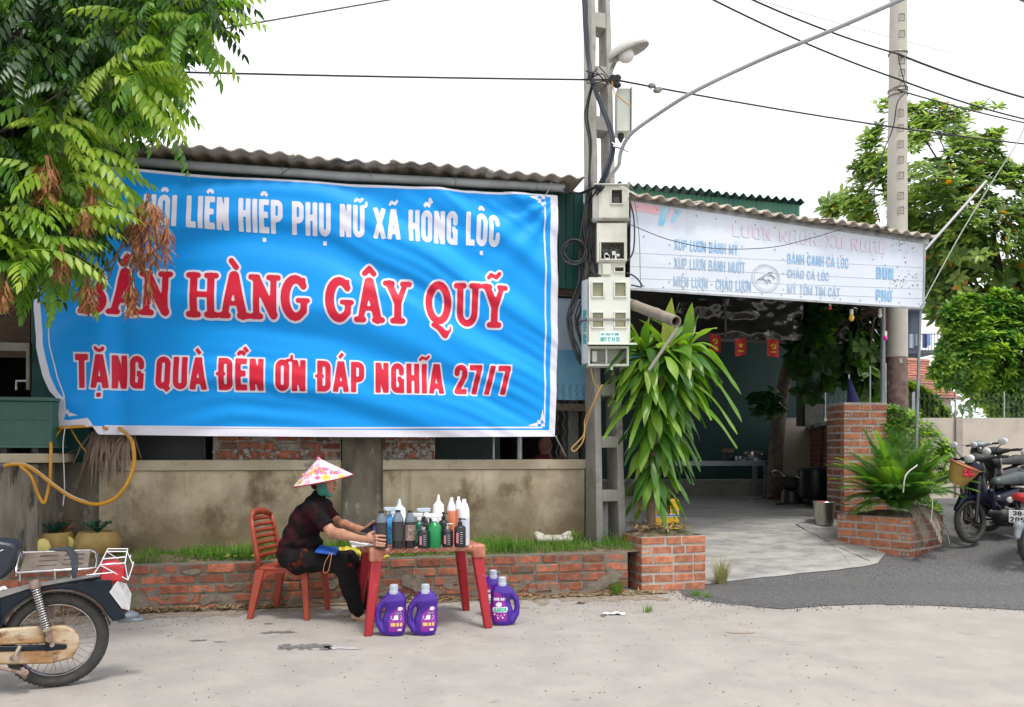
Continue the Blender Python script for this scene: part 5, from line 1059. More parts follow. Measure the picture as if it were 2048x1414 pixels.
mb = MB(); r = random.Random(7)
for k in range(9): mb.ell(P(1232+r.uniform(-7, 8), 162+r.uniform(-8, 9), 8.3), (.045, .035, .032), 7)
tag(obj('cable_joint', mb, m_cab, smooth=0), 'dark lump of cable joints beside the pole at the lamp bracket', 'cable joint')
cable([P(1238, 330, 8.15), P(1243, 300, 8.1), P(1262, 268, 8.0), P(1310, 232, 7.8), P(1390, 182, 7.5), P(1520, 120, 7.2), P(1660, 62, 6.9), P(1800, 0, 6.6), P(1900, -50, 6.4)], .0195, 'long curved grey conduit sweeping up from the pole to the upper right', m_pvc, 'conduit_pipe', 10, cat='pipe')
cable([P(1238, 330, 8.15), P(1222, 350, 8.2), P(1200, 366, 8.22)], .0195, 'grey conduit end running into the top meter box', m_pvc, 'conduit_pipe', 8, cat='pipe')
mb = MB(); mb.tube([P(1224, 286, 8.12), P(1258, 304, 8.1)], .009, 6); mb.tube([P(1226, 292, 8.1), P(1246, 297, 8.1)], .012, 6); tag(obj('tie_rod', mb, m_steel), 'small steel rod tying the curved conduit to the pole', 'rod')
def bundle(pts, n, spread, r, lab, seed, mat=m_cabb, tag_name='cable_bundle', wob=.012):
 R_ = random.Random(seed); t = thing(tag_name, lab, 'cables', pts[-1])
 for k in range(n):
  off = Vector((R_.uniform(-spread, spread), R_.uniform(-spread, spread)*.6, 0)); q = [Vector(p)+off+Vector((R_.uniform(-wob, wob), R_.uniform(-wob, wob)*.5, 0)) for p in pts]
  mb = MB(); mb.tube(smooth_path(q, 6), r*R_.uniform(.8, 1.15), 6); obj('cable', mb, mat, t, smooth=180)
 return t
bundle([P(1168, -10, 8.25), P(1172, 60, 8.25), P(1178, 125, 8.25), P(1190, 170, 8.2), P(1204, 215, 8.2), P(1222, 260, 8.18), P(1228, 300, 8.15), P(1213, 340, 8.15), P(1202, 372, 8.2)], 4, .02, .017, 'thick navy cable bundle crossing the face of the ladder pole', 1)
bundle([P(1172, -10, 8.3), P(1176, 120, 8.28), P(1183, 160, 8.28), P(1176, 200, 8.28), P(1173, 235, 8.28), P(1181, 285, 8.28), P(1177, 350, 8.28), P(1180, 400, 8.3)], 3, .012, .008, 'thin black cables hanging along the left edge of the pole', 2, m_cab)
bundle([P(1202, 372, 8.15), P(1185, 376, 8.2), P(1160, 386, 8.3), P(1130, 378, 8.35)], 3, .02, .008, 'loose cables running from the top meter box to the gutter pipe end', 3, m_cab)
bundle([P(1190, 378, 8.3), P(1176, 440, 8.3), P(1172, 500, 8.3), P(1168, 560, 8.3), P(1152, 620, 8.3), P(1148, 650, 8.3), P(1160, 700, 8.3), P(1172, 730, 8.3)], 9, .05, .008, 'tangle of black service cables falling left of the meter boxes', 4, m_cab, wob=.03)
bundle([P(1205, 372, 8.1), P(1188, 400, 8.25), P(1180, 470, 8.3), P(1184, 530, 8.3), P(1196, 552, 8.2)], 6, .03, .01, 'black cables squeezed between pole and upper meter boxes', 5, m_cab, wob=.02)
for (cx, cy, rr, nn_, lab) in ((1150, 504, 22, 5, 'big coil of black cable hung on the green wall left of the pole'), ):
 t = thing('cable_coil', lab, 'cable coil', P(cx, cy+rr, 8.25)); R_ = random.Random(9)
 for k in range(nn_):
  r_ = rr+R_.uniform(-4, 3); c_x, c_y = cx+R_.uniform(-3, 5), cy+R_.uniform(-4, 4); mb = MB(); mb.tube([P(c_x+r_*math.cos(a), c_y+r_*math.sin(a)*1.05, 8.25+.02*math.sin(a*2+k)) for a in np.linspace(0, 2*PI, 26)], .0085, 6, cap=False); obj('cable', mb, m_cab, t, smooth=180)
for k, pts in enumerate((((1258, 395), (1268, 440), (1267, 500), (1252, 526)), ((1253, 545), (1272, 555), (1284, 573), (1262, 570)))):
 cable([P(x, y, 8.1) for x, y in pts], .008, ['black cable looping down right of the upper meter boxes', 'short black cable loop right of the junction box'][k])
cable([P(1255, 372, 8.1), P(1268, 400, 8.1), P(1278, 470, 8.15), P(1281, 573, 8.2)], .0035, 'thin grey wire hanging down over the sign edge', m_cab2)
mb = MB(); mb.tube(smooth_path([PS(1262, 450, .12), PS(1340, 480, .12), PS(1430, 497, .12), PS(1540, 495, .12), PS(1620, 477, .12), PS(1684, 458, .12)]), .0045, 5); tag(obj('cable', mb, m_cab, smooth=180), 'thin black wire sagging across the face of the menu sign', 'cable')
for k in range(2):
 mb = MB(); mb.bar(P(1240+k*3, 372, 8.05), P(1280-k*6, 392, 7.95), .008); tag(obj('metal_strip', mb, M('pale_strip', (.6,.58,.52), .5)), ['pale thin strip jutting from the top meter box lid, upper one', 'pale thin strip jutting from the top meter box lid, lower one'][k], 'strip')
r = random.Random(6)
for k in range(7):
 a = P(1184+r.uniform(-8, 20), 130+r.uniform(-5, 25), 8.22); b = P(1170+r.uniform(-6, 50), 150+r.uniform(-10, 40), 8.2); m_ = a.lerp(b, .5)+Vector((r.uniform(-.12, .1), -.05, r.uniform(-.12, .1)))
 if k == 0: tg = thing('wire_tangle', 'tangle of thin wires wrapped round the pole below the lamp', 'wires', P(1190, 170, 8.2))
 mb = MB(); mb.tube(smooth_path([a, m_, b], 6), .006, 5); obj('wire', mb, m_cab, tg, smooth=180)
cable([P(1224, 163, 8.1), P(1229, 185, 8.1), P(1240, 196, 8.05), P(1262, 214, 8.0)], .006, 'thin orange wire below the cable joint', M('orange_wire', (.45,.22,.04), .6))
cable([P(1178, 720, 8.2), P(1188, 765, 8.15), P(1197, 778, 8.12), P(1182, 815, 8.15), P(1170, 840, 8.2), P(1167, 870, 8.2), P(1144, 896, 8.2), P(1150, 902, 8.2), P(1166, 882, 8.2), P(1172, 850, 8.2), P(1190, 800, 8.1), P(1204, 770, 8.1)], .0075, 'tan extension wire looped on the lower left of the pole', M('tan_wire', (.42,.26,.08), .6))
bundle([P(1234, 735, 8.2), P(1238, 770, 8.3), P(1232, 800, 8.35)], 4, .03, .008, 'dark wires dropping behind the ladder pole below the meter box', 12, m_cab)
m_bam = M('grey_bamboo', (.30,.25,.19), .75, col2=(.2,.165,.12), scale=5, stretch=(1,1,1), bump=.3)
bam = thing('bamboo_pole', 'thick grey bamboo pole end jutting out right of the meter box', 'bamboo pole', P(1300, 620, 7.6))
a, b = P(1215, 590, 8.9), P(1352, 643, 7.3); mb = MB(); pts = []; rs = []
for i in range(21):
 t = i/20; pts.append(a.lerp(b, t)); rs.append(.052+(.006 if i % 6 == 3 else 0))
mb.tube(pts, rs, 14, cap=False); mb.tube([b+(a-b).normalized()*.001, a.lerp(b, .93)], [.04, .04], 14, cap=False)
d_ = (b-a).normalized(); xx = d_.orthogonal().normalized(); yy = d_.cross(xx); vs = []; 
for k in range(14): q_ = 2*PI*k/14; e_ = xx*math.cos(q_)+yy*math.sin(q_); vs += [b+e_*.052, b+e_*.04]
mb.add(vs, [(2*k, 2*k+1, (2*k+3) % 28, (2*k+2) % 28) for k in range(14)]); obj('culm', mb, m_bam, bam)
mb = MB(); c = a.lerp(b, .95); mb.lathe([(.0, 0), (.041, 0)], c, 14, R=d_.to_track_quat('Z', 'Y').to_matrix()); obj('hollow', mb, m_hole, bam)  # near-black disc, the shade of the hollow put into its colour
mb = MB(); mb.tube([P(1356, 655, 7.25), P(1298, 740, 7.35)], .015, 6); tag(obj('stick', mb, M('grey_stick', (.32,.29,.26), .8)), 'thin grey stick leaning down from the bamboo end into the plant', 'stick')
# blue fundraising banner
BD_ = .55
bs0, bz0 = pf(60, 870, BD_); bs1, bz1 = pf(1113, 870, BD_); _, bzt = pf(600, 360, BD_)
def bw(s, z):
 x = (s-bs0)/(bs1-bs0); y = (z-bz0)/(bzt-bz0)
 L_ = y-.5+ (1.15+.9*y)*(x-.44)**2*(1 if x > .44 else .8)
 nz = noise.noise(Vector((x*3.1, y*2.2, 3)))*.16+noise.noise(Vector((x*9, y*3, 7)))*.03
 L_ += nz*.55
 edge = min(1, max(0, (1-x)*9))*min(1, max(0, x*7))
 a = .029*(.45+.55*edge)*(1.1 if y > .3 else .6+1.6*max(y, 0))
 w = a*math.sin(2*PI*(L_*3.1+.1))+a*.3*math.sin(2*PI*(L_*6.7+.8+x*.9))+.006*math.sin(2*PI*(L_*15+x*2))*max(0, noise.noise(Vector((x*4, y*4, 9)))+.3)
 d1 = math.hypot((1-x)*1.9, (1.0-y)); an = math.atan2(1.0-y, (1-x)*1.9+.02); w += .018*math.sin(an*15)*math.exp(-d1*2.6)*min(1, d1*7)
 w += -.16*max(0, 1-x/.085)**2+.06*math.exp(-((x-.115)/.03)**2)*max(0, 1-y*.9)-.045*math.exp(-((x-.155)/.02)**2)*max(0, 1-y*1.2)
 w += .05*math.sin(PI*min(max(x, 0), 1))*math.sin(PI*min(max(y, 0), 1))
 return w
def bpt(p, off=0.):
 s, z = (p-F0).dot(FU), p.z; return p-FN*(bw(s, z)+off)
def bnorm(s, z):
 e = .006; ws = (bw(s+e, z)-bw(s-e, z))/(2*e); wz = (bw(s, z+e)-bw(s, z-e))/(2*e); return (-FN-FU*ws-UP*wz).normalized()
def set_norms(o):
 me = o.data; lo = WL[o]; bm = bmesh.new(); bm.from_mesh(me); bm.normal_update(); bmesh.ops.reverse_faces(bm, faces=[f for f in bm.faces if f.normal.dot(FN) > 0]); bm.to_mesh(me); bm.free(); me.polygons.foreach_set('use_smooth', [True]*len(me.polygons))
 ns = []
 for v in me.vertices: p = v.co+lo; ns.append(bnorm((p-F0).dot(FU), p.z))
 me.normals_split_custom_set_from_vertices(ns)
m_bblue = M('banner_blue', (.004,.32,.88), .55, col2=(.004,.305,.85), scale=2, spec=.22)
m_bwhite = M('banner_white', (.74,.74,.84), .5, col2=(.7,.7,.82), scale=2, spec=.3); m_bred = M('banner_red', (.62,.012,.045), .5, col2=(.58,.012,.04), scale=2, spec=.3)
bn = thing('banner', 'large blue fundraising banner with white and red Vietnamese lettering hung across the shop front', 'banner', FP((bs0+bs1)/2, BD_, bz0))
left = [(118,854),(107,840),(114,821),(109,796),(92,781),(75,748),(61,692),(51,618),(48,560),(46,490),(50,420),(58,326)]
right = [(1110,873),(1112,800),(1115,700),(1116,600),(1115,500),(1116,390)]
bot = [(118,854),(150,857),(191,852),(200,869),(420,872),(700,874),(900,874),(1110,873)]; botu = [0,.03,.073,.083,.3,.58,.78,1]
top = [(58,326),(300,341),(560,357),(800,372),(1116,390)]
def interp(pts, t, us=None):
 us = us or [i/(len(pts)-1) for i in range(len(pts))]
 for i in range(len(us)-1):
  if t <= us[i+1]+1e-9: k = (t-us[i])/(us[i+1]-us[i]); return (pts[i][0]+(pts[i+1][0]-pts[i][0])*k, pts[i][1]+(pts[i+1][1]-pts[i][1])*k)
 return pts[-1]
lv = [0,.03,.07,.12,.15,.22,.32,.46,.57,.7,.83,1]
def bpix(u, v):
 b, t = interp(bot, u, botu), interp(top, u); l, r = interp(left, v, lv), interp(right, v)
 c00, c10, c01, c11 = left[0], right[0], left[-1], right[-1]
 return tuple((1-v)*b[k]+v*t[k]+(1-u)*l[k]+u*r[k]-((1-u)*(1-v)*c00[k]+u*(1-v)*c10[k]+(1-u)*v*c01[k]+u*v*c11[k]) for k in range(2))
us = sorted(set([round(i/170, 5) for i in range(171)]+[.0178, .0862])); us = [u for u in us if not (abs(u-.0178) < .003 and u != .0178)]
vs_ = sorted(set([round(i/90, 5) for i in range(91)]+[.035, .991])); vs_ = [v for v in vs_ if not ((abs(v-.035) < .004 and v != .035) or (abs(v-.991) < .004 and v not in (.991, 1.0)))]
mb = MB(); pts = [bpt(FPX(*bpix(u, v), BD_)) for v in vs_ for u in us]; n = len(us); mb.v = pts
for j in range(len(vs_)-1):
 for i in range(n-1):
  mb.f.append([j*n+i, j*n+i+1, (j+1)*n+i+1, (j+1)*n+i]); u, v = (us[i]+us[i+1])/2, (vs_[j]+vs_[j+1])/2
  mb.m.append(1 if (u < .0178 or u > .986 or v < .035 or v > .991) else 0)
o = obj('cloth', mb, [m_bblue, m_bwhite], bn, smooth=180, recalc=False, origin=WL[bn]); set_norms(o)
def blet(txt, quad, lab, **k):
 return text_mesh(txt, [FPX(x, y, BD_) for x, y in quad], warp=None, **k)
def btext(txt, quad, mat, lev, off, style, t, track, res, lab):
 q = [FPX(x, y, BD_) for x, y in quad]; mb = text_mesh(txt, q, style=style, t=t, track=track, res=res, lev=lev, warp=lambda p: bpt(p, off))
 o = obj('lettering', mb, mat, bn, label=lab, recalc=False, smooth=180); set_norms(o); return o
l1 = 'HỘI LIÊN HIỆP PHỤ NỮ XÃ HỒNG LỘC'; l2 = 'BÁN HÀNG GÂY QUỸ'; l3 = 'TẶNG QUÀ ĐỀN ƠN ĐÁP NGHĨA 27/7'
btext(l1, [(287,386),(998,430),(998,495),(287,452)], m_bwhite, 0, .003, 'sans', .092, .07, .034, 'white lettering '+l1)
q2 = [(160,537),(1013,572),(1013,656),(160,628)]
btext(l2, q2, m_bwhite, .042, .002, 'slab', 0, .03, .03, 'white outline of the large red lettering'); btext(l2, q2, m_bred, -.01, .0045, 'slab', 0, .03, .03, 'large red lettering '+l2)
q3 = [(151,708),(1020,733),(1020,790),(151,776)]
btext(l3, q3, m_bwhite, .055, .002, 'sans', .092, .085, .034, 'white outline of the lower red lettering'); btext(l3, q3, m_bred, 0, .0045, 'sans', .092, .085, .034, 'red lettering '+l3)
def bstrip(pp, wpx, name='border_line', mat=m_bwhite, off=.003):
 mb = MB(); P2 = []
 for i in range(len(pp)-1):
  n_ = max(int(math.hypot(pp[i+1][0]-pp[i][0], pp[i+1][1]-pp[i][1])/7), 1)
  P2 += [(pp[i][0]+(pp[i+1][0]-pp[i][0])*k/n_, pp[i][1]+(pp[i+1][1]-pp[i][1])*k/n_) for k in range(n_)]
 P2.append(pp[-1]); vs = []
 for i, p in enumerate(P2):
  a, b = P2[max(i-1, 0)], P2[min(i+1, len(P2)-1)]; dx, dy = b[0]-a[0], b[1]-a[1]; L_ = math.hypot(dx, dy) or 1; nx, ny = -dy/L_*wpx/2, dx/L_*wpx/2
  vs += [bpt(FPX(p[0]+nx, p[1]+ny, BD_), off), bpt(FPX(p[0]-nx, p[1]-ny, BD_), off)]
 mb.add(vs, [(2*i, 2*i+1, 2*i+3, 2*i+2) for i in range(len(P2)-1)]); o = obj(name, mb, mat, bn, recalc=False, smooth=180); set_norms(o)
bstrip([(212,852),(600,856),(1085,855)], 3.2); bstrip([(1089,402),(1091,600),(1089,846)], 3.2); bstrip([(76,400),(80,470),(84,540),(88,620),(96,690),(112,755),(126,790),(128,820)], 3); bstrip([(62,330),(300,344),(560,360),(800,375),(1068,391)], 2.2)
def bpoly(pts, name, mat=m_bwhite, off=.0032):
 cx_, cy_ = sum(p[0] for p in pts)/len(pts), sum(p[1] for p in pts)/len(pts); mb = MB(); P2 = []
 mb.add([bpt(FPX(x, y, BD_), off) for x, y in pts]+[bpt(FPX(cx_, cy_, BD_), off)], [(i, (i+1) % len(pts), len(pts)) for i in range(len(pts))]); o = obj(name, mb, mat, bn, recalc=False, smooth=180); set_norms(o)
for (cx_, cy_, fy, fx_) in ((1084, 396, 1, 1), (1084, 850, -1, 1), (130, 830, -1, -1)):
 k_ = fx_; s_ = 1
 bpoly([(cx_-28*k_, cy_-1*fy), (cx_-8*k_, cy_-3*fy), (cx_-8*k_, cy_+6*fy)], 'corner_ornament'); bpoly([(cx_+1*k_, cy_+32*fy), (cx_-3*k_, cy_+10*fy), (cx_+5*k_, cy_+8*fy)], 'corner_ornament')
 bpoly([(cx_-9*k_, cy_+2*fy), (cx_-2*k_, cy_+2*fy), (cx_-2*k_, cy_+10*fy), (cx_-9*k_, cy_+10*fy)], 'corner_ornament'); bpoly([(cx_-1*k_, cy_-4*fy), (cx_+6*k_, cy_-4*fy), (cx_+6*k_, cy_+3*fy), (cx_-1*k_, cy_+3*fy)], 'corner_ornament')
for pts in ([(196,372),(214,356),(248,366),(240,374),(250,376),(232,386),(222,396),(208,400)], [(206,402),(228,396),(238,410),(228,414),(214,420),(198,432),(192,416)]): bpoly(pts, 'bird_wing')
def rope(pts, r, lab, c=(.6,.6,.62), nm='string'):
 mb = MB(); mb.tube(smooth_path(pts, 5), r, 5); return tag(obj(nm, mb, M('cord_%d' % int(c[0]*100), c, .7), smooth=180), lab, 'string')
rope([FPX(1111, 872, .52), FPX(1122, 893, .7), FPX(1133, 914, .88)], .0045, 'pale cord tying the lower right banner corner to the sill')
rope([FPX(1090, 392, .53), FPX(1097, 380, .56), FPX(1104, 362, .6)], .004, 'thin cord tying the upper right banner corner to the pipe')
rope([FPX(560, 350, .56), FPX(600, 326, .6), FPX(640, 335, .6)], .003, 'thin dark wire hooked over the gutter pipe above the banner', (.05,.05,.05))
# foliage
def leaf_poly(mb, base, d, up, L, Wd, droop=.3, fold=.15, n=3, tipf=.5):
 """one leaf as a folded strip: midrib curve + two edges"""
 d = d.normalized(); side = d.cross(up)
 if side.length < 1e-4: side = d.orthogonal()
 side.normalize(); nrm = side.cross(d).normalized(); vs = []; p = Vector(base); cur = d.copy()
 prof = [0.08, .8, 1.0, .72, 0.03] if n == 4 else ([.1, 1.0, .75, .02] if n == 3 else [.1]+[math.sin(PI*(.12+.86*i/n))**.8 for i in range(1, n)]+[.02])
 for i in range(n+1):
  w = Wd/2*prof[i]; vs += [p-side*w+nrm*w*fold*2, p.copy(), p+side*w+nrm*w*fold*2]
  cur = (cur+Vector((0,0,-droop/n))).normalized(); nrm = side.cross(cur).normalized(); p = p+cur*(L/n)
 b = len(mb.v); mb.v += [(mb.T @ q if mb.T else q) for q in vs]
 for i in range(n):
  for k in (0, 1): mb.f.append([b+3*i+k, b+3*i+k+1, b+3*i+3+k+1, b+3*i+3+k]); mb.m.append(mb.mi)
def frond_mesh(name, mat, seed, L=.46, pairs=8, lw=.04, ll=.12, droop=1.1, hang=1.1):
 """pinnate leaf along +X, arching down; leaflets droop"""
 r = random.Random(seed); mb = MB(); d = Vector((1, 0, .35)).normalized(); p = Vector((0,0,0)); pts = [p.copy()]; ds = [d.copy()]
 n = pairs*2
 for i in range(n): d = (d+Vector((0, r.uniform(-.02, .02), -droop/n))).normalized(); p = p+d*(L/n); pts.append(p.copy()); ds.append(d.copy())
 mb.tube(pts, [.0035*(1-.6*i/n) for i in range(n+1)], 4, mi=0)
 for i in range(2, n+1, 2):
  t = i/n; s = math.sin(PI*(.22+.62*t))
  for sd_ in (-1, 1):
   q = ds[i]; side = q.cross(UP).normalized()*sd_; dirn = (q*.75+side*.9+Vector((0,0,-hang*(.5+r.random()*.6)))).normalized()
   leaf_poly(mb, pts[i], dirn, UP+side*.4, ll*s*r.uniform(.85, 1.15), lw*s*r.uniform(.9, 1.15), .5, .12, 3)
 leaf_poly(mb, pts[-1], ds[-1], UP, ll*.8, lw*.8, .4, .12, 3)
 return mb, mesh_of(mb, name, mat, smooth=180)
m_lt_dark = leafmat('tree_leaf_dark', (.013,.048,.008), (.034,.10,.013), .38, .25); m_lt_lite = leafmat('tree_leaf_light', (.20,.36,.035), (.38,.50,.07), .42, .5)  # dark leaf colour deepened to carry the shade of the crown's core
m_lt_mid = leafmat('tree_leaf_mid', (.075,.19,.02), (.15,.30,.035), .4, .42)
m_bark = M('tree_bark', (.14,.11,.08), .9, col2=(.07,.055,.04), scale=10, bump=.8, bscale=40)
fr = {}
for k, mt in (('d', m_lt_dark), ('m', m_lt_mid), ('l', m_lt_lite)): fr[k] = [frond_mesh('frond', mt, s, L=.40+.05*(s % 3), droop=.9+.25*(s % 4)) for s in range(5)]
lt = thing('street_tree', 'leafy roadside tree with feathery drooping leaves and brown dry clusters over the banner', 'tree', (-5.6, 6.4, 0))
mb = MB(); trunk = [Vector((-5.7, 6.5, 0)), Vector((-5.6, 6.4, 1.2)), Vector((-5.35, 6.2, 2.3)), Vector((-5.0, 6.0, 3.4)), Vector((-4.6, 5.9, 4.6)), Vector((-4.3, 5.9, 5.8))]
mb.tube(smooth_path(trunk, 5), [.15-.11*i/25 for i in range(26)], 10); obj('trunk', mb, m_bark, lt)
polyL = [(-260,-120),(500,-120),(462,20),(452,70),(415,110),(400,165),(350,190),(372,225),(358,262),(372,285),(300,290),(235,300),(205,335),(232,370),(236,400),(258,440),(250,490),(215,530),(190,590),(150,560),(90,545),(60,560),(0,580),(-260,600)]
def inpoly(x, y, poly):
 c = False; n = len(poly)
 for i in range(n):
  (ax, ay), (bx, by) = poly[i], poly[(i+1) % n]
  if (ay > y) != (by > y) and x < (bx-ax)*(y-ay)/(by-ay)+ax: c = not c
 return c
def edge_d(x, y, poly):
 m = 1e9
 for i in range(len(poly)):
  (ax, ay), (bx, by) = poly[i], poly[(i+1) % len(poly)]; L2 = (bx-ax)**2+(by-ay)**2; t = min(max(((x-ax)*(bx-ax)+(y-ay)*(by-ay))/L2, 0), 1); m = min(m, math.hypot(x-ax-t*(bx-ax), y-ay-t*(by-ay)))
 return m
r = random.Random(42); hubs = []; tries = 0
while len(hubs) < 640 and tries < 20000:
 tries += 1; x, y = r.uniform(-240, 440), r.uniform(-110, 560)
 if not inpoly(x+(40 if y < 90 else 62 if y < 280 else 105), y+(50 if y < 280 else 30), polyL) or not inpoly(x, y, polyL): continue
 if len(hubs) > 480 and not (y > 270 and x < 240): continue
 Y = r.uniform(5.0, 6.4) if y > 280 else r.uniform(5.0, 7.0); hubs.append((P(x, y, Y), x, y, Y))
lightspots = [(250,215,90),(330,60,60),(110,330,60),(200,370,40),(30,560,60),(90,500,60),(170,260,40),(300,250,80),(40,240,50),(230,410,30),(20,440,40)]  # front fronds here take the lighter leaf colour, imitating backlit sprays
cnt = 0; stuff = {'d': MB(), 'm': MB(), 'l': MB()}; allf = []
for (p, x, y, Y) in hubs:
 nf = r.choice((4, 5, 6)); a0 = r.random()*6.28; ed = edge_d(x, y, polyL)
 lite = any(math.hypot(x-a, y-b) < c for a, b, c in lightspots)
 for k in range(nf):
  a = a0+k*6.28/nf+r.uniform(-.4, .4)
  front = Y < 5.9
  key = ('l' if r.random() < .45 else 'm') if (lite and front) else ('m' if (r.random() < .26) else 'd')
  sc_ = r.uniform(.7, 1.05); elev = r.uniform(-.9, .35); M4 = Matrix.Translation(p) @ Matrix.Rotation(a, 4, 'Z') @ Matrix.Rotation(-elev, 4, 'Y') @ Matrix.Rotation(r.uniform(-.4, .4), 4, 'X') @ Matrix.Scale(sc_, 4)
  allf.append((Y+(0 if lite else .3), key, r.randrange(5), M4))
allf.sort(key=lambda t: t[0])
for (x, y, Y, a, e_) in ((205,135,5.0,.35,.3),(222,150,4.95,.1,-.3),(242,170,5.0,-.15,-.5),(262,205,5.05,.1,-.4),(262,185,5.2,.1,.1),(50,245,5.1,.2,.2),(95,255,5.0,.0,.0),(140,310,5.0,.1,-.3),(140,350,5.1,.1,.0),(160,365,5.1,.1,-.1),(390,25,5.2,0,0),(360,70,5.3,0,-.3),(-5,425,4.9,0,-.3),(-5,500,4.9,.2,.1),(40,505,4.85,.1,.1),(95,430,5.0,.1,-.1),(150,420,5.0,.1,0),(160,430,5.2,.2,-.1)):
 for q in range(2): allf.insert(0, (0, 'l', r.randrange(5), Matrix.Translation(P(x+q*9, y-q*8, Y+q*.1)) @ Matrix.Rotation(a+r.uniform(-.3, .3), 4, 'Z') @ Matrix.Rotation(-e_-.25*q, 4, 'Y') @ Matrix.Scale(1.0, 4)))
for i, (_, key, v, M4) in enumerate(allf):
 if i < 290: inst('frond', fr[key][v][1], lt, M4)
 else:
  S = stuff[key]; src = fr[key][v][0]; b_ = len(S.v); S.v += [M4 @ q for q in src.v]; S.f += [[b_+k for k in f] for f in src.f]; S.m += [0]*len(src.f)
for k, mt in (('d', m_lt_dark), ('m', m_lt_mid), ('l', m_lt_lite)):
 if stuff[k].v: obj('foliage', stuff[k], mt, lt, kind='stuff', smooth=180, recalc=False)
mb = MB(); r2 = random.Random(2)
for i in range(0, len(hubs), 3):
 p, x, y, Y = hubs[i]; t = min(max((p.z-1.5)/5, .1), .95); a = trunk[min(int(t*5), 4)].lerp(trunk[min(int(t*5)+1, 5)], .5); m_ = a.lerp(p, .5)+Vector((r2.uniform(-.1, .1), r2.uniform(-.1, .1), r2.uniform(.0, .25)))
 mb.tube(smooth_path([a, m_, p], 5), [.028, .024, .02, .017, .014, .012, .01, .009, .008, .006, .005], 5)
obj('branch', mb, m_bark, lt, kind='stuff')
m_dry = leafmat('dry_leaf', (.20,.075,.03), (.36,.16,.07), .8, .2)
def dry_cluster(c, n, wd, ht, seed):
 r = random.Random(seed); mb = MB()
 for i in range(n):
  a = r.random()*6.28; rr = wd*math.sqrt(r.random()); top = c+Vector((math.cos(a)*rr*.5, math.sin(a)*rr*.5, -r.random()**1.3*ht*.75)); L_ = r.uniform(.05, .12); p = top; pts = []; w = r.uniform(.003, .0085)
  pts = [top, top+Vector((math.cos(a)*.02, math.sin(a)*.02, -L_*.4)), top+Vector((math.cos(a)*.035+r.uniform(-.02, .02), math.sin(a)*.035, -L_*.75)), top+Vector((math.cos(a+1)*.03, math.sin(a+1)*.03, -L_*.9))]
  sx_ = Vector((math.cos(a+1.3), math.sin(a+1.3), 0))*w; vs = []
  for j, q in enumerate(pts): f_ = (.6, 1, .8, .2)[j]; vs += [q-sx_*f_, q+sx_*f_]
  mb.add(vs, [(2*j, 2*j+1, 2*j+3, 2*j+2) for j in range(3)])
 for k in range(5): mb.tube([c+Vector((r.uniform(-.02, .02), r.uniform(-.02, .02), .06)), c+Vector((r.uniform(-wd, wd)*.6, 0, -ht*.6))], .003, 4)
 obj('dry_cluster', mb, m_dry, lt, recalc=False, smooth=180)
for (x, y, n, wd, ht, Y) in ((95,330,110,.13,.26,5.0),(62,365,26,.05,.14,5.05),(184,372,50,.06,.2,5.1),(168,425,50,.09,.14,5.0),(122,508,60,.07,.18,4.95),(298,405,210,.15,.5,5.1),(275,440,120,.1,.4,5.15),(334,455,50,.05,.26,5.1),(262,572,60,.07,.2,5.15),(176,572,60,.08,.18,5.1),(8,562,40,.05,.16,4.9),(300,560,24,.03,.16,5.1)):
 dry_cluster(P(x, y, Y), n, wd, ht, int(x))
mb = MB()
for a in (((205,545),(262,470),(298,400)), ((240,430),(275,420),(298,400)), ((60,450),(110,490),(122,505)), ((215,560),(245,480),(250,440)), ((180,575),(160,520),(150,470)), ((262,575),(270,510),(272,450))): mb.tube(smooth_path([P(x, y, 5.15) for x, y in a], 5), .006, 5)
obj('twig', mb, m_bark, lt, kind='stuff')
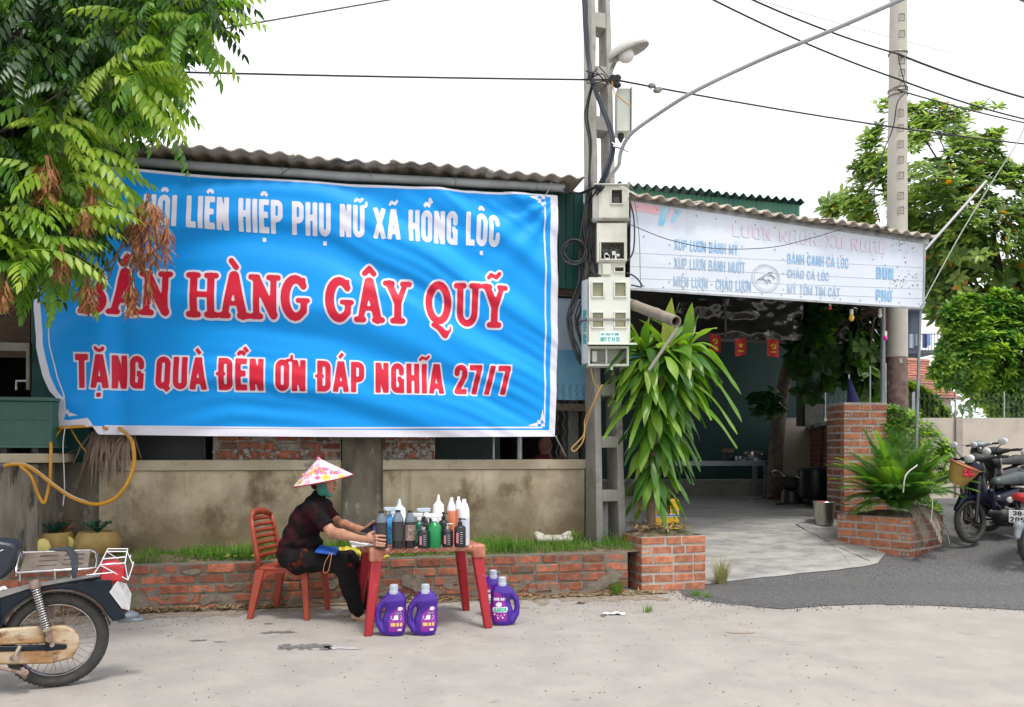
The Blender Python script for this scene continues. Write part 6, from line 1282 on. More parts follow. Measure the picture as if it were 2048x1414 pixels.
# rosette trees on the right
def rosette(name, mat, seed, n=8, L=.2, W_=.075, up=.7):
 r = random.Random(seed); mb = MB()
 for k in range(n):
  a = k*2.4+r.uniform(-.2, .2); e_ = up*(k/n)+r.uniform(-.15, .25); d = Vector((math.cos(a)*math.cos(e_), math.sin(a)*math.cos(e_), math.sin(e_)))
  leaf_poly(mb, d*.02, d, UP, L*r.uniform(.75, 1.1), W_*r.uniform(.8, 1.1), .35, .12, 4)
 return mb, mesh_of(mb, name, mat, smooth=180)
def crown_tree(th, poly, Y0, Y1, count, prot, nparts, seed, scale=(.8, 1.2), cen=None, trunkpts=None, tr=.14, pick=None, thr=-.34):
 r = random.Random(seed); L_ = []; tries = 0; xs_ = [p[0] for p in poly]; ys_ = [p[1] for p in poly]
 while len(L_) < count and tries < count*30:
  tries += 1; x, y = r.uniform(min(xs_), max(xs_)), r.uniform(min(ys_), max(ys_))
  if not inpoly(x, y, poly): continue
  if noise.noise(Vector((x*.016+seed, y*.016, 1.5))) < thr : continue
  ed = edge_d(x, y, poly); depth = min(ed/120, 1); Y = Y0+(Y1-Y0)*(.5+(r.random()-.5)*depth)
  p = P(x, y, Y); L_.append((Y, x, y, p))
 L_.sort(key=lambda t: t[0]); bins = {}
 for i, (Y, x, y, p) in enumerate(L_):
  key = pick(x, y, r); src = prot[key][r.randrange(len(prot[key]))]; out = Vector((x-cen[0], 0, -(y-cen[1]))).normalized()*.6+Vector((0, -.55, .55))
  M4 = Matrix.Translation(p) @ (out+Vector((r.uniform(-.5, .5), r.uniform(-.4, .4), r.uniform(-.3, .5)))).to_track_quat('Z', 'X').to_matrix().to_4x4() @ Matrix.Rotation(r.random()*6.28, 4, 'Z') @ Matrix.Scale(r.uniform(*scale), 4)
  if i < nparts: inst('leaf_cluster', src[1], th, M4)
  else:
   S = bins.setdefault(key, MB()); b_ = len(S.v); S.v += [M4 @ q for q in src[0].v]; S.f += [[b_+k for k in f] for f in src[0].f]; S.m += [0]*len(src[0].f)
 for k, S in bins.items(): obj('foliage', S, prot[k][0][1].materials[0], th, kind='stuff', smooth=180, recalc=False)
 if trunkpts:
  mb = MB(); n_ = len(trunkpts)-1; pt = smooth_path(trunkpts, 5); mb.tube(pt, [tr*(1-.6*i/(len(pt)-1)) for i in range(len(pt))], 10); obj('trunk', mb, m_bark, th)
  mb = MB()
  for i in range(0, len(L_), max(len(L_)//34, 1)):
   p = L_[i][3]; a = pt[min(int(len(pt)*r.uniform(.45, .95)), len(pt)-1)]; mb.tube(smooth_path([a, a.lerp(p, .5)+Vector((0, 0, tr)), p], 4), [tr*.2*(1-.1*k) for k in range(9)], 5)
  obj('branch', mb, m_bark, th, kind='stuff')
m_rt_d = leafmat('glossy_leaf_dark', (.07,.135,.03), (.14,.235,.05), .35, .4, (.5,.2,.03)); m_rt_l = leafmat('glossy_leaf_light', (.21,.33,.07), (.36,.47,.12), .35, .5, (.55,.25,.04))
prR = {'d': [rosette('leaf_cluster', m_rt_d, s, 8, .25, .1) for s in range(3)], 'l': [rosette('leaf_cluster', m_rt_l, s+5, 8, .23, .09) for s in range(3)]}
rt = thing('broadleaf_tree', 'large glossy leaved tree with a few orange leaves behind the round pole', 'tree', P(1990, 900, 15.5)-UP*1)
polyR = [(1645,425),(1660,390),(1720,385),(1700,340),(1725,310),(1712,285),(1740,270),(1770,235),(1752,205),(1790,200),(1830,215),(1885,205),(1905,225),(1960,210),(2000,205),(2010,250),(1996,300),(2030,330),(2080,350),(2300,330),(2300,700),(2100,660),(1990,640),(1900,660),(1865,640),(1850,560),(1800,480),(1700,460)]
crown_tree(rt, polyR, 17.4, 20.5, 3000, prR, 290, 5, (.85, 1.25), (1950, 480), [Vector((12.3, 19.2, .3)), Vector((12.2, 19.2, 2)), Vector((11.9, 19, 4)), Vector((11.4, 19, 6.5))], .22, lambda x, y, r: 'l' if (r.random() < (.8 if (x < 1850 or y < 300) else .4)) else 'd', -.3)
m_bs_l = leafmat('bush_leaf_light', (.22,.38,.045), (.40,.56,.10), .4, .5); m_bs_d = leafmat('bush_leaf_dark', (.06,.17,.025), (.12,.26,.04), .4, .4)
prB = {'d': [rosette('leaf_cluster', m_bs_d, s+20, 9, .2, .075) for s in range(3)], 'l': [rosette('leaf_cluster', m_bs_l, s+25, 9, .2, .075) for s in range(3)]}
bt_ = thing('young_tree', 'bright green bushy young tree behind the cream wall at the right', 'tree', P(1980, 900, 18)-UP*.8)
polyB = [(1866,745),(1880,700),(1895,660),(1888,620),(1930,590),(1960,600),(2000,580),(2060,600),(2300,590),(2300,850),(2048,842),(1985,835),(1950,800),(1915,770),(1880,775)]
crown_tree(bt_, polyB, 16.6, 17.8, 3000, prB, 290, 8, (.7, 1.1), (1990, 720), [Vector((11.0, 17.3, .3)), Vector((10.9, 17.3, 1.5)), Vector((10.8, 17.3, 3))], .1, lambda x, y, r: 'l' if (r.random() < (.7 if noise.noise(Vector((x*.02, y*.02, 9))) > -.05 else .2)) else 'd', -.6)
far = thing('shrub', 'pale green overgrown shrubs beyond the eatery side window', 'shrub', P(1660, 860, 21))
crown_tree(far, [(1600,780),(1640,745),(1700,770),(1760,760),(1835,770),(1870,800),(1900,830),(1900,850),(1600,860)], 20, 22, 1300, prB, 60, 14, (.9, 1.3), (1700, 840), None, pick=lambda x, y, r: 'l' if r.random() < .6 else 'd')
mb = MB(); r = random.Random(77)
for i in range(9000):
 x = r.uniform(-60, 75); h = 6.2+2.6*noise.noise(Vector((x*.12, 0, 5))); z = r.uniform(-.3, h); y = 62+r.uniform(-3, 3); q = Vector((x, y, z)); d = Vector((r.uniform(-1, 1), r.uniform(-1, 0), r.uniform(-1, 1))).normalized(); leaf_poly(mb, q, d, UP, r.uniform(.5, .9), r.uniform(.35, .6), .3, .1, 2)
tag(obj('far_treeline', mb, leafmat('far_leaf', (.08,.14,.06), (.14,.22,.09), .7, .3), kind='stuff', recalc=False), 'distant line of trees beyond the houses', 'trees')
m_big_d = leafmat('round_leaf_dark', (.015,.045,.012), (.03,.085,.02), .3, .55); 
prP = {'d': [rosette('leaf_cluster', m_big_d, s+40, 6, .26, .17, .2) for s in range(3)], 'l': [rosette('leaf_cluster', leafmat('round_leaf_lit', (.06,.15,.02), (.12,.25,.03), .35, .6), s+45, 6, .24, .16, .2) for s in range(3)]}
pt_ = thing('shade_tree', 'dark round leaved tree growing inside the eatery with a leaning branch', 'tree', P(1560, 1010, 13.4))
crown_tree(pt_, [(1580,598),(1780,606),(1776,680),(1762,760),(1740,800),(1715,770),(1700,790),(1680,740),(1655,770),(1640,800),(1610,790),(1575,740),(1560,660)], 11.6, 13.6, 190, prP, 190, 16, (.7, 1.1), (1660, 640), [P(1548, 992, 14.8), P(1552, 900, 14.7), P(1566, 780, 14.3), P(1590, 700, 13.5), P(1640, 660, 12.8), P(1720, 632, 12.5), P(1770, 620, 12.2)], .15, lambda x, y, r: 'l' if (r.random() < .3 and x > 1640) else 'd')
crown_tree(pt_, [(1505,790),(1530,775),(1560,790),(1565,820),(1540,835),(1510,820)], 12.6, 13.0, 22, prP, 22, 17, (.6, .8), (1535, 800), None, pick=lambda x, y, r: 'd')
# strap-leaved plant (planter)
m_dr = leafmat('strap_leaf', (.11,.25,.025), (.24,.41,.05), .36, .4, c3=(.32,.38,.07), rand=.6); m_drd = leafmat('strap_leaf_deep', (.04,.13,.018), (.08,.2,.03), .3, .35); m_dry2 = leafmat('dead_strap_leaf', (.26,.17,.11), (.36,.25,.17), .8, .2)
dr = thing('strap_plant', 'tall corn plant with long drooping glossy strap leaves in the square brick planter', 'plant', PL_C+UP*.55)
stem_b = P(1303, 1060, 8.45); mb = MB(); stems = [[stem_b-UP*.05, P(1303, 1010, 8.45), P(1308, 880, 8.45), P(1300, 760, 8.4), P(1290, 695, 8.35)], [P(1305, 1000, 8.45), P(1325, 880, 8.5), P(1345, 760, 8.45), P(1372, 690, 8.4)], [P(1303, 960, 8.45), P(1318, 800, 8.3), P(1332, 700, 8.2)]]
for st_ in stems: pt = smooth_path(st_, 5); mb.tube(pt, [.05-.028*i/(len(pt)-1) for i in range(len(pt))], 9)
obj('trunk', mb, M('cane_bark', (.25,.18,.12), .9, col2=(.16,.11,.075), scale=12, bump=.6), dr)
def strap(base, az, el, L, Wd, droop, seed, mat, end=-1.0):
 r = random.Random(seed); mb = MB(); n = 12; d = Vector((math.cos(az)*math.cos(el), math.sin(az)*math.cos(el), math.sin(el))); side = Vector((-math.sin(az), math.cos(az), 0)); p = Vector(base); vs = []; tw = r.uniform(-.5, .5)
 for i in range(n+1):
  t = i/n; w = Wd/2*(min(1, .35+2.6*t) if t < .25 else 1)*(1 if t < .55 else max(.04, 1-((t-.55)/.45)**1.6)); nr_ = side.cross(d).normalized(); sd2 = (side*math.cos(tw*t)+nr_*math.sin(tw*t)).normalized(); nr2 = sd2.cross(d).normalized()
  wv = .01*math.sin(t*9+seed); vs += [p-sd2*w+nr2*(w*.35+wv), p.copy(), p+sd2*w+nr2*(w*.35-wv)]
  z_target = -1 if end < -.5 else end; d = (d+Vector((0, 0, -droop/n*(1.6 if d.z > -.6 else .5)))+Vector((r.uniform(-.02, .02), r.uniform(-.02, .02), 0))).normalized(); p = p+d*(L/n)
 fs = []
 for i in range(n): fs += [(3*i, 3*i+1, 3*i+4, 3*i+3), (3*i+1, 3*i+2, 3*i+5, 3*i+4)]
 mb.add(vs, fs); obj('leaf', mb, mat, dr, smooth=180, recalc=False)
r = random.Random(19)
for (hd, nn_) in ((P(1288, 700, 8.35), 20), (P(1372, 695, 8.4), 22), (P(1332, 700, 8.2), 20)):
 for k in range(nn_):
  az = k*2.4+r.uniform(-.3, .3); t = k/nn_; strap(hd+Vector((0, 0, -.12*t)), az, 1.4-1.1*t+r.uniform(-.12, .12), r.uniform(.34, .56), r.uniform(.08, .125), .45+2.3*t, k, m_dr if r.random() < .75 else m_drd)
for st_, kmax in ((stems[0], 84), (stems[1], 84)):
 pt = smooth_path(st_, 8)
 for k in range(kmax):
  t = .33+.63*k/kmax; b = pt[int(t*(len(pt)-1))]; az = k*2.39996+r.uniform(-.3, .3)
  if math.sin(az) > .6 and r.random() < .5: az = -az
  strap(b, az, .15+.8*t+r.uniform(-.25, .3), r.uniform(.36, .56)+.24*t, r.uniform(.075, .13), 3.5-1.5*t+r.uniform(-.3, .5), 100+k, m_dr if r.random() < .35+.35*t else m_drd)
for (x, y, az, el, L_) in ((1380,700,-.2,.45,.75),(1375,730,-.3,.2,.85),(1370,760,-.25,.1,.8),(1375,700,.1,.7,.7),(1370,790,-.5,.1,.8),(1275,730,3.4,.35,.55),(1280,760,3.6,.2,.6),(1275,800,3.5,.1,.6)): strap(P(x, y, 8.3), az, el, L_, .12, 2.1, int(x+y), m_dr)
for k in range(14): strap(P(1303+r.uniform(-6, 10), 975+r.uniform(-20, 8), 8.42), r.random()*6.28, .2, r.uniform(.25, .4), .05, 3.2, 300+k, m_dry2)
# palm in the right planter
m_pm = leafmat('palm_leaf', (.04,.125,.02), (.095,.22,.035), .4, .35, rand=.6); m_pml = leafmat('palm_leaf_pale', (.14,.30,.03), (.24,.42,.06), .4, .5); m_pmd = leafmat('palm_leaf_dry', (.22,.18,.15), (.34,.29,.23), .85, .15)  # second, paler green is mixed in among the fronds
pc_ = (A2.lerp(B2, .62)-o2*.42); pc_.z = .74
pm = thing('palm', 'spiky fan of small palm fronds overflowing the right brick planter', 'palm', pc_)
def pfrond(base, az, el, L, mat, seed, droop=1.1, ll=.26, name='frond', lw=.013):
 r = random.Random(seed); mb = MB(); n = 34; d = Vector((math.cos(az)*math.cos(el), math.sin(az)*math.cos(el), math.sin(el))); p = Vector(base); pts = [p.copy()]; ds = [d.copy()]
 for i in range(n): d = (d+Vector((0, 0, -droop/n*(i/n+.3)))).normalized(); p = p+d*(L/n); pts.append(p.copy()); ds.append(d.copy())
 mb.tube(pts, [.008*(1-.75*i/n) for i in range(n+1)], 4)
 for i in range(5, n+1):
  t = i/n; q = ds[i]; s_ = q.cross(UP).normalized(); Lf = ll*math.sin(PI*(.18+.7*t))*r.uniform(.85, 1.1)
  for sd_ in (-1, 1): leaf_poly(mb, pts[i], (q*1.0+s_*sd_*.85+UP*.25).normalized(), UP, Lf, lw, .55, .2, 3)
 obj(name, mb, mat, pm, smooth=180, recalc=False)
r = random.Random(3); toC = math.atan2(-pc_.y, -pc_.x)
for k in range(64):
 az = k*2.4; el = r.uniform(.65, 1.5); pfrond(pc_+Vector((math.cos(az)*.08, math.sin(az)*.08, 0)), az, el, r.uniform(.55, .98), m_pm if r.random() < .65 else m_pml, k, 1.3, .26)
for k in range(12): az = toC+r.uniform(-1.7, 1.7); pfrond(pc_, az, r.uniform(.35, .8), r.uniform(.5, .75), m_pm, 50+k, 1.5, .24)
pfrond(pc_, math.pi+.05, .85, .95, m_pml, 90, 1.0, .2); pfrond(pc_, math.pi-.2, .7, .85, m_pml, 91, 1.0, .2)
for k in range(9): az = toC+r.uniform(.2, 1.7); pfrond(pc_-UP*.02, az, r.uniform(.2, .5), r.uniform(.6, .85), m_pmd, 70+k, 3.0, .2, lw=.01)
mb = MB(); mb.tube(smooth_path([P(1835, 930, 9.1), P(1812, 950, 9.0), P(1806, 985, 9.0)], 5), .007, 5); mb.tube(smooth_path([P(1864, 980, 9.2), P(1865, 1010, 9.1), P(1862, 1045, 9.1)], 5), .006, 5); obj('dry_stalk', mb, M('pale_stalk', (.55,.52,.45), .8), pm)
sh = thing('shrub', 'leafy green shrub with small white specks behind the planter palm', 'shrub', P(1830, 1000, 10.6))
prS = {'d': [rosette('leaf_cluster', m_bs_d, s+60, 8, .09, .04) for s in range(2)], 'l': [rosette('leaf_cluster', m_bs_l, s+65, 8, .09, .04) for s in range(2)]}
crown_tree(sh, [(1775,812),(1800,818),(1830,830),(1860,850),(1890,870),(1905,900),(1890,960),(1880,1060),(1840,1060),(1800,960),(1760,900)], 10.3, 11.2, 330, prS, 200, 24, (.8, 1.2), (1830, 930), [P(1830, 1060, 10.6), P(1835, 950, 10.6), P(1840, 870, 10.6)], .02, lambda x, y, r: 'l' if r.random() < .5 else 'd')
# grass
m_gr = leafmat('grass_blade', (.09,.20,.03), (.19,.34,.05), .6, .4)
def blade(mb, p, h, a, lean, w):
 s_ = Vector((math.cos(a+1.57), math.sin(a+1.57), 0))*w; l_ = Vector((math.cos(a), math.sin(a), 0))*lean*h
 b = len(mb.v); mb.v += [p-s_, p+s_, p+l_*.35+UP*h*.6+s_*.7, p+l_*.35+UP*h*.6-s_*.7, p+l_+UP*h*.95]; mb.f += [[b, b+1, b+2, b+3], [b+3, b+2, b+4]]; mb.m += [0, 0]
mb = MB(); r = random.Random(12)
for i in range(30000):
 s = r.uniform(-.6, 4.7); t = r.random(); d = .13+.78*t
 dens = .42+1.3*noise.noise(Vector((s*2.3, d*3, 3)))+(.25 if 1.6 < s < 3.4 else 0)
 if s < .3: dens -= .35
 if r.random() > dens: continue
 if 3.95 < s < 4.45 and .3 < d: continue
 h = r.choice((1, 1, 1, 1.6))*r.uniform(.03, .1)*(1+1.0*noise.noise(Vector((s*2.5, d*3, 8)))); blade(mb, FP(s, d, .41+.04*math.sin(PI*min(t*1.6, 1))), max(h, .02), r.random()*6.28, r.uniform(.2, .9), r.uniform(.0018, .0035))
tag(obj('grass', mb, m_gr, kind='stuff', recalc=False, smooth=180), 'green grass growing on the strip behind the brick kerb', 'grass')
mb = MB()
for i in range(1500):
 s = r.choice((.6, .9, 1.3, 1.7, 2.6, 3.5, 4.4))+r.gauss(0, .12); d = r.uniform(.15, .6); a = r.random()*6.28; leaf_poly(mb, FP(s, d, .43+r.uniform(0, .06)), Vector((math.cos(a), math.sin(a), r.uniform(.1, .9))), UP, r.uniform(.03, .06), r.uniform(.012, .022), .5, .1, 3)
tag(obj('weeds', mb, m_bs_d, kind='stuff', recalc=False, smooth=180), 'small broad leaved weeds in the grass strip', 'weeds')
def tuft(c, n, h0, h1, lean, w, lab, mat, cat='grass tuft', nm='grass_tuft'):
 mb = MB()
 for i in range(n): a = r.random()*6.28; rr = r.random()*.05; blade(mb, c+Vector((math.cos(a)*rr, math.sin(a)*rr, -.005)), r.uniform(h0, h1), a+r.uniform(-.5, .5), r.uniform(.15, lean), w)
 return tag(obj(nm, mb, mat, recalc=False, smooth=180), lab, cat)
m_gy = leafmat('yellowing_blade', (.2,.26,.08), (.42,.4,.2), .7, .35)
tuft(G2(1442, 1168), 260, .12, .34, .75, .003, 'big yellowing grass clump growing beside the left planter on the ramp edge', m_gy)
tuft(G2(1296, 1224), 60, .03, .1, .9, .002, 'tiny weed tuft growing alone on the concrete road', m_gr); tuft(FP(4.45, -.03, .0), 220, .04, .2, .7, .0025, 'green weeds at the foot of the kerb next to the planter', m_gr); tuft(G2(1392, 1192), 120, .03, .1, .9, .002, 'low weeds at the asphalt edge below the planter', m_gr); tuft(G2(1412, 1196), 90, .03, .08, .9, .002, 'low weeds where the asphalt tongue begins', m_gr)
tuft(FP(4.2, .5, .44), 160, .05, .2, .5, .003, 'weeds growing through the bottom hole of the ladder pole', m_gr)
m_lit = leafmat('litter_leaf', (.22,.14,.07), (.42,.32,.17), .85, .15); mb = MB()
for i in range(900):
 s = r.uniform(-.6, 4.9); dn = .5+.6*noise.noise(Vector((s*1.8, 2, 2)))+(.5 if s < 1.3 else 0)
 if r.random() > dn: continue
 d = -abs(r.gauss(0, .05))-.01; a = r.random()*6.28; leaf_poly(mb, FP(s, d, r.uniform(.004, .035)), Vector((math.cos(a), math.sin(a), r.uniform(-.1, .3))), UP, r.uniform(.04, .1), r.uniform(.01, .028), r.uniform(-.5, .5), .3, 3)
for i in range(260):
 q = PL_C+Vector((r.uniform(-.3, .3), r.uniform(-.28, .28), .61+r.uniform(0, .03))); a = r.random()*6.28; leaf_poly(mb, q, Vector((math.cos(a), math.sin(a), r.uniform(-.1, .3))), UP, r.uniform(.04, .11), r.uniform(.01, .03), r.uniform(-.5, .5), .3, 3)
tag(obj('leaf_litter', mb, m_lit, kind='stuff', recalc=False, smooth=180), 'dry curled leaves gathered along the foot of the kerb and on the planter soil', 'litter')
mb = MB(); gx = np.arange(-.9, 5.0, .03); gy = np.arange(-.35, .05, .02)
F = np.array([[(-(y)-.09-.06*noise.noise(Vector((x*2.1, 0, 1)))-.05*noise.noise(Vector((x*9, y*6, 1)))) for y in gy] for x in gx]); m2 = contour(gx, gy, F, 0, lambda x, y: FP(x, y, gz(0, 0)+.004+.016*max(0, 1+y/.12)))
obj('kerb_dirt', m2, M('kerb_dirt', (.24,.19,.13), .95, col2=(.15,.115,.075), scale=12, bump=.8), kind='structure', smooth=180)
from mathutils.bvhtree import BVHTree
# plastic chair
m_chair = M('chair_plastic', (.33,.052,.025), .45, col2=(.28,.044,.023), scale=5, col3=(.30,.10,.07), scale3=9, lo3=.62, hi3=.75, spec=.5)
CHM = Matrix.Translation((-1.905, 6.93, 0)) @ Matrix.Rotation(math.radians(-9), 4, 'Z')
chair = thing('plastic_chair', 'brick red plastic chair with slatted back under the seated woman', 'chair', CHM.translation)
def lz_leg(b, t, w0, w1, d0, d1):
 mb = MB(CHM); b, t = Vector(b), Vector(t)
 def q(c, w, d): return [c+Vector((-w, -d, 0)), c+Vector((w, -d, 0)), c+Vector((w, d, 0)), c+Vector((-w, d, 0))]
 mb.hexa(q(b, w0, d0), q(t, w1, d1)); return mb
for sy in (-1, 1):
 obj('leg', lz_leg((.235, sy*.225, 0), (.205, sy*.20, .40), .021, .03, .018, .02), m_chair, chair, bevel=.006)
 obj('leg', lz_leg((-.265, sy*.245, 0), (-.19, sy*.205, .41), .024, .038, .018, .02), m_chair, chair, bevel=.006)
 mb = MB(CHM); out = [(-.215, .43), (-.2, .25), (-.17, .31), (-.12, .36), (-.05, .385), (.06, .39), (.13, .375), (.17, .35), (.19, .43)]
 mb.prism(out, (1,0,0), (0,0,1), (0, .022, 0), o=(0, sy*.2-.011, 0)); obj('side_apron', mb, m_chair, chair, bevel=.004)
S = SDF((-.26,-.25,.37), (.27,.25,.46), .009); S.box((.0, 0, .42), (.45, .44, .035), .015, 0); S.ell((.02, 0, .455), (.2, .18, .022), .01, 'sub')
me = S.mesh('seat', m_chair, (0,0,0)); me.transform(Matrix(CHM)); me.transform(Matrix.Translation(-CHM.translation)); o = obj('seat', me, None, chair, origin=CHM.translation)
for sy in (-1, 1):
 mb = MB(CHM); mb.tube([(-.2, sy*.2, .42), (-.225, sy*.205, .55), (-.262, sy*.2, .74), (-.285, sy*.185, .85)], [.026, .024, .022, .02], 8, sq=(1, .8)); obj('back_post', mb, m_chair, chair, smooth=180)
mb = MB(CHM); mb.tube([(-.283, -.185, .84), (-.305, -.1, .885), (-.31, 0, .89), (-.305, .1, .885), (-.283, .185, .84)], [.02, .024, .026, .024, .02], 8, sq=(.8, 1.3)); obj('top_rail', mb, m_chair, chair, smooth=180)
for k in range(7):
 z = .5+k*.052; x = -.213-(z-.5)*.205; mb = MB(CHM); mb.grid(lambda u, v: Vector((x-.03*math.sin(PI*u)-v*.006, -.19+.38*u, z+v*.034)), 8, 1); o = obj('slat', mb, m_chair, chair, smooth=180); sf = o.modifiers.new('s', 'SOLIDIFY'); sf.thickness = .008
# plastic table
TA = math.radians(17); TU = Vector((math.cos(TA), math.sin(TA), 0)); TV = Vector((-math.sin(TA), math.cos(TA), 0)); TC = Vector((-1.10, 6.11, 0))+TU*.475+TV*.37
TM = Matrix.Translation(TC) @ Matrix.Rotation(TA, 4, 'Z'); TZ = .665
table = thing('plastic_table', 'low plastic table with marbled brown top and red legs crowded with bottles', 'table', TC)
m_tleg = M('table_red', (.36,.010,.022), .4, col2=(.30,.010,.018), scale=4, col3=(.40,.07,.07), scale3=12, lo3=.62, hi3=.72)
m_ttop = M('table_marble', (.36,.11,.065), .38, col2=(.50,.21,.13), scale=4, contrast=.8, stretch=(2.5, 1, 1), bump=.05)
HW, HD = .435, .335
for sx in (-1, 1):
 for sy in (-1, 1):
  mb = MB(TM); b = Vector((sx*.475, sy*.37, 0)); t = Vector((sx*.405, sy*.305, .56)); w0, w1 = .03, .042
  def q(c, w): return [c+Vector((-w, -w, 0)), c+Vector((w, -w, 0)), c+Vector((w, w, 0)), c+Vector((-w, w, 0))]
  mb.hexa(q(b, w0), q(t, w1)); obj('leg', mb, m_tleg, table, bevel=.009)
S = SDF((-.48,-.38,.5), (.48,.38,.69), .0085); S.box((0, 0, .64), (.89, .69, .05), .02, 0)
S.box((0, 0, .605), (.82, .62, .06), .02, .01, 'sub')
for sx in (-1, 1):
 for sy in (-1, 1): S.box((sx*.408, sy*.308, .61), (.105, .105, .11), .02, .02); 
for sx in (-1, 1):
 S.cone((sx*.39, -.335, .615), (sx*.30, -.335, .632), .022, .01, .02); S.cone((sx*.39, .335, .615), (sx*.3, .335, .632), .022, .01, .02)
me = S.mesh('tabletop', m_ttop); me.transform(Matrix.Rotation(TA, 4, 'Z')); o = obj('tabletop', me, None, table, origin=TC)
mb = MB(TM)
for k in range(9):
 x = -.40+k*.095; mb.add([(x, -.3475, .62), (x+.012, -.3475, .62), (x+.06, -.3475, .655), (x+.048, -.3475, .655)], [(0,1,2,3)]); mb.add([(x+.1, -.3475, .62), (x+.108, -.3475, .62), (x+.066, -.3475, .655), (x+.058, -.3475, .655)], [(0,1,2,3)])
obj('chevron_print', mb, M('chevron_tan', (.58,.36,.22), .4), table)
# woman
m_skin = M('skin', (.47,.245,.16), .5, col2=(.40,.19,.12), scale=14, contrast=.9, sss=.15)
m_shirt = M('black_blouse', (.004,.004,.005), .85, col2=(.03,.004,.008), scale=6.5, contrast=.9, spec=.2)
m_pants = M('black_print_trousers', (.004,.004,.005), .85, col2=(.008,.007,.007), scale=6, col3=(.16,.022,.012), scale3=5.5, lo3=.6, hi3=.68, spec=.2)
yN, yF = 6.62, 6.90; yM = 6.76
hip = P(590, 1112, yM); chest = P(618, 1035, yM); neckb = P(632, 1003, yM); headc = P(650, 962, yM-.01)
shN = P(626, 1018, yN-.02); elN = P(664, 1064, 6.5); wrN = P(722, 1078, 6.3); shF = P(646, 1014, yF+.03); elF = P(676, 1046, 6.84); wrF = P(716, 1057, 6.58)
hipN = P(592, 1120, yN+.03); hipF = P(598, 1118, yF); knN = P(686, 1124, 6.6); knF = P(696, 1122, 6.85); anN = P(716, 1228, 6.66); anF = P(738, 1212, 7.02)
wm = thing('person', 'seated woman in black print clothes and flowered conical hat reaching for a bottle', 'person', Vector((hip.x, hip.y, .0)))
lo = (-2.05, 6.05, 0.0); S = SDF(lo, (-.95, 7.2, 1.3), .0065)
S.cone(hip, chest, .118, .112, .03, sq=(.95,1.15,1)); S.cone(chest, neckb, .108, .055, .03, sq=(.88,1.15,1)); S.cone(neckb, P(642, 985, yM), .052, .048, .03)
S.cone(shN, shF, .055, .055, .03)
for a, b, c in ((shN, elN, wrN), (shF, elF, wrF)): S.cone(a, b, .052, .042, .02); S.cone(b, a.lerp(b, 1)+(c-b)*.35, .042, .043, .015); S.cone(b+(c-b)*.35, c, .042, .026, .015)
for a, b, c in ((hipN, knN, anN), (hipF, knF, anF)): S.cone(a, b, .085, .06, .03); S.cone(b, b.lerp(c, .35), .056, .054, .02); S.cone(b.lerp(c, .35), c, .054, .034, .02)
fd = Vector((.96, -.24, -.12)).normalized(); fs = fd.cross(UP).normalized(); fu = fs.cross(fd).normalized(); RH = Matrix((fd, fs, fu)).transposed()
def H(a, b, c): return headc+fd*a+fs*b+fu*c
S.ell(H(-.015, 0, .02), (.098, .078, .105), .01, R=RH); S.ell(H(.03, 0, -.045), (.062, .06, .06), .03, R=RH); S.cone(H(.055, 0, -.088), H(.06, 0, -.085), .022, .022, .02)
S.cone(H(.088, 0, .012), H(.108, 0, -.018), .007, .012, .01); S.ell(H(.082, 0, -.05), (.014, .022, .006), .005, R=RH); S.ell(H(.080, 0, -.061), (.013, .019, .006), .005, R=RH)
S.ell(H(.083, 0, -.0555), (.01, .024, .0015), .002, 'sub', R=RH); S.cone(H(.082, .035, .035), H(.082, -.035, .035), .008, .008, .015)
for s_ in (-1, 1): S.ell(H(.078, s_*.03, .015), (.012, .014, .009), .008, 'sub', R=RH); S.ell(H(.070, s_*.03, .013), (.011, .012, .009), .004, R=RH); S.ell(H(.058, s_*.042, -.028), (.022, .02, .022), .02, R=RH); S.ell(H(-.01, s_*.078, -.005), (.02, .008, .03), .006, R=RH)
botp = G(763, 1097, TZ); hz = P(763, 1078, botp.y).z
pa = P(743, 1079, 6.24); S.cone(wrN, pa, .027, .033, .015, sq=(1,.75,1)); S.cone(pa, P(750, 1080, 6.21), .032, .03, .01)
for k, (py0, py1, L_) in enumerate(((1070, 1070, 1), (1076, 1078, 1.05), (1083, 1085, 1.0), (1089, 1090, .85))):
 a = P(750, py0+1, 6.21); a.z = P(750, py0+1, 6.21).z; b = Vector((botp.x-.03, botp.y-.058, P(763, py0, botp.y).z)); c = Vector((botp.x+.012*L_, botp.y-.058, P(765, py1, botp.y).z)); d = Vector((botp.x+.036*L_, botp.y-.044, c.z-.004))
 S.cone(a, b, .0125, .0105, .006); S.cone(b, c, .0105, .0095, .003); S.cone(c, d, .0095, .0085, .003)
th = [P(738, 1070, 6.26), P(748, 1064, 6.3), Vector((botp.x-.03, botp.y+.047, hz+.045)), Vector((botp.x, botp.y+.056, hz+.05))]; S.chain(th, [.018, .013, .011, .009], .008)
pb = P(734, 1062, 6.5); S.cone(wrF, pb, .025, .03, .015, sq=(1,.8,1)); S.chain([P(728, 1058, 6.52), P(738, 1050, 6.46), P(748, 1042, 6.42)], [.016, .011, .0085], .008)
for k in range(4): S.chain([pb+Vector((.01, .02-.01*k, -.01)), P(748+2*k, 1062+4*k, 6.5-.02*k), P(758, 1060+5*k, 6.44), P(760, 1056+5*k, 6.41)], [.013, .0105, .0095, .0085], .005)
S.chain([anN-UP*.0, anN+Vector((.02, -.005, -.035)), anN+Vector((.13, -.02, -.045))], [.034, .034, .022], .02); S.chain([anF, anF+Vector((.02, -.005, -.035)), anF+Vector((.13, -.02, -.045))], [.034, .034, .022], .02)
body = sdf_obj('body', S, m_skin, wm)
S = SDF((-2.1, 6.3, .42), (-1.2, 7.15, 1.08), .0075)
S.cone(shN, shF, .066, .066, .03)
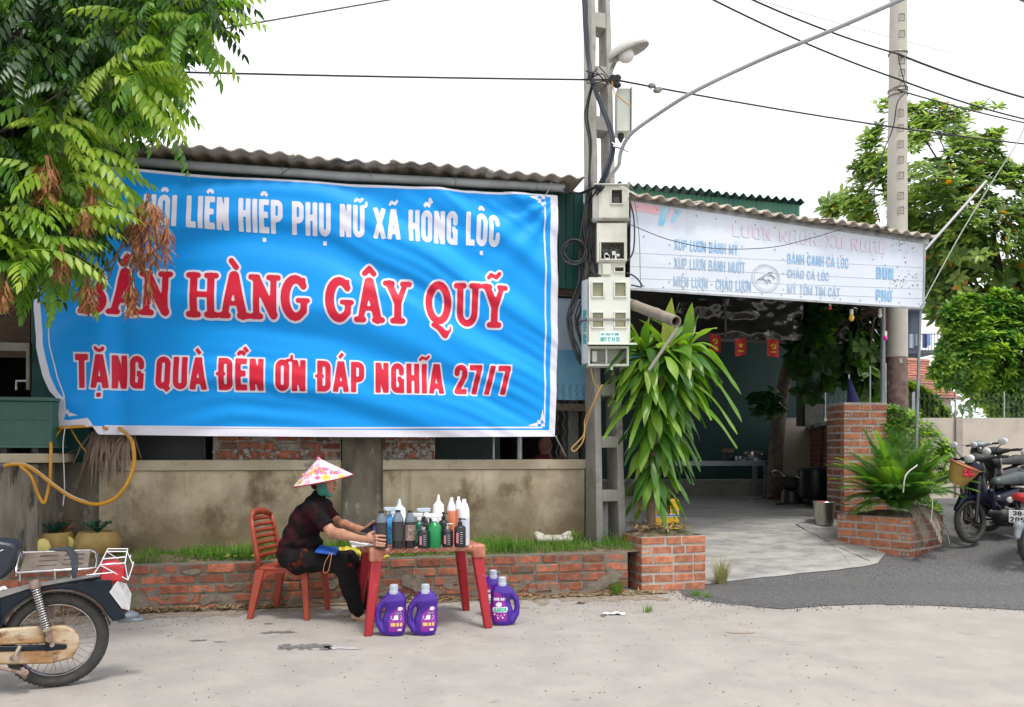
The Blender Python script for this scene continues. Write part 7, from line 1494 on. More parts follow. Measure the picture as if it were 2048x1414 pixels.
S.cone(shN, shN.lerp(elN, .8), .072, .064, .025); S.cone(shF, shF.lerp(elF, .7), .068, .06, .025)
for sh_, el_ in ((shN, elN), (shF, elF)):
 dd = (el_-sh_).normalized(); c = sh_.lerp(el_, .78)+dd*.06; S.box(c, (.12, .22, .22), .001, 0, 'sub', R=dd.to_track_quat('X', 'Z').to_matrix())
S.cone(P(588, 1104, yM), P(598, 1075, yM), .15, .14, .03, sq=(.93,1.15,1)); S.cone(P(598, 1075, yM), P(614, 1040, yM), .14, .135, .03, sq=(.95,1.18,1)); S.cone(P(614, 1040, yM), P(629, 1010, yM), .135, .085, .05, sq=(.95,1.3,1)); S.cone(shN, shF, .074, .074, .04); S.ell(P(640, 1040, yM), (.07, .12, .075), .04)
S.cone(shN, shF, .066, .066, .03)
S.ell(P(624, 1090, yM), (.085, .14, .09), .04); S.box(P(586, 1128, yM)-UP*.085, (.6, .6, .16), .001, .0, 'sub', R=Euler((0, math.radians(6), 0)).to_matrix()); S.cone(P(630, 1006, yM), P(637, 994, yM), .07, .064, .03)
rr_ = S.d; xs_ = S.lo[0]+S.h*np.arange(S.n[0]); ys_ = S.lo[1]+S.h*np.arange(S.n[1]); zs_ = S.lo[2]+S.h*np.arange(S.n[2])
S.d += (.004*np.sin(zs_*70+4*np.sin(ys_.mean()*9))[None, None, :]*np.exp(-((zs_-.62)/.12)**2)[None, None, :]+.0035*np.sin((xs_[:, None, None]*50+zs_[None, None, :]*38)+ys_[None, :, None]*20)+.0012*np.sin(zs_[None, None, :]*85-xs_[:, None, None]*60+ys_[None, :, None]*8)).astype(np.float32)
sdf_obj('blouse', S, m_shirt, wm)
S = SDF((-2.1, 6.35, 0.0), (-1.05, 7.2, .68), .0085)
S.cone(P(588, 1112, yM), P(602, 1122, yM), .13, .12, .04, sq=(1,1.25,1))
for a, b, c, hw in ((hipN, knN, anN, .062), (hipF, knF, anF, .06)):
 S.cone(a, b, .108, .086, .04); S.cone(b, b.lerp(c, .5), .086, .082, .03); S.cone(b.lerp(c, .5), b.lerp(c, .93), .08, hw, .02)
 S.cone(b.lerp(c, .9), c+UP*-.08, hw*.6, hw*.7, 0, 'sub')
xs_ = S.lo[0]+S.h*np.arange(S.n[0]); ys_ = S.lo[1]+S.h*np.arange(S.n[1]); zs_ = S.lo[2]+S.h*np.arange(S.n[2])
S.d += (.0045*np.sin(xs_[:, None, None]*45+zs_[None, None, :]*14+2*np.sin(ys_*14)[None, :, None])+.003*np.sin(xs_[:, None, None]*20-zs_[None, None, :]*55)).astype(np.float32)
sdf_obj('trousers', S, m_pants, wm)
m_hair = M('black_hair', (.012,.009,.008), .5, col2=(.03,.02,.016), scale=60)
S = SDF(headc-Vector((.2,.15,.16)), headc+Vector((.12,.15,.16)), .006); S.ell(H(-.03, 0, .035), (.104, .088, .1), .01, R=RH); S.ell(H(-.075, 0, -.03), (.05, .06, .055), .02, R=RH); S.ell(H(.075, 0, -.03), (.075, .1, .09), .01, 'sub', R=RH); S.ell(H(.03, 0, -.09), (.09, .1, .05), .01, 'sub', R=RH)
sdf_obj('hair', S, m_hair, wm)
m_mask = M('green_face_mask', (.05,.26,.20), .85, col2=(.035,.2,.16), scale=12, bump=.2)
S = SDF(headc-Vector((.14,.15,.2)), headc+Vector((.13,.13,.08)), .005); S.ell(H(.012, .058, -.062), (.046, .034, .062), .02, R=RH); S.cone(H(.0, .074, -.01), H(.035, .05, -.085), .022, .024, .02); S.cone(H(.035, .045, -.085), H(.055, 0, -.112), .024, .022, .02); S.cone(H(.055, 0, -.112), H(.03, -.05, -.08), .018, .018, .02)
sdf_obj('face_mask', S, m_mask, wm)
mb = MB(); mb.ell(H(.092, 0, -.0545), (.008, .021, .0085), 10, R=RH); obj('lips', mb, M('lip_red', (.36,.09,.07), .5), wm, smooth=180)
m_shoe = M('beige_shoe', (.40,.29,.20), .6, col2=(.32,.23,.16), scale=8)
for an_ in (anN, anF):
 S = SDF(an_+Vector((-.08, -.09, -.12)), an_+Vector((.21, .07, .02)), .006); z0 = .028; b = Vector((an_.x, an_.y, z0))
 S.cone(b+Vector((-.02, 0, .008)), b+Vector((.15, -.02, 0)), .04, .034, .01, sq=(1,1,.8)); S.cone(an_+UP*.03, an_+Vector((.03, 0, -.03)), .036, .03, .01, 'sub'); S.box(Vector((an_.x+.05, an_.y-.05, .012-.02)), (.4, .3, .018), 0, 0, 'sub')
 sdf_obj('shoe', S, m_shoe, wm)
mb = MB(); c = wrF.lerp(pb, -.1); dd = (pb-wrF).normalized(); xx = dd.orthogonal().normalized(); yy = dd.cross(xx); mb.tube([c+(xx*math.cos(a)+yy*math.sin(a))*.03 for a in np.linspace(0, 2*PI, 18)], .003, 5); obj('bracelet', mb, M('copper_beads', (.5,.16,.07), .4, .3), wm)
ap, bc = P(644, 917, yM-.02), P(646.5, 961, yM-.02); axh = Vector((-.19, -.06, .98)).normalized(); hh = .192; rb_ = .254; ap = bc+axh*hh; xh = axh.cross(Vector((0,1,0))).normalized(); yh = axh.cross(xh).normalized()
def hatp(a, t, off=0): return ap-axh*hh*t+(xh*math.cos(a)+yh*math.sin(a))*(rb_*t)+((xh*math.cos(a)+yh*math.sin(a))*hh+axh*rb_).normalized()*off
m_hat = M('hat_pink_white', (.80,.66,.70), .45, col2=(.84,.78,.78), scale=7, col3=(.80,.32,.50), scale3=9, lo3=.58, hi3=.72)
mb = MB(); mb.grid(lambda u, v: hatp(u*2*PI, .012+v*.988), 48, 14); o = obj('hat', mb, m_hat, wm, label='white conical hat printed with pink and yellow flowers', smooth=180); sf = o.modifiers.new('s', 'SOLIDIFY'); sf.thickness = .004; sf.offset = -1
mb = MB(); mb.tube([hatp(a, 1.0) for a in np.linspace(0, 2*PI, 49)], .006, 6, cap=False); obj('hat_rim', mb, M('hat_rim_red', (.35,.03,.04), .5), wm)
mb = MB(); mb.lathe([(0, .012), (.01, .008), (.022, -.012), (.0, -.01)], ap, 10, R=axh.to_track_quat('Z', 'Y').to_matrix()); obj('hat_tip', mb, M('hat_tip_pink', (.7,.12,.25), .5), wm)
m_mag = M('magenta_petal', (.62,.05,.30), .5, col2=(.75,.2,.45), scale=20); m_pk = M('pink_petal', (.75,.30,.45), .5, col2=(.8,.45,.55), scale=20); m_yl = M('yellow_petal', (.80,.58,.04), .5, col2=(.75,.45,.03), scale=20)
r = random.Random(14)
def flower(a, t, R_, mat, n=7, cm=None):
 c = hatp(a, t, .0025); e1 = (hatp(a+.01, t)-hatp(a-.01, t)).normalized(); e2 = (hatp(a, t+.01)-hatp(a, t-.01)).normalized(); nn_ = e1.cross(e2); nn_ = nn_ if nn_.dot(axh) > 0 else -nn_; mb = MB()
 for k in range(n):
  q = 2*PI*k/n+r.uniform(-.2, .2); d = e1*math.cos(q)+e2*math.sin(q); s_ = e1*-math.sin(q)+e2*math.cos(q); L_ = R_*r.uniform(.8, 1.15)
  mb.add([c+nn_*.0004*k, c+d*L_*.6+s_*L_*.22+nn_*.0004*k, c+d*L_+nn_*.0004*k, c+d*L_*.6-s_*L_*.22+nn_*.0004*k], [(0,1,2,3)])
 obj('flower_print', mb, mat, wm, smooth=0, recalc=False)
 if cm: mb = MB(); mb.ell(c+nn_*.001, (R_*.22,)*3, 8); obj('flower_print', mb, cm, wm)
aV = math.atan2(Vector((0,-1,0)).dot(yh), Vector((0,-1,0)).dot(xh))
for da, t, R_, m1, m2 in ((.25,.55,.062,m_mag,m_yl),(-.1,.5,.05,m_yl,m_mag),(-.55,.6,.055,m_pk,m_yl),(.75,.72,.05,m_mag,m_yl),(.35,.85,.05,m_yl,None),(.9,.93,.035,m_yl,None),(-.35,.9,.035,m_pk,None),(-.8,.85,.04,m_yl,m_mag),(.05,.8,.028,m_mag,None),(1.1,.75,.035,m_pk,None),(-1.1,.6,.05,m_mag,m_yl),(.6,.5,.03,m_pk,None),(-.7,.35,.03,m_pk,None),(0,.28,.03,m_pk,None),(2.2,.6,.06,m_mag,m_yl),(3.1,.6,.06,m_pk,m_yl),(-2.2,.6,.06,m_yl,m_mag)):
 flower(aV+da, t, R_, m1, 7, m2)
for k in range(26): flower(aV+r.uniform(-1.4, 1.4), r.uniform(.3, .97), r.uniform(.008, .016), r.choice((m_mag, m_pk, m_mag)), 3)
mb = MB(); mb.tube(smooth_path([H(.02, .088, .03), H(.03, .095, -.04), H(.045, .055, -.1)], 5), .003, 5); obj('chin_strap', mb, M('strap_dark', (.15,.1,.1), .6), wm)
# things she holds or that lie around her
tb_ = thing('tablet', 'black tablet held up in the far hand of the seated woman', 'tablet', P(735, 1052, 6.45)); q = [P(721, 1064, 6.5), P(748, 1071, 6.36), P(752, 1046, 6.44), P(724, 1056, 6.6)]; nt2 = (q[1]-q[0]).cross(q[3]-q[0]).normalized()*.008; mb = MB(); mb.hexa(q, [p+nt2 for p in q]); obj('case', mb, M('tablet_black', (.008,.008,.01), .25), tb_, bevel=.003)
pen = MB(); pen.tube([P(751, 1066, 6.25), P(747, 1052, 6.3)], .005, 8); tag(obj('pen', pen, M('pen_blue', (.03,.03,.4), .3)), 'thin blue pen standing beside the hand at the first dark bottle', 'pen')
nb = thing('paper_sheets', 'white sheets of paper jutting over the left edge of the table', 'paper', P(730, 1088, 6.35)); m_pap = M('white_paper', (.8,.8,.82), .7)
zt = TZ+.006
for k in range(2):
 q = [P(698+k*2, 1080-k, 6.5), P(704+k, 1094-k, 6.3), G(752, 1090, zt+.003*k), G(746, 1078, zt+.003*k)]; mb = MB(); mb.hexa([p-UP*.002 for p in q], q); obj('sheet', mb, m_pap, nb, smooth=0)
wa = thing('wallet', 'bright blue wallet with a tan wrist strap lying on the woman\'s lap', 'wallet', P(655, 1098, 6.55)); q = [P(630, 1101, 6.5), P(672, 1106, 6.47), P(678, 1095, 6.62), P(640, 1089, 6.66)]; nn_ = Vector((0,0,.022)); mb = MB(); mb.hexa([p-nn_ for p in q], q); obj('case', mb, M('wallet_blue', (.008,.09,.42), .45, col2=(.01,.07,.36), scale=10), wa, bevel=.006)
mb = MB(); mb.tube(smooth_path([P(661, 1106, 6.45), P(650, 1125, 6.44), P(647, 1142, 6.44), P(652, 1146, 6.44), P(658, 1138, 6.44), P(664, 1106, 6.45)], 5), .005, 6, sq=(1, .5)); obj('wrist_strap', mb, M('tan_strap', (.5,.24,.12), .6), wa, smooth=180)
S = SDF(FPX(1090, 895, 1.5)-Vector((.4, .25, .4)), FPX(1090, 895, 1.5)+Vector((.4, .25, .3)), .012); c = FPX(1090, 890, 1.5)
S.ell(c, (.085, .095, .115), .02); S.cone(c-UP*.1, c-UP*.2, .05, .06, .03); S.cone(c+Vector((-.17, 0, -.24)), c+Vector((.17, 0, -.24)), .07, .07, .04); S.cone(c+Vector((0, 0, -.25)), c+Vector((0, 0, -.4)), .14, .14, .05); S.cone(c+Vector((0, -.09, -.0)), c+Vector((0, -.105, -.03)), .01, .014, .01); S.cone(c+Vector((.17, 0, -.24)), c+Vector((.19, -.12, -.12)), .045, .035, .02); S.ell(c+Vector((.19, -.14, -.07)), (.035, .03, .045), .02)
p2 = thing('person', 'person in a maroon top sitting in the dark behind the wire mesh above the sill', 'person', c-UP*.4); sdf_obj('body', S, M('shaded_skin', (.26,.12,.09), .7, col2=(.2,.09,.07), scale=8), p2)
S = SDF(c-Vector((.15, .15, .05)), c+Vector((.15, .2, .2)), .012); S.ell(c+Vector((0, .02, .03)), (.096, .1, .115), .01); S.box(c+Vector((0, -.12, -.02)), (.3, .14, .2), .02, .02, 'sub'); sdf_obj('hair', S, m_hair, p2)
S = SDF(c-Vector((.35, .25, .48)), c+Vector((.35, .2, -.1)), .012); S.cone(c+Vector((-.17, 0, -.26)), c+Vector((.17, 0, -.26)), .085, .085, .04); S.cone(c+Vector((0, 0, -.25)), c+Vector((0, 0, -.45)), .16, .16, .05); sdf_obj('top', S, M('maroon_top', (.16,.015,.03), .8, col2=(.1,.01,.02), scale=6), p2)
# bottles on the table
def lathe_bottle(prof, n=18): mb = MB(); mb.lathe(prof, (0,0,0), n); return mb
def tpt(px, py): return G(px, py, TZ)
BOT = 0
def bottle(name, lab, px, py, top, wpx, kind, cols, grp=None, rz=0):
 p = tpt(px, py); k = p.y/FL; Hh = (py-top)*k; R_ = wpx*k/2; t = thing(name, lab, 'bottle', (0,0,0), grp); WL[t] = Vector((0,0,0))
 m0, m1 = cols[0], cols[1]
 if kind == 'clear':
  obj('bottle_body', lathe_bottle([(R_*.9, 0), (R_, .01), (R_, Hh*.68), (R_*.98, Hh*.70)]), m0, t, smooth=60, origin=V(0,0,0)); obj('bottle_neck', lathe_bottle([(R_*.98, Hh*.70), (R_*.85, Hh*.8), (R_*.5, Hh*.92), (R_*.42, Hh*.95)]), m1, t, smooth=60, origin=V(0,0,0)); obj('cap', lathe_bottle([(R_*.44, Hh*.94), (R_*.44, Hh), (R_*.2, Hh)]), m0, t, smooth=40, origin=V(0,0,0))
  mb = MB(); mb.lathe([(R_+.001, Hh*.2), (R_+.001, Hh*.62)], (0,0,0), 24); obj('label_print', mb, cols[2], t, smooth=60, origin=V(0,0,0))
 elif kind == 'pump':
  obj('bottle_body', lathe_bottle([(R_*.92, 0), (R_, .006), (R_, Hh*.66), (R_*.85, Hh*.72), (R_*.4, Hh*.75)]), m0, t, smooth=50, origin=V(0,0,0)); obj('collar', lathe_bottle([(R_*.4, Hh*.74), (R_*.42, Hh*.86), (R_*.3, Hh*.87)]), m1, t, smooth=40, origin=V(0,0,0))
  mb = lathe_bottle([(R_*.14, Hh*.86), (R_*.14, Hh*.94), (R_*.3, Hh*.94), (R_*.3, Hh)]); mb.tube([(0,0,Hh*.97), (R_*.9, 0, Hh*.96), (R_*1.0, 0, Hh*.93)], R_*.12, 6); obj('pump_head', mb, cols[3] if len(cols) > 3 else m1, t, smooth=40, origin=V(0,0,0))
  if len(cols) > 2 and cols[2]:
   mb = MB(); 
   for q in range(6): mb.add([Vector((R_*1.015*math.cos(a), R_*1.015*math.sin(a), Hh*(.14+.075*q+dz))) for a, dz in ((-1.5, 0), (-1.2, 0), (-1.0, 0), (-1.0, .012), (-1.2, .012), (-1.5, .012))], [(0,1,2,3,4,5)])
   mb.add([Vector((R_*1.015*math.cos(a), R_*1.015*math.sin(a), Hh*z)) for a, z in ((-2.2, .15), (-2.0, .15), (-1.75, .15), (-1.75, .5), (-2.0, .52), (-2.2, .5))], [(0,1,2,3,4,5)], 1); obj('label_print', mb, [cols[2], M('label_pink', (.5,.2,.25), .5)], t, smooth=0, origin=V(0,0,0))
 elif kind == 'trigger':
  obj('bottle_body', lathe_bottle([(R_*.92, 0), (R_, .006), (R_, Hh*.6), (R_*.8, Hh*.68), (R_*.38, Hh*.74), (R_*.34, Hh*.78)]), m0, t, smooth=50, origin=V(0,0,0)); mb = lathe_bottle([(R_*.42, Hh*.76), (R_*.42, Hh*.84), (R_*.3, Hh*.86)]); mb.box((-R_*.35, 0, Hh*.93), (R_*2.0, R_*.5, Hh*.11)); mb.box((-R_*1.45, 0, Hh*.94), (R_*.3, R_*.36, Hh*.07)); mb.tube([(-R_*.75, 0, Hh*.9), (-R_*.95, 0, Hh*.8), (-R_*.85, 0, Hh*.72)], R_*.11, 6); mb.tube([(R_*.55, 0, Hh*.9), (R_*.3, 0, Hh*.84)], R_*.2, 6)
  obj('trigger_head', mb, m1, t, smooth=40, bevel=.003, origin=V(0,0,0))
  if len(cols) > 2: mb = MB(); mb.lathe([(R_+.001, Hh*.1), (R_+.001, Hh*.5)], (0,0,0), 20); obj('label_print', mb, cols[2], t, smooth=60, origin=V(0,0,0))
 elif kind == 'nozzle':
  obj('bottle_body', lathe_bottle([(R_*.92, 0), (R_, .006), (R_, Hh*.72), (R_*.6, Hh*.78)]), m0, t, smooth=50, origin=V(0,0,0)); obj('nozzle_cap', lathe_bottle([(R_*.98, Hh*.7), (R_*.98, Hh*.78), (R_*.5, Hh*.84), (R_*.34, Hh*.87), (R_*.16, Hh*.99), (R_*.1, Hh)]), m1, t, smooth=50, origin=V(0,0,0))
 elif kind == 'tall':
  obj('bottle_body', lathe_bottle([(R_*.92, 0), (R_, .006), (R_, Hh*.7), (R_*.97, Hh*.72)]), m0, t, smooth=50, origin=V(0,0,0)); obj('cap', lathe_bottle([(R_*1.0, Hh*.71), (R_*.95, Hh*.78), (R_*.6, Hh*.9), (R_*.42, Hh*.92), (R_*.38, Hh), (0, Hh)]), m1, t, smooth=50, origin=V(0,0,0))
  if len(cols) > 2: mb = MB(); mb.lathe([(R_+.001, Hh*.15), (R_+.001, Hh*.6)], (0,0,0), 20); obj('label_print', mb, cols[2], t, smooth=60, origin=V(0,0,0))
 place(t, p, rz); WL[t] = p; return t
m_smoke = M('smoky_grey_plastic', (.02,.022,.025), .3, col2=(.012,.013,.015), scale=8); m_smokec = M('clear_smoke', (.26,.34,.42), .12, col2=(.2,.27,.34), scale=9, trans=.5, alpha=.85); m_lab = M('grey_fine_print', (.05,.05,.05), .6, col2=(.012,.012,.013), scale=160, stretch=(1,1,9)); m_lab2 = M('cream_print', (.35,.25,.2), .6, col2=(.08,.07,.07), scale=60)
m_bkp = M('matte_black_plastic', (.012,.012,.014), .4); m_sil = M('silver_collar', (.6,.58,.5), .25, .9); m_wpl = M('white_plastic', (.74,.76,.80), .35); m_wpl2 = M('bluish_white_plastic', (.55,.66,.76), .3); m_grn = M('green_plastic', (.005,.20,.06), .3); m_grd = M('deep_green_plastic', (.008,.10,.07), .3); m_org = M('orange_liquid', (.72,.26,.14), .2, col2=(.66,.22,.12), scale=4); m_pri = M('white_ink', (.6,.62,.62), .5); m_blu = M('blue_liquid', (.02,.10,.30), .2, col2=(.05,.35,.65), scale=18); m_wtxt = M('white_label_blue_print', (.7,.72,.78), .4, col2=(.35,.38,.55), scale=120, stretch=(1,1,6))
G1 = 'cleaning product bottles on the table'
bottle('refill_bottle', 'smoky grey bottle under the woman\'s hand, leftmost of the dark bottles', 763, 1097, 1022, 24, 'clear', (m_smoke, m_smokec, m_lab), G1)
bottle('refill_bottle', 'smoky grey bottle with cream barcode, second dark bottle from the hand', 796, 1096, 1020, 24, 'clear', (m_smoke, m_smokec, m_lab), G1)
bottle('refill_bottle', 'smoky grey bottle with a pinkish picture label, third dark bottle from the hand', 820, 1095, 1021, 23, 'clear', (m_smoke, m_smokec, m_lab2), G1)
bottle('pump_bottle', 'small black pump bottle with silver collar standing between the two green sprayers', 847, 1096, 1047, 23, 'pump', (m_bkp, m_sil, m_pri, m_bkp), G1)
bottle('spray_bottle', 'bright green spray bottle with white trigger in the front row', 869, 1095, 1026, 27, 'trigger', (m_grn, m_wpl), G1)
bottle('spray_bottle', 'deep green spray bottle with white trigger behind the small black pump', 838, 1091, 1025, 22, 'trigger', (m_grd, m_wpl, M('teal_label', (.01,.12,.09), .5, col2=(.1,.3,.2), scale=40)), G1)
bottle('pump_bottle', 'black pump bottle with silver collar and colourful label right of the bright green sprayer', 895, 1094, 1046, 22, 'pump', (m_bkp, m_sil, m_pri, m_sil), G1)
bottle('pump_bottle', 'matte black pump bottle with white vertical letters at the right front corner', 920, 1094, 1036, 23, 'pump', (m_bkp, m_bkp, m_pri, m_bkp), G1)
bottle('nozzle_bottle', 'white bottle with pointed nozzle behind the smoky bottles', 799, 1085, 998, 25, 'nozzle', (m_wpl, m_wpl2), G1)
bottle('nozzle_bottle', 'tallest white pointed nozzle bottle in the middle back of the table', 877, 1083, 989, 22, 'nozzle', (m_wpl, m_wpl), G1)
bottle('tall_bottle', 'clear bottle of orange liquid with white cap, left one of two', 903, 1085, 995, 17, 'tall', (m_org, m_wpl), G1)
bottle('tall_bottle', 'clear bottle of orange liquid half hidden behind the tall white bottle', 917, 1080, 993, 15, 'tall', (m_org, m_wpl), G1)
bottle('tall_bottle', 'tall white bottle with blue print at the right end of the table', 928, 1090, 998, 22, 'tall', (m_wpl, m_wpl, m_wtxt), G1)
bottle('spray_bottle', 'black spray bottle with white and black head in the back middle', 853, 1083, 1015, 24, 'trigger', (m_bkp, m_wpl2), G1)
bottle('pump_bottle', 'tall black pump bottle between the bright green sprayer and the orange bottles', 887, 1088, 1024, 20, 'pump', (m_bkp, m_bkp), G1)
bottle('refill_bottle', 'dark blue bottle squeezed behind the first two smoky bottles', 780, 1088, 1028, 20, 'clear', (m_blu, m_blu, m_blu), G1)
bottle('spray_bottle', 'white spray bottle with bluish trigger at the back left of the table', 786, 1082, 1013, 22, 'trigger', (m_wpl2, m_wpl2), G1)
bottle('nozzle_bottle', 'short black nozzle bottle at the back between sprayer and tall white nozzle', 866, 1082, 1022, 18, 'nozzle', (m_bkp, m_wpl), G1)
# purple detergent jugs
U_ = .00092
def jz(x, y): return ((x-362)*U_, 0, (1305-y)*U_)
m_jug = M('purple_plastic', (.055,.012,.27), .33, col2=(.048,.01,.24), scale=3, spec=.5); m_jcap = M('grey_blue_cap', (.42,.47,.56), .4)
S = SDF((-.16,-.1,-.01), (.15,.1,.36), .0055); fl_ = (1, .55, 1)
ch = [((380,1010),96),((386,1100),84),((368,1200),104)]
S.cone(jz(378,1015), jz(386,1095), 90*U_, 84*U_, .01, sq=fl_); S.cone(jz(386,1095), jz(372,1195), 84*U_, 98*U_, .01, sq=fl_); S.cone(jz(372,1195), jz(368,1235), 98*U_, 98*U_, .01, sq=fl_); S.cone(jz(376,1010), jz(370,955), 92*U_, 42*U_, .02, sq=(1,.6,1))
hp = [(345,985,36),(290,1020,29),(248,1075,25),(236,1140,24),(245,1205,27),(285,1262,36)]
for a, b in zip(hp, hp[1:]): S.cone(jz(a[0], a[1]), jz(b[0], b[1]), a[2]*U_, b[2]*U_, .006)
S.box((0, 0, -.03), (.5, .4, .062), 0, 0, 'sub')
jme = S.mesh('jug_body', m_jug); bvh = BVHTree.FromPolygons([v.co.copy() for v in jme.vertices], [tuple(p.vertices) for p in jme.polygons])
def jproj(sgn):
 def f(p, off=.0015):
  h = bvh.ray_cast(Vector((p.x, sgn*.4, p.z)), Vector((0, -sgn, 0)))
  if h[0] is None: return Vector((p.x, sgn*.03, p.z))
  n_ = h[1] if h[1].y*sgn > 0 else -h[1]
  return h[0]+n_*off
 return f
jug0 = thing('detergent_jug', 'x', 'jug', (0,0,0)); WL[jug0] = Vector((0,0,0)); obj('jug_body', jme, None, jug0, origin=V(0,0,0))
nx_, nz_ = jz(370, 945)[0], jz(370, 945)[2]; mb = MB(); mb.lathe([(42*U_, nz_-.01), (42*U_, nz_+.012), (34*U_, nz_+.014), (33*U_, nz_+.055), (28*U_, nz_+.06), (0, nz_+.06)], (nx_, 0, 0), 18)
for k in range(18): a = 2*PI*k/18; mb.box((nx_+34*U_*math.cos(a), 34*U_*math.sin(a), nz_+.034), (.002, .002, .036), Matrix.Rotation(a, 3, 'Z'))
obj('cap', mb, m_jcap, jug0, smooth=40, origin=V(0,0,0))
m_mg = M('magenta_label', (.28,.02,.30), .4, col2=(.20,.018,.30), scale=20); m_lw = M('label_white', (.75,.72,.8), .4); m_ly = M('label_gold', (.7,.5,.12), .4); m_lg = M('label_green', (.08,.42,.30), .4)
def jshape(pts, sgn, mat, off, name='label_print', res=.004):
 f = jproj(sgn); P_ = [(jz(x, y)[0]*(1 if sgn < 0 else 1), jz(x, y)[2]) for x, y in pts]; a = np.array(P_); gx = np.arange(a[:,0].min()-res, a[:,0].max()+2*res, res); gy = np.arange(a[:,1].min()-res, a[:,1].max()+2*res, res)
 mb = contour(gx, gy, poly_field(P_, gx, gy), 0, lambda x, y: f(Vector((x, 0, y)), off)); obj(name, mb, mat, jug0, smooth=180, recalc=False, origin=V(0,0,0))
def jtext(t_, x0, x1, y0, y1, sgn, mat, off=.003, slant=0):
 f = jproj(sgn); 
 q = [jz(x0, y0+slant), jz(x1, y0), jz(x1, y1), jz(x0, y1+slant)]
 if sgn > 0: q = [q[1], q[0], q[3], q[2]]
 mb = text_mesh(t_, q, t=.1, track=.06, res=.09, warp=lambda p: f(p, off)); obj('lettering', mb, mat, jug0, smooth=180, recalc=False, origin=V(0,0,0))
jshape([(460,1060),(455,1160),(462,1200),(440,1265),(335,1265),(335,1180),(350,1120),(400,1075)], -1, m_mg, .0012)
jshape([(412,1060),(440,1060),(446,1080),(428,1092),(408,1085)], -1, m_lw, .002); jtext('CAM ON', 390, 438, 1105, 1118, -1, m_lg); jshape([(385,1128),(412,1128),(412,1165),(372,1165),(378,1145)], -1, m_lw, .002)
for x in (352, 398, 424): jshape([(x,1190),(x+(38 if x == 352 else 20),1190),(x+(38 if x == 352 else 20),1218),(x,1218)], -1, m_ly, .002)
for y, x0, x1 in ((1174,345,450),(1181,345,440),(1228,350,430),(1236,350,420),(1248,360,395)): jshape([(x0,y),(x1,y),(x1,y+3),(x0,y+3)], -1, m_lw, .002, res=.003)
jshape([(408,1240),(438,1240),(438,1256),(408,1256)], -1, m_lw, .002)
for x, y in ((352,1135),(352,1150),(365,1160),(430,1130),(435,1145),(428,1158)): jshape([(x,y),(x+7,y),(x+7,y+7),(x,y+7)], -1, m_lw, .002, res=.003)
jshape([(448,1000),(452,1100),(462,1200),(440,1265),(330,1262),(335,1160),(350,1080),(390,1020)], 1, m_mg, .0012)
jtext('NƯỚC GIẶT', 345, 445, 1055, 1080, 1, m_lw, slant=0); jshape([(375,1105),(400,1092),(425,1105),(430,1125),(410,1135),(380,1130)], 1, m_lw, .002); jtext('AMICO', 335, 445, 1142, 1178, 1, m_lg, .004); jshape([(330,1138),(450,1138),(455,1160),(448,1184),(335,1184),(325,1160)], 1, m_lw, .002)
for x, y in ((345,1200),(375,1208),(405,1206),(430,1196),(360,1225),(400,1228)): jshape([(x,y),(x+14,y-4),(x+18,y+8),(x+6,y+14)], 1, M('label_pink2', (.7,.35,.5), .4) if x % 2 else m_lw, .002)
JL = ['purple detergent jug with grey cap standing nearest the left table leg', 'purple detergent jug with grey cap under the middle of the table front', 'purple detergent jug with its front label showing beside the right table leg', 'purple detergent jug half hidden behind another at the right of the table']
for i, (px, py, rz, Yo) in enumerate(((786, 1271, 0, 0), (849, 1270, .05, 0), (1006, 1250, PI+.1, 0), (988, 1231, PI+.1, 0))):
 j = jug0 if i == 0 else copy_tree(jug0); j['label'] = JL[i]; j['group'] = 'purple detergent jugs around the table'; place(j, G(px, py), rz); WL[j] = j.location
# old moped (left edge)
MPH = math.radians(24); md = Vector((math.cos(MPH), math.sin(MPH), 0)); mn = Vector((math.sin(MPH), -math.cos(MPH), 0)); MO = G(113, 1373)
def PM(px, py, off=0):
 r_ = Vector(((px-1024)/FL, 1, -(py-905)/FL)); o = MO+mn*off; t = (o-Vector((0,0,0))).dot(mn)/r_.dot(mn); q = r_*t; return Vector((q.x, q.y, q.z+CH))
def ML(x, z, off=0): return MO+md*x+UP*z+mn*off
moped = thing('moped', 'old dark blue moped with chrome rack, rusty chain case and caged red tail lamp', 'moped', MO)
m_navy = M('moped_navy', (.004,.009,.016), .3, col2=(.007,.014,.022), scale=6, col3=(.07,.065,.05), scale3=22, lo3=.68, hi3=.74, spec=.3); m_rub = M('tyre_rubber', (.03,.03,.028), .85, col2=(.06,.058,.05), scale=12, bump=.5); m_chr = M('chrome', (.62,.64,.68), .18, 1, col2=(.4,.36,.32), scale=20); m_rust = M('rusty_steel', (.20,.12,.08), .7, .4, col2=(.35,.3,.26), scale=15, bump=.3)
m_case = M('rusty_cream_case', (.46,.38,.26), .6, col2=(.30,.16,.06), scale=5, contrast=.7, col3=(.16,.05,.02), scale3=11, lo3=.55, hi3=.66, bump=.2, stretch=(1,1,2)); m_grey = M('brushed_grey_trim', (.30,.30,.29), .4, .5, col2=(.22,.22,.21), scale=8, stretch=(1,1,1)); m_blk = M('black_plastic', (.015,.016,.018), .45)
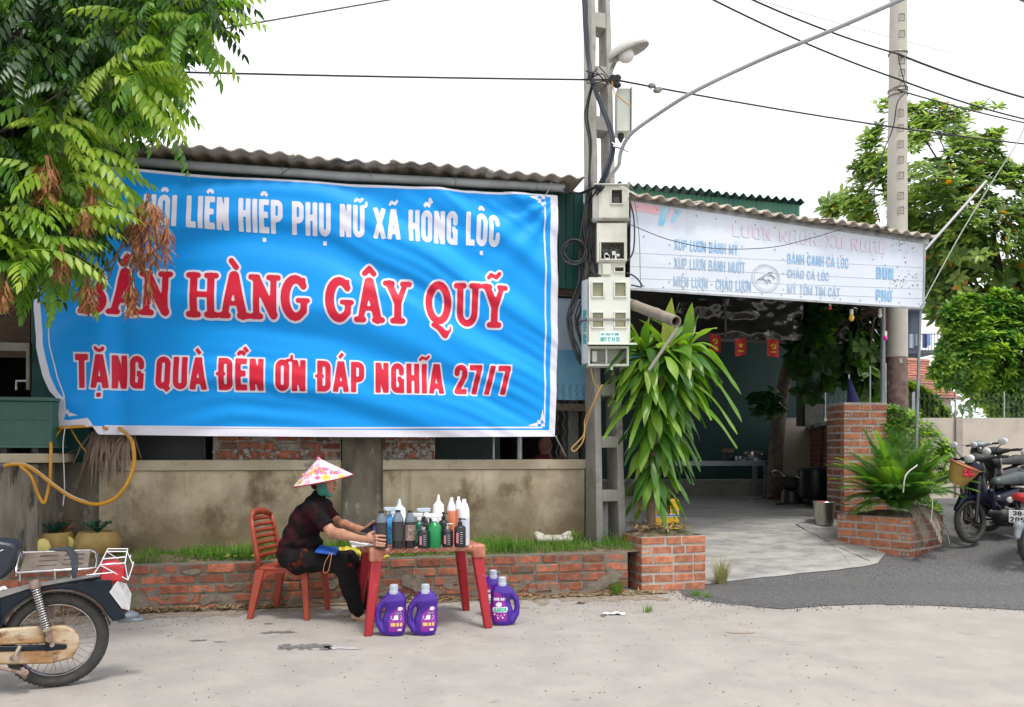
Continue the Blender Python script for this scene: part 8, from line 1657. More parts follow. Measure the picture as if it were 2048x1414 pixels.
def wheel(parent, c, ax, up, R_, rt, spokes=36, nm='wheel', mats=None, rim_w=.02):
 """tyre torus, rim, hub, spokes about axis ax"""
 f = ax.cross(up).normalized(); w = bpy.data.objects.new(nm, None); C.objects.link(w); w.parent = parent; w.location = c-WL[parent]; WL[w] = Vector(c)
 def torus(R0, r0, r1, n=48, m=10):
  mb = MB(); vs = []; 
  for i in range(n):
   a = 2*PI*i/n; d = f*math.cos(a)+up*math.sin(a)
   for k in range(m): b = 2*PI*k/m; vs.append(c+d*(R0+r0*math.cos(b))+ax*r1*math.sin(b))
  mb.add(vs, [(i*m+k, i*m+(k+1) % m, ((i+1) % n)*m+(k+1) % m, ((i+1) % n)*m+k) for i in range(n) for k in range(m)]); return mb
 t_ = torus(R_-rt, rt, rt*1.0)
 for i in range(60):
  a = 2*PI*i/60; d = f*math.cos(a)+up*math.sin(a); tg_ = ax.cross(d)
  for s_ in (-1, 1): t_.box(c+d*(R_-.0055)+ax*s_*rt*.42, (.009, .009, .012), Matrix((tg_, d, ax)).transposed())
 obj('tyre', t_, m_rub, w, smooth=60); obj('rim', torus(R_-rt*1.95, .006, rim_w), m_chr if not mats else mats, w, smooth=60)
 mb = MB(); mb.tube([c-ax*.04, c+ax*.04], .035, 14); mb.tube([c-ax*.08, c+ax*.08], .012, 10); mb.tube([c-ax*.042, c-ax*.036], .05, 14); mb.tube([c+ax*.036, c+ax*.042], .05, 14); obj('hub', mb, m_rust if not mats else mats, w)
 if spokes:
  mb = MB()
  for i in range(spokes): a = 2*PI*i/spokes; s_ = 1 if i % 2 else -1; b = a+(.5 if (i//2) % 2 else -.5); mb.tube([c+(f*math.cos(b)+up*math.sin(b))*.045+ax*.036*s_, c+(f*math.cos(a)+up*math.sin(a))*(R_-rt*2)], .0019, 4)
  obj('spokes', mb, m_rust, w, kind='stuff')
 return w
RC = MO+UP*.282; wheel(moped, RC, mn, UP, .282, .036)
def PMp(pts, off0, off1, name, mat, parent=moped, bev=.004, label=None, sm=40):
 A_ = [PM(x, y, off1) for x, y in pts]; th = mn*(off0-off1); mb = MB(); n = len(pts); mb.add(A_+[p+th for p in A_], [tuple(range(n-1, -1, -1)), tuple(range(n, 2*n))]+[(i, (i+1) % n, n+(i+1) % n, n+i) for i in range(n)]); return obj(name, mb, mat, parent, bevel=bev, label=label, smooth=sm)
arc_ = [(RC+(md*math.cos(math.radians(a))+UP*math.sin(math.radians(a)))*.3) for a in range(15, 166, 8)]
def toPM(p): return ((p.x)/p.y*FL+1024, 905-(p.z-CH)/p.y*FL)
inner = [toPM(p) for p in arc_]
fen = [(-60,1196),(0,1187),(60,1178),(130,1168),(200,1158),(224,1158),(222,1184),(250,1230),(252,1236),(226,1243)]+inner[1:]+[(-60,1262)]
PMp(fen, -.07, .07, 'rear_fender', m_navy, bev=.008)
PMp([(-60,1198),(0,1182),(60,1168),(130,1156),(200,1147),(200,1153),(130,1164),(60,1177),(0,1196),(-60,1213)], .068, .078, 'side_trim', m_grey, bev=.002)
q = [PM(-22, 1178, .0805), PM(15, 1170, .0805), PM(15, 1178, .0805), PM(-22, 1187, .0805)]; obj('lettering', text_mesh('DA', q, t=.1, res=.08), M('trim_white', (.7,.7,.7), .4), moped, smooth=0)
PMp([(-200,1210),(-120,1200),(0,1195),(5,1262),(-20,1300),(-200,1300)], -.08, .085, 'side_cover', m_navy, bev=.02)
mb = MB(); mb.tube([p+mn*.07 for p in arc_], .006, 6); obj('fender_lip', mb, m_blk, moped, smooth=180)
PMp([(170,1158),(205,1148),(222,1150),(224,1160),(200,1166)], -.05, .05, 'tail_mount', m_navy)
S = SDF((-.75,-.16,.6), (-.12,.16,.86), .01); 
seat_pts = [(-200,1100,-.0),(-60,1092,0)]; mb = MB(); prof = [(-420,1096),(-200,1088),(-60,1084),(0,1082),(22,1086),(33,1092),(33,1112),(24,1140),(5,1158),(-60,1165),(-200,1166),(-420,1160)]
PMp(prof, -.12, .11, 'seat', M('seat_vinyl', (.012,.016,.028), .4, col2=(.02,.025,.04), scale=5, bump=.15), bev=.02, label='black vinyl seat with white piping')
mb = MB(); mb.tube(smooth_path([PM(-60, 1106, .1), PM(-10, 1095, .09), PM(12, 1090, .06)], 4), .003, 5); mb.tube(smooth_path([PM(-60, 1118, .114), PM(0, 1102, .112), PM(16, 1092, .09)], 4), .0025, 5); obj('piping', mb, m_wpl, moped)
rz_ = PM(100, 1128, .09).z
def RK(px, py):
 q = G(px, py, rz_); return q
rk0, rk1, rk2, rk3 = RK(32, 1150), RK(186, 1132), RK(192, 1096), RK(50, 1100)
rk_n = PM(32, 1148, .1); a_ = PM(32, 1148, .10); b_ = PM(186, 1134, .10); zr = (a_.z+b_.z)/2; a_.z = b_.z = zr
dW = -mn*.24+UP*.085; frame = [a_, b_, b_+md*.02-mn*.03, b_+dW+md*.02, b_+dW, a_+dW, a_]
mb = MB(); mb.tube([a_+UP*-.02, a_, a_.lerp(b_, .5), b_-md*.03, b_+mn*-.02+md*.01, b_+dW*.8+md*.01, b_+dW-md*.03, a_+dW, a_+dW-UP*.02], .0085, 8); mb.tube([a_, a_+UP*.035+dW*.1, a_+UP*.05+dW*.5, a_+UP*.035+dW*.9, a_+dW], .008, 8); obj('rack_frame', mb, m_chr, moped, smooth=60)
mb = MB(); xa, xb = .05, .97
def plate(u0, u1, v0, v1): 
 q = [a_.lerp(b_, u0)+dW*v0, a_.lerp(b_, u1)+dW*v0, a_.lerp(b_, u1)+dW*v1, a_.lerp(b_, u0)+dW*v1]; mb.hexa([p-UP*.004+UP*.004 for p in q], [p+UP*.006 for p in q])
vb = [.05, .2, .3, .45, .55, .7, .8, .95]
for i in range(0, 8, 2): plate(.05, .93, vb[i], vb[i+1])
for (u0, u1) in ((.05, .25), (.5, .58), (.86, .93)): 
 for i in range(1, 7, 2): plate(u0, u1, vb[i]+.001, vb[i+1]-.001)
obj('rack_plate', mb, M('worn_rack_plate', (.34,.30,.27), .45, .6, col2=(.24,.18,.14), scale=8), moped)
mb = MB()
for u_ in (.62, .76): pass
q = [a_.lerp(b_, .66), a_.lerp(b_, .84)]; mb.tube([a_.lerp(b_, .75)-UP*.05+mn*.012, a_.lerp(b_, .75)+UP*.005+mn*.014, a_.lerp(b_, .74)+UP*.012+dW*.1, a_.lerp(b_, .72)+UP*.014+dW*.5, a_.lerp(b_, .62)+UP*.02+dW*.95, a_.lerp(b_, .35)+UP*.015+dW*1.0], [.012, .026, .03, .03, .02, .006], 8, sq=(1, .22)); obj('rubber_strap', mb, M('rubber_strap', (.02,.025,.035), .6), moped, smooth=60)
for u_ in (.05, .5, .72): mb = MB(); mb.bar(a_.lerp(b_, u_)-UP*.0, a_.lerp(b_, u_)-UP*.055-mn*.01, .012, .006); obj('rack_bracket', mb, m_chr, moped)
t0, b0_ = PM(68, 1166, .11), PM(98, 1276, .11); mb = MB(); n = 260; axs = (b0_-t0); L_ = axs.length; axs.normalize(); xx = axs.orthogonal().normalized(); yy = axs.cross(xx); pts = [t0+axs*(.03+(L_-.09)*i/n)+(xx*math.cos(i*2*PI*17/n)+yy*math.sin(i*2*PI*17/n))*.0235 for i in range(n+1)]
mb.tube(pts, .0042, 6); obj('spring', mb, m_chr, moped, smooth=180); mb = MB(); mb.tube([t0, b0_], .0135, 10); mb.tube([t0-axs*.015, t0+axs*.03], .027, 12); mb.tube([b0_-axs*.06, b0_-axs*.045], .027, 12); mb.tube([b0_-axs*.045, b0_+axs*.0], .013, 10); mb.tube([b0_-mn*.02, b0_+mn*.025], .018, 10); mb.tube([t0-mn*.03, t0+mn*.02], .016, 10); obj('shock_absorber', mb, m_rust, moped)
cc = [(-300,1268),(-100,1262),(0,1258),(88,1252),(92,1288),(0,1291),(-300,1300)]
PMp(cc, .055, .09, 'chain_case', m_case, bev=.012, sm=60)
rc_ = toPM(RC+mn*.07); ca = []
for a in range(-95, 100, 12): p = RC+mn*.085+(md*(.02+.108*math.cos(math.radians(a)))+UP*(.106*math.sin(math.radians(a))-.01)); ca.append(toPM(p))
ca2 = [(92,1328-2)]+ca+[(92,1253)]; PMp(ca+[(95,1254),(92,1290),(132,1290),(128,1300),(88,1302)], .05, .088, 'chain_case', m_case, bev=.012, sm=60)
PMp([(-300,1318),(-100,1308),(0,1303),(60,1300),(150,1298),(148,1312),(140,1318),(100,1328),(0,1330),(-300,1340)], .052, .086, 'chain_case', m_case, bev=.01, sm=60)
mb = MB(); mb.bar(PM(-250, 1302, .075), PM(95, 1295, .075), .03, .03); mb.hexa([PM(90, 1303, .06), PM(90, 1303, .09), PM(90, 1285, .09), PM(90, 1285, .06)], [PM(134, 1297, .06), PM(134, 1297, .09), PM(134, 1290, .09), PM(134, 1290, .06)]); obj('swing_arm', mb, m_navy, moped, bevel=.004)
mb = MB(); mb.tube([PM(40, 1293, .09), PM(28, 1316, .14)], .011, 8); mb.tube([PM(24, 1316, .1), PM(32, 1316, .19)], .014, 10); obj('foot_peg', mb, m_rust, moped); mb = MB(); mb.tube([PM(110, 1313, .085), PM(110, 1313, .092)], .011, 8); mb.tube([PM(104, 1290, .1), PM(104, 1290, .115)], .014, 6); obj('bolt', mb, m_rust, moped)
mb = MB(); mb.tube([PM(-120, 1330, .1), PM(0, 1336, .1), PM(40, 1345, .1), PM(52, 1356, .11)], .011, 8); mb.tube([PM(44, 1335, .09), PM(50, 1352, .1)], .012, 8); mb.tube([PM(50, 1345, .08), PM(50, 1345, .13)], .02, 8); obj('centre_stand', mb, m_rust, moped)
tl = PM(222, 1142, .0); S = SDF(tl-Vector((.14,.14,.13)), tl+Vector((.14,.14,.13)), .006); RB = Matrix((md, -mn, UP)).transposed(); S.box(tl+md*.01, (.14, .14, .135), .03, 0, R=RB); S.box(tl+md*.1+UP*.075, (.1, .3, .1), .01, .01, 'sub', R=RB @ Matrix.Rotation(math.radians(40), 3, 'Y')); sdf_obj('tail_lamp', S, M('red_lens', (.50,.01,.02), .18, col2=(.38,.008,.015), scale=6, coat=.5, spec=.7), moped)
mb = MB(); cg = lambda x, y, o: PM(x, y, o)
f0, f1, f2, f3 = cg(200, 1130, .08), cg(213, 1103, .08), cg(254, 1103, .06), cg(262, 1130, .05)
bx_ = [f1, f2, cg(265, 1130, .05), cg(256, 1160, .05), cg(248, 1128, .09), cg(200, 1131, .09)]
off = -mn*.15
for A_, B_ in ((f1, f2), (f1, f0), (f0, cg(250, 1126, .09)), (cg(250, 1126, .09), f2), (f0, cg(256, 1160, .06)), (cg(250, 1126, .09), cg(256, 1160, .06)), (f2, cg(266, 1130, .05)), (cg(266, 1130, .05), cg(256, 1160, .06)), (f1+off, f2+off), (f2, f2+off), (f1, f1+off), (f0, f0+off), (cg(266, 1130, .05), cg(266, 1130, .05)+off), (cg(250, 1126, .09), cg(250, 1126, .09)+off), (cg(256, 1160, .06), cg(256, 1160, .06)+off), (cg(260, 1116, .055), cg(260, 1116, .055)+off), (cg(205, 1118, .085), cg(250, 1114, .08)), (f0, cg(186, 1150, .085)), (cg(172, 1150, .085), cg(225, 1145, .085)), (f1, cg(236, 1118, .0))): mb.tube([A_, B_], .0032, 5)
obj('lamp_cage', mb, m_wpl, moped); mb = MB(); mb.bar(PM(168, 1155, .078), PM(193, 1150, .078), .03, .004); obj('cage_clamp', mb, m_chr, moped)
PMp([(238,1162),(253,1166),(263,1188),(259,1221),(247,1216),(221,1184)], -.002, .05, 'x', m_wpl) if False else None
pl_ = [PM(236, 1163, .07), PM(221, 1184, .08), PM(246, 1217, .08), PM(259, 1221, .0), PM(263, 1188, -.03), PM(253, 1167, -.0)]; mb = MB(); n_ = len(pl_); bk = md*-.006; mb.add(pl_+[p+bk for p in pl_], [tuple(range(n_)), tuple(range(2*n_-1, n_-1, -1))]+[(i, n_+i, n_+(i+1) % n_, (i+1) % n_) for i in range(n_)]); obj('number_plate', mb, M('weathered_plate', (.58,.58,.60), .5, col2=(.45,.45,.46), scale=14, col3=(.3,.28,.26), scale3=30, lo3=.6, hi3=.68), moped)
mb = MB(); mb.grid(lambda u, v: PM(230+38*u+22*u*v*.0, 1238-14*u+2*v, .06-.12*v)-UP*.02*u*u, 8, 6); mb2 = MB(); S = SDF(PM(250, 1235, 0)-Vector((.16,.16,.1)), PM(250, 1235, 0)+Vector((.18,.16,.1)), .006); S.ell(PM(252, 1232, 0), (.075, .055, .032), .01, R=RB); S.box(PM(262, 1239, 0), (.14, .1, .014), .006, .01, R=RB); sdf_obj('mud_flap', S, M('grey_flap', (.13,.16,.19), .5, col2=(.09,.11,.13), scale=9), moped)
mb = MB(); mb.tube([PM(92, 1206, .11)-mn*.2, PM(100, 1240, .11)-mn*.2], .018, 8); mb.tube([PM(96, 1185, -.1), PM(100, 1238, -.1)], .022, 8); obj('far_shock', mb, m_rust, moped); mb = MB(); mb.tube([PM(-150, 1262, -.11), PM(30, 1258, -.12), PM(130, 1250, -.12)], .024, 10); obj('exhaust_pipe', mb, m_rust, moped)
FWc = MO-md*1.19+UP*.282; wheel(moped, FWc, mn, UP, .282, .036); mb = MB(); hb = MO-md*.98+UP*.98
mb.tube([FWc+mn*.07, FWc+md*.1+UP*.35+mn*.06, hb], .022, 8); mb.tube([FWc-mn*.07, FWc+md*.1+UP*.35-mn*.06, hb], .022, 8); obj('fork', mb, m_navy, moped); mb = MB(); mb.tube([hb+mn*.32+md*.12, hb+mn*.12, hb-mn*.12, hb-mn*.32+md*.12], .013, 8); obj('handlebar', mb, m_blk, moped)
S = SDF(MO-md*1.3-Vector((.3,.6,0)), MO+Vector((.2,.5,1.1)), .02); S.cone(MO-md*1.0+UP*.85, MO-md*.85+UP*.45, .1, .12, .05); S.cone(MO-md*.85+UP*.45, MO-md*.45+UP*.48, .1, .09, .05); S.cone(MO-md*1.03+UP*.95, MO-md*1.0+UP*.9, .1, .1, .03); S.cone(MO-md*.7+UP*.28, MO-md*.55+UP*.28, .11, .1, .04); sdf_obj('front_body', S, m_navy, moped)
# parked motorbikes (right)
m_eng = M('engine_dark', (.07,.07,.072), .45, .6, col2=(.03,.03,.032), scale=12)
def motorbike(name, lab, loc, rz, paint, seatc, extras, lean=.06):
 T = Matrix.Translation(loc) @ Matrix.Rotation(rz, 4, 'Z') @ Matrix.Rotation(lean, 4, 'X'); t = thing(name, lab, 'motorbike', loc); R3 = T.to_3x3()
 def p(x, y, z): return T @ Vector((x, y, z))
 ax = R3 @ Vector((0, 1, 0)); up = R3 @ Vector((0, 0, 1)); wheel(t, p(.62, 0, .27), ax, up, .27, .036, 18, mats=m_eng); wheel(t, p(-.58, 0, .27), ax, up, .27, .04, 18, mats=m_eng)
 def sd(name, prims, mat, h=.014):
  S = SDF(p(0,0,.5)-Vector((1.05,1.05,.6)), p(0,0,.5)+Vector((1.05,1.05,.8)), h)
  for q in prims:
   if q[0] == 'c': S.cone(p(*q[1]), p(*q[2]), q[3], q[4], q[5])
   elif q[0] == 'e': S.ell(p(*q[1]), q[2], q[3], R=R3)
   else: S.box(p(*q[1]), q[2], q[3], .0, 'add' if q[0] == 'b' else 'sub', R=R3)
  return sdf_obj(name, S, mat, t)
 sd('leg_shield', [('c', (.50,0,.92), (.42,0,.55), .085, .1, .04), ('e', (.5,0,.9), (.09,.13,.12), .04), ('c', (.4,.13,.62), (.36,.12,.42), .035, .03, .03), ('c', (.4,-.13,.62), (.36,-.12,.42), .035, .03, .03), ('c', (.42,0,.55), (.15,0,.42), .08, .07, .05)], paint)
 sd('side_fairing', [('c', (.1,0,.5), (-.35,0,.6), .1, .1, .05), ('c', (-.35,0,.62), (-.78,0,.72), .1, .05, .05)], paint)
 sd('seat', [('c', (.08,0,.72), (-.3,0,.75), .075, .1, .05), ('c', (-.3,0,.75), (-.66,0,.79), .1, .08, .04), ('s', (-.3,0,.62), (1.2,.5,.14), .01)], seatc)
 sd('handlebar_cowl', [('e', (.47,0,1.02), (.1,.12,.07), .03), ('c', (.47,.1,1.02), (.42,.2,1.03), .04, .025, .03), ('c', (.47,-.1,1.02), (.42,-.2,1.03), .04, .025, .03)], extras.get('cowl', m_blk), .011)
 sd('engine', [('c', (.02,0,.3), (-.12,0,.28), .12, .11, .04), ('c', (.05,0,.34), (.25,0,.36), .07, .06, .03)], m_eng)
 sd('front_fender', [('c', (.86,0,.42), (.72,0,.55), .03, .05, .02), ('c', (.72,0,.55), (.5,0,.54), .05, .045, .02), ('c', (.5,0,.54), (.4,0,.44), .045, .03, .02)], paint, .011)
 sd('rear_fender', [('c', (-.7,0,.62), (-.92,0,.42), .045, .05, .03), ('c', (-.92,0,.42), (-.96,0,.3), .045, .03, .02)], extras.get('fender', m_blk), .012)
 for s_ in (-1, 1):
  mb = MB(); mb.tube([p(.5,s_*.075,.86), p(.62,s_*.075,.27)], .022, 8); obj('fork_leg', mb, m_blk, t); mb = MB(); mb.tube([p(.43,s_*.17,1.03), p(.36,s_*.35,1.03)], .017, 10); obj('grip', mb, M('grip_rubber', (.03,.028,.026), .8), t)
  mb = MB(); mb.tube([p(.41,s_*.23,1.035), p(.45,s_*.3,1.04), p(.43,s_*.38,1.04)], .006, 6); obj('brake_lever', mb, m_chr, t)
  mb = MB(); mb.tube([p(-.35,s_*.12,.66), p(-.5,s_*.12,.27)], .022, 8); obj('rear_shock', mb, m_grey, t)
  if 'nomirror' in extras: continue
  mb = MB(); mb.tube([p(.42,s_*.2,1.04), p(.44,s_*.26,1.13), p(.42,s_*.3,1.17)], .006, 6); obj('mirror_stem', mb, m_blk, t)
  mb = MB(); mb.ell(p(.41,s_*.32,1.21), (.012, .06, .042), 14, R=R3); obj('mirror', mb, M('mirror_back', (.75,.76,.78), .15, .3, col2=(.7,.7,.72), scale=3), t, smooth=180)
 mb = MB(); mb.ell(p(.57,0,1.02), (.035,.07,.055), 12, R=R3); obj('headlight', mb, M('headlight_glass', (.6,.6,.58), .1, col2=(.5,.5,.5), scale=10), t, smooth=180)
 mb = MB(); mb.tube([p(.02,-.15,.22), p(-.3,-.16,.24), p(-.8,-.17,.34)], [.02,.04,.045], 12); obj('exhaust', mb, m_chr, t)
 mb = MB(); mb.tube([p(-.55,.1,.82), p(-.85,.1,.84), p(-.88,0,.84), p(-.85,-.1,.84), p(-.55,-.1,.82)], .011, 8); obj('grab_rail', mb, extras.get('rail', m_chr), t)
 mb = MB(); mb.ell(p(-.84,0,.73), (.05,.1,.05), 12, R=R3); obj('tail_lamp', mb, M('tail_red', (.42,.02,.02), .25), t, smooth=180)
 for s_ in (-1, 1): mb = MB(); mb.ell(p(-.82,s_*.12,.69), (.04,.035,.035), 8, R=R3); obj('indicator', mb, M('indicator_clear', (.55,.5,.45), .2), t, smooth=180)
 mb = MB(); mb.tube([p(0,.1,.25), p(-.06,.26,.0)], .012, 6); mb.tube([p(.1,.2,.27), p(.1,-.2,.27)], .014, 6); obj('side_stand', mb, m_blk, t)
 mb = MB(); mb.box(p(-.93,0,.52), (.006,.19,.14), R3 @ Matrix.Rotation(-.15, 3, 'Y')); obj('number_plate', mb, M('plate_white', (.78,.78,.78), .4), t, bevel=.003)
 if 'plate' in extras:
  Rp = R3 @ Matrix.Rotation(-.15, 3, 'Y'); c = p(-.93,0,.52); yv = -(Rp @ Vector((0,1,0))); zv = Rp @ Vector((0,0,1)); xv = -(Rp @ Vector((1,0,0)))*.0045
  for txt, z0, z1, w_ in ((extras['plate'][0], .062, .01, .055), (extras['plate'][1], -.006, -.06, .085)):
   q_ = [c-yv*w_+zv*z0+xv, c+yv*w_+zv*z0+xv, c+yv*w_+zv*z1+xv, c-yv*w_+zv*z1+xv]; obj('lettering', text_mesh(txt, q_, t=.085, track=.09, res=.06), m_blk, t, smooth=0, recalc=False)
 return t, p, R3
m_pbl = M('paint_dark_blue', (.004,.006,.018), .3, spec=.35); m_pbk = M('paint_black', (.008,.008,.01), .25, coat=.6); m_seat = M('seat_black', (.02,.02,.024), .5); m_seatg = M('seat_grey_green', (.05,.065,.065), .4); m_por = M('paint_orange_brown', (.36,.11,.03), .3, coat=.5); m_pur = M('paint_violet', (.05,.03,.16), .35)
def groundp(px, py): return G2(px, py)
def yawed(px, py, rz, lab, paint, seatc, ex, name='motorbike', fx=.6):
 g_ = groundp(px, py); d = Vector((math.cos(rz), math.sin(rz), 0)); loc = g_-d*fx; loc.z = gz(loc.x, loc.y)+.006; return motorbike(name, lab, loc, rz, paint, seatc, ex)
b1, p1, R1 = yawed(1945, 1096, math.radians(205), 'dark blue motorbike nearest the palm with a yellow basket and round mirrors', m_pbl, m_seatg, {'cowl': m_blk})
mb = MB(); mb.box(p1(.33, .03, .6), (.012, .05, .2), R1 @ Matrix.Rotation(-.1, 3, 'Y')); obj('red_decal', mb, M('decal_red', (.5,.03,.03), .4, col2=(.6,.6,.6), scale=30), b1)
bk_ = thing('basket', 'yellow woven basket with red flowers hung on the front of the dark blue motorbike', 'basket', P(1925, 968, 9.5)); c = P(1922, 948, 9.35); mb = MB()
mb.lathe([(.08, -.13), (.13, -.02), (.165, .1), (.172, .11), (.16, .1), (.12, -.02), (.0, -.12)], c, 20, R=Euler((.25, .35, 0)).to_matrix()); obj('basket_shell', mb, M('yellow_wicker', (.46,.30,.08), .7, col2=(.36,.22,.05), scale=40, bump=.5), bk_, smooth=60)
mb = MB(); mb.tube([c+Euler((.25, .35, 0)).to_matrix() @ Vector((.17*math.cos(a), .17*math.sin(a), .107)) for a in np.linspace(0, 2*PI, 24)], .008, 6); obj('basket_rim', mb, M('rim_brown_red', (.25,.05,.03), .6), bk_)
r = random.Random(5); mb = MB()
for k in range(16): mb.ell(P(1937+r.uniform(-7, 9), 944+r.uniform(-7, 8), 9.18), (.02, .012, .02), 6)
obj('cloth_flowers', mb, M('flower_red', (.5,.02,.05), .7), bk_, smooth=180)
b2, p2_, R2 = yawed(2008, 1012, math.radians(196), 'black motorbike with silver front parked behind the dark blue one', m_pbk, m_seat, {'cowl': M('silver_cowl', (.35,.38,.42), .3, .6), 'nomirror': 1}, fx=-.0)
b3, p3, R3_ = yawed(2072, 1062, math.radians(190), 'black motorbike with white lettering on its side panel parked furthest right', m_pbk, m_seat, {'cowl': m_blk, 'fender': m_blk, 'nomirror': 1}, fx=-.1)
rz4 = math.radians(42); loc4 = Vector((6.17, 9.3, 0)); loc4.z = gz(loc4.x, loc4.y)+.005
b4, p4, R4 = motorbike('motorbike', 'brown and black motorbike seen from behind at the right edge with plate 38 205', loc4, rz4, m_por, m_seat, {'plate': ('38-', '205.'), 'fender': M('grey_rear_flap', (.22,.25,.28), .5)}, .03)
# yellow hose at the left
m_hose = M('yellow_hose', (.62,.30,.02), .4, col2=(.5,.23,.015), scale=5)
hose = thing('garden_hose', 'yellow garden hose looping from the slab up behind the banner', 'hose', FPX(150, 1005, .3)); D_ = .3
def HP(x, y, d=.3): return FPX(x, y, d)
mb = MB(); mb.tube(smooth_path([HP(4, 932), HP(25, 928), HP(50, 930), HP(75, 944), HP(105, 968), HP(140, 992), HP(175, 1006), HP(205, 1007), HP(235, 992), HP(258, 960), HP(268, 925), HP(266, 890), HP(255, 870, .45), HP(230, 850, .65)], 7), .017, 10); obj('hose_loop', mb, m_hose, hose, smooth=180)
mb = MB(); mb.tube(smooth_path([HP(40, 931, .29), HP(62, 952, .3), HP(75, 985, .32), HP(87, 1006, .33), HP(94, 990, .34), HP(100, 955, .35), HP(102, 900, .36), HP(104, 880, .45), HP(130, 850, .7)], 7), .014, 10); obj('hose_loop', mb, m_hose, hose, smooth=180)
mb = MB(); mb.tube(smooth_path([HP(20, 926, .282), HP(50, 927, .282), HP(75, 941, .282), HP(105, 965, .282), HP(140, 989, .282), HP(175, 1003, .282)], 7), .003, 5); obj('hose_stripe', mb, M('hose_stripe', (.75,.7,.6), .5), hose, smooth=180)
mb = MB(); mb.tube([HP(-20, 930), HP(8, 931)], .02, 10); obj('hose_coupling', mb, M('coupling_grey', (.12,.12,.16), .5), hose)
mb = MB(); mb.tube(smooth_path([HP(118, 856, .5), HP(190, 852, .52), HP(215, 858, .5)], 5), .014, 8); obj('hose_loop', mb, m_hose, hose, smooth=180)
rope([HP(130, 855, .5), HP(126, 890, .45), HP(128, 940, .45), HP(129, 980, .45), HP(126, 1012, .45)], .005, 'thin white string hanging below the left banner corner')
rope([HP(142, 858, .6), HP(158, 885, .65), HP(172, 903, .7)], .009, 'yellow and black rope slanting under the banner corner', (.4,.24,.03), 'rope'); rope([HP(104, 908, .5), HP(130, 908, .6), HP(155, 897, .8)], .004, 'thin brown string running from the hose to the wall', (.2,.12,.05))
m_dp = leafmat('dried_palm', (.20,.145,.105), (.34,.26,.20), .85, .15); mb = MB(); r = random.Random(33)
for i in range(130):
 x0 = r.uniform(185, 275); x1 = x0+r.gauss(-12, 14)-(230-x0)*.1; y1 = r.uniform(905, 975) if x0 < 250 else r.uniform(890, 935)
 if r.random() < .08: y1 += r.uniform(10, 45)
 a, b = HP(x0, 862, .86+r.uniform(-.05, .0)), HP(x1, y1, .84+r.uniform(-.08, .02)); m_ = a.lerp(b, .5)+Vector((r.uniform(-.03, .03), -.05, 0)); w = r.uniform(.006, .014); s_ = FU*w; vs = []
 for j, q in enumerate((a, a.lerp(m_, .6), m_, b)): f_ = (.8, 1, .8, .15)[j]; vs += [q-s_*f_, q+s_*f_+FN*.004]
 mb.add(vs, [(2*j, 2*j+1, 2*j+3, 2*j+2) for j in range(3)])
tag(obj('dried_fronds', mb, m_dp, recalc=False, smooth=180), 'bunch of dried brown palm leaves hanging over the sill under the banner', 'dried leaves')
# tyre-swan flower pots by the wall
m_pot = M('ochre_pot', (.38,.27,.09), .75, col2=(.28,.19,.06), scale=8, bump=.3); m_heart = M('pale_yellow_paint', (.66,.57,.20), .7, col2=(.56,.47,.15), scale=6); m_ferny = leafmat('blue_green_fern', (.015,.12,.08), (.04,.2,.13), .5, .3)
def swanpot(cx, base_y, R_px, lab, seed, pd, shade=1):
 d = .62; b = FPX(cx, base_y, d); k = b.y/FL; R_ = R_px*k; t = thing('flower_pot', lab, 'flower pot', Vector((b.x, b.y, .42)), 'ochre ribbed pots by the wall'); h = .24; mb = MB(); n = 36; vs = []; prof = [(.62, 0), (.86, .18), (1.0, .45), (.98, .7), (.84, .92), (.78, 1.0), (.7, .98), (.6, .75)]
 for (q, z) in prof:
  for i in range(n): a = 2*PI*i/n; rr = R_*q*(1+.035*(1 if i % 2 else -1)); vs.append(Vector((b.x+rr*math.cos(a), b.y+rr*math.sin(a), .42+h*z)))
 fs = [(i*n+j, i*n+(j+1) % n, (i+1)*n+(j+1) % n, (i+1)*n+j) for i in range(len(prof)-1) for j in range(n)]+[tuple(range(n-1, -1, -1))]; mb.add(vs, fs); obj('pot', mb, m_pot, t, smooth=50)
 mb = MB(); mb.lathe([(R_*.7, 0), (0, .01)], (b.x, b.y, .42+h*.85), 20); obj('soil', mb, m_soil, t)
 r = random.Random(seed)
 for k_ in range(12):
  a = r.random()*6.28; mb = MB(); p = Vector((b.x, b.y, .42+h*.9)); d_ = Vector((math.cos(a)*.7, math.sin(a)*.7, 1)).normalized(); pts = [p+d_*q*.05+UP*-.004*q*q for q in range(5)]; mb.tube(pts, .003, 4)
  for q in pts[1:]:
   for _ in range(9): leaf_poly(mb, q, Vector((r.uniform(-1, 1), r.uniform(-1, 1), r.uniform(-.2, .8))), UP, r.uniform(.02, .045), .012, .3, .1, 3)
  obj('sprig', mb, m_ferny, t, recalc=False, smooth=180)
 return t, b
t, b = swanpot(110, 1092, 36, 'ochre ribbed pot with a round pale yellow disc, left one behind the moped', 3, 0)
mb = MB(); c = b+Vector((-.0, -.19, 0)); c.z = .545; mb.lathe([(0, .0), (.07, 0), (.078, .008), (.06, .018), (0, .024)], c, 18, R=Matrix.Rotation(PI/2, 3, 'X')); obj('swan_head', mb, m_heart, t, smooth=180)
t, b = swanpot(195, 1097, 42, 'larger ochre ribbed pot with a pale yellow disc beside it, right one behind the moped', 4, 0)
mb = MB(); c = b+Vector((-.22, -.1, 0)); c.z = .555; mb.lathe([(0, .0), (.062, 0), (.07, .008), (.055, .018), (0, .024)], c, 18, R=Matrix.Rotation(PI/2, 3, 'X')); obj('swan_head', mb, m_heart, t, smooth=180)
mb = MB(); r = random.Random(8)
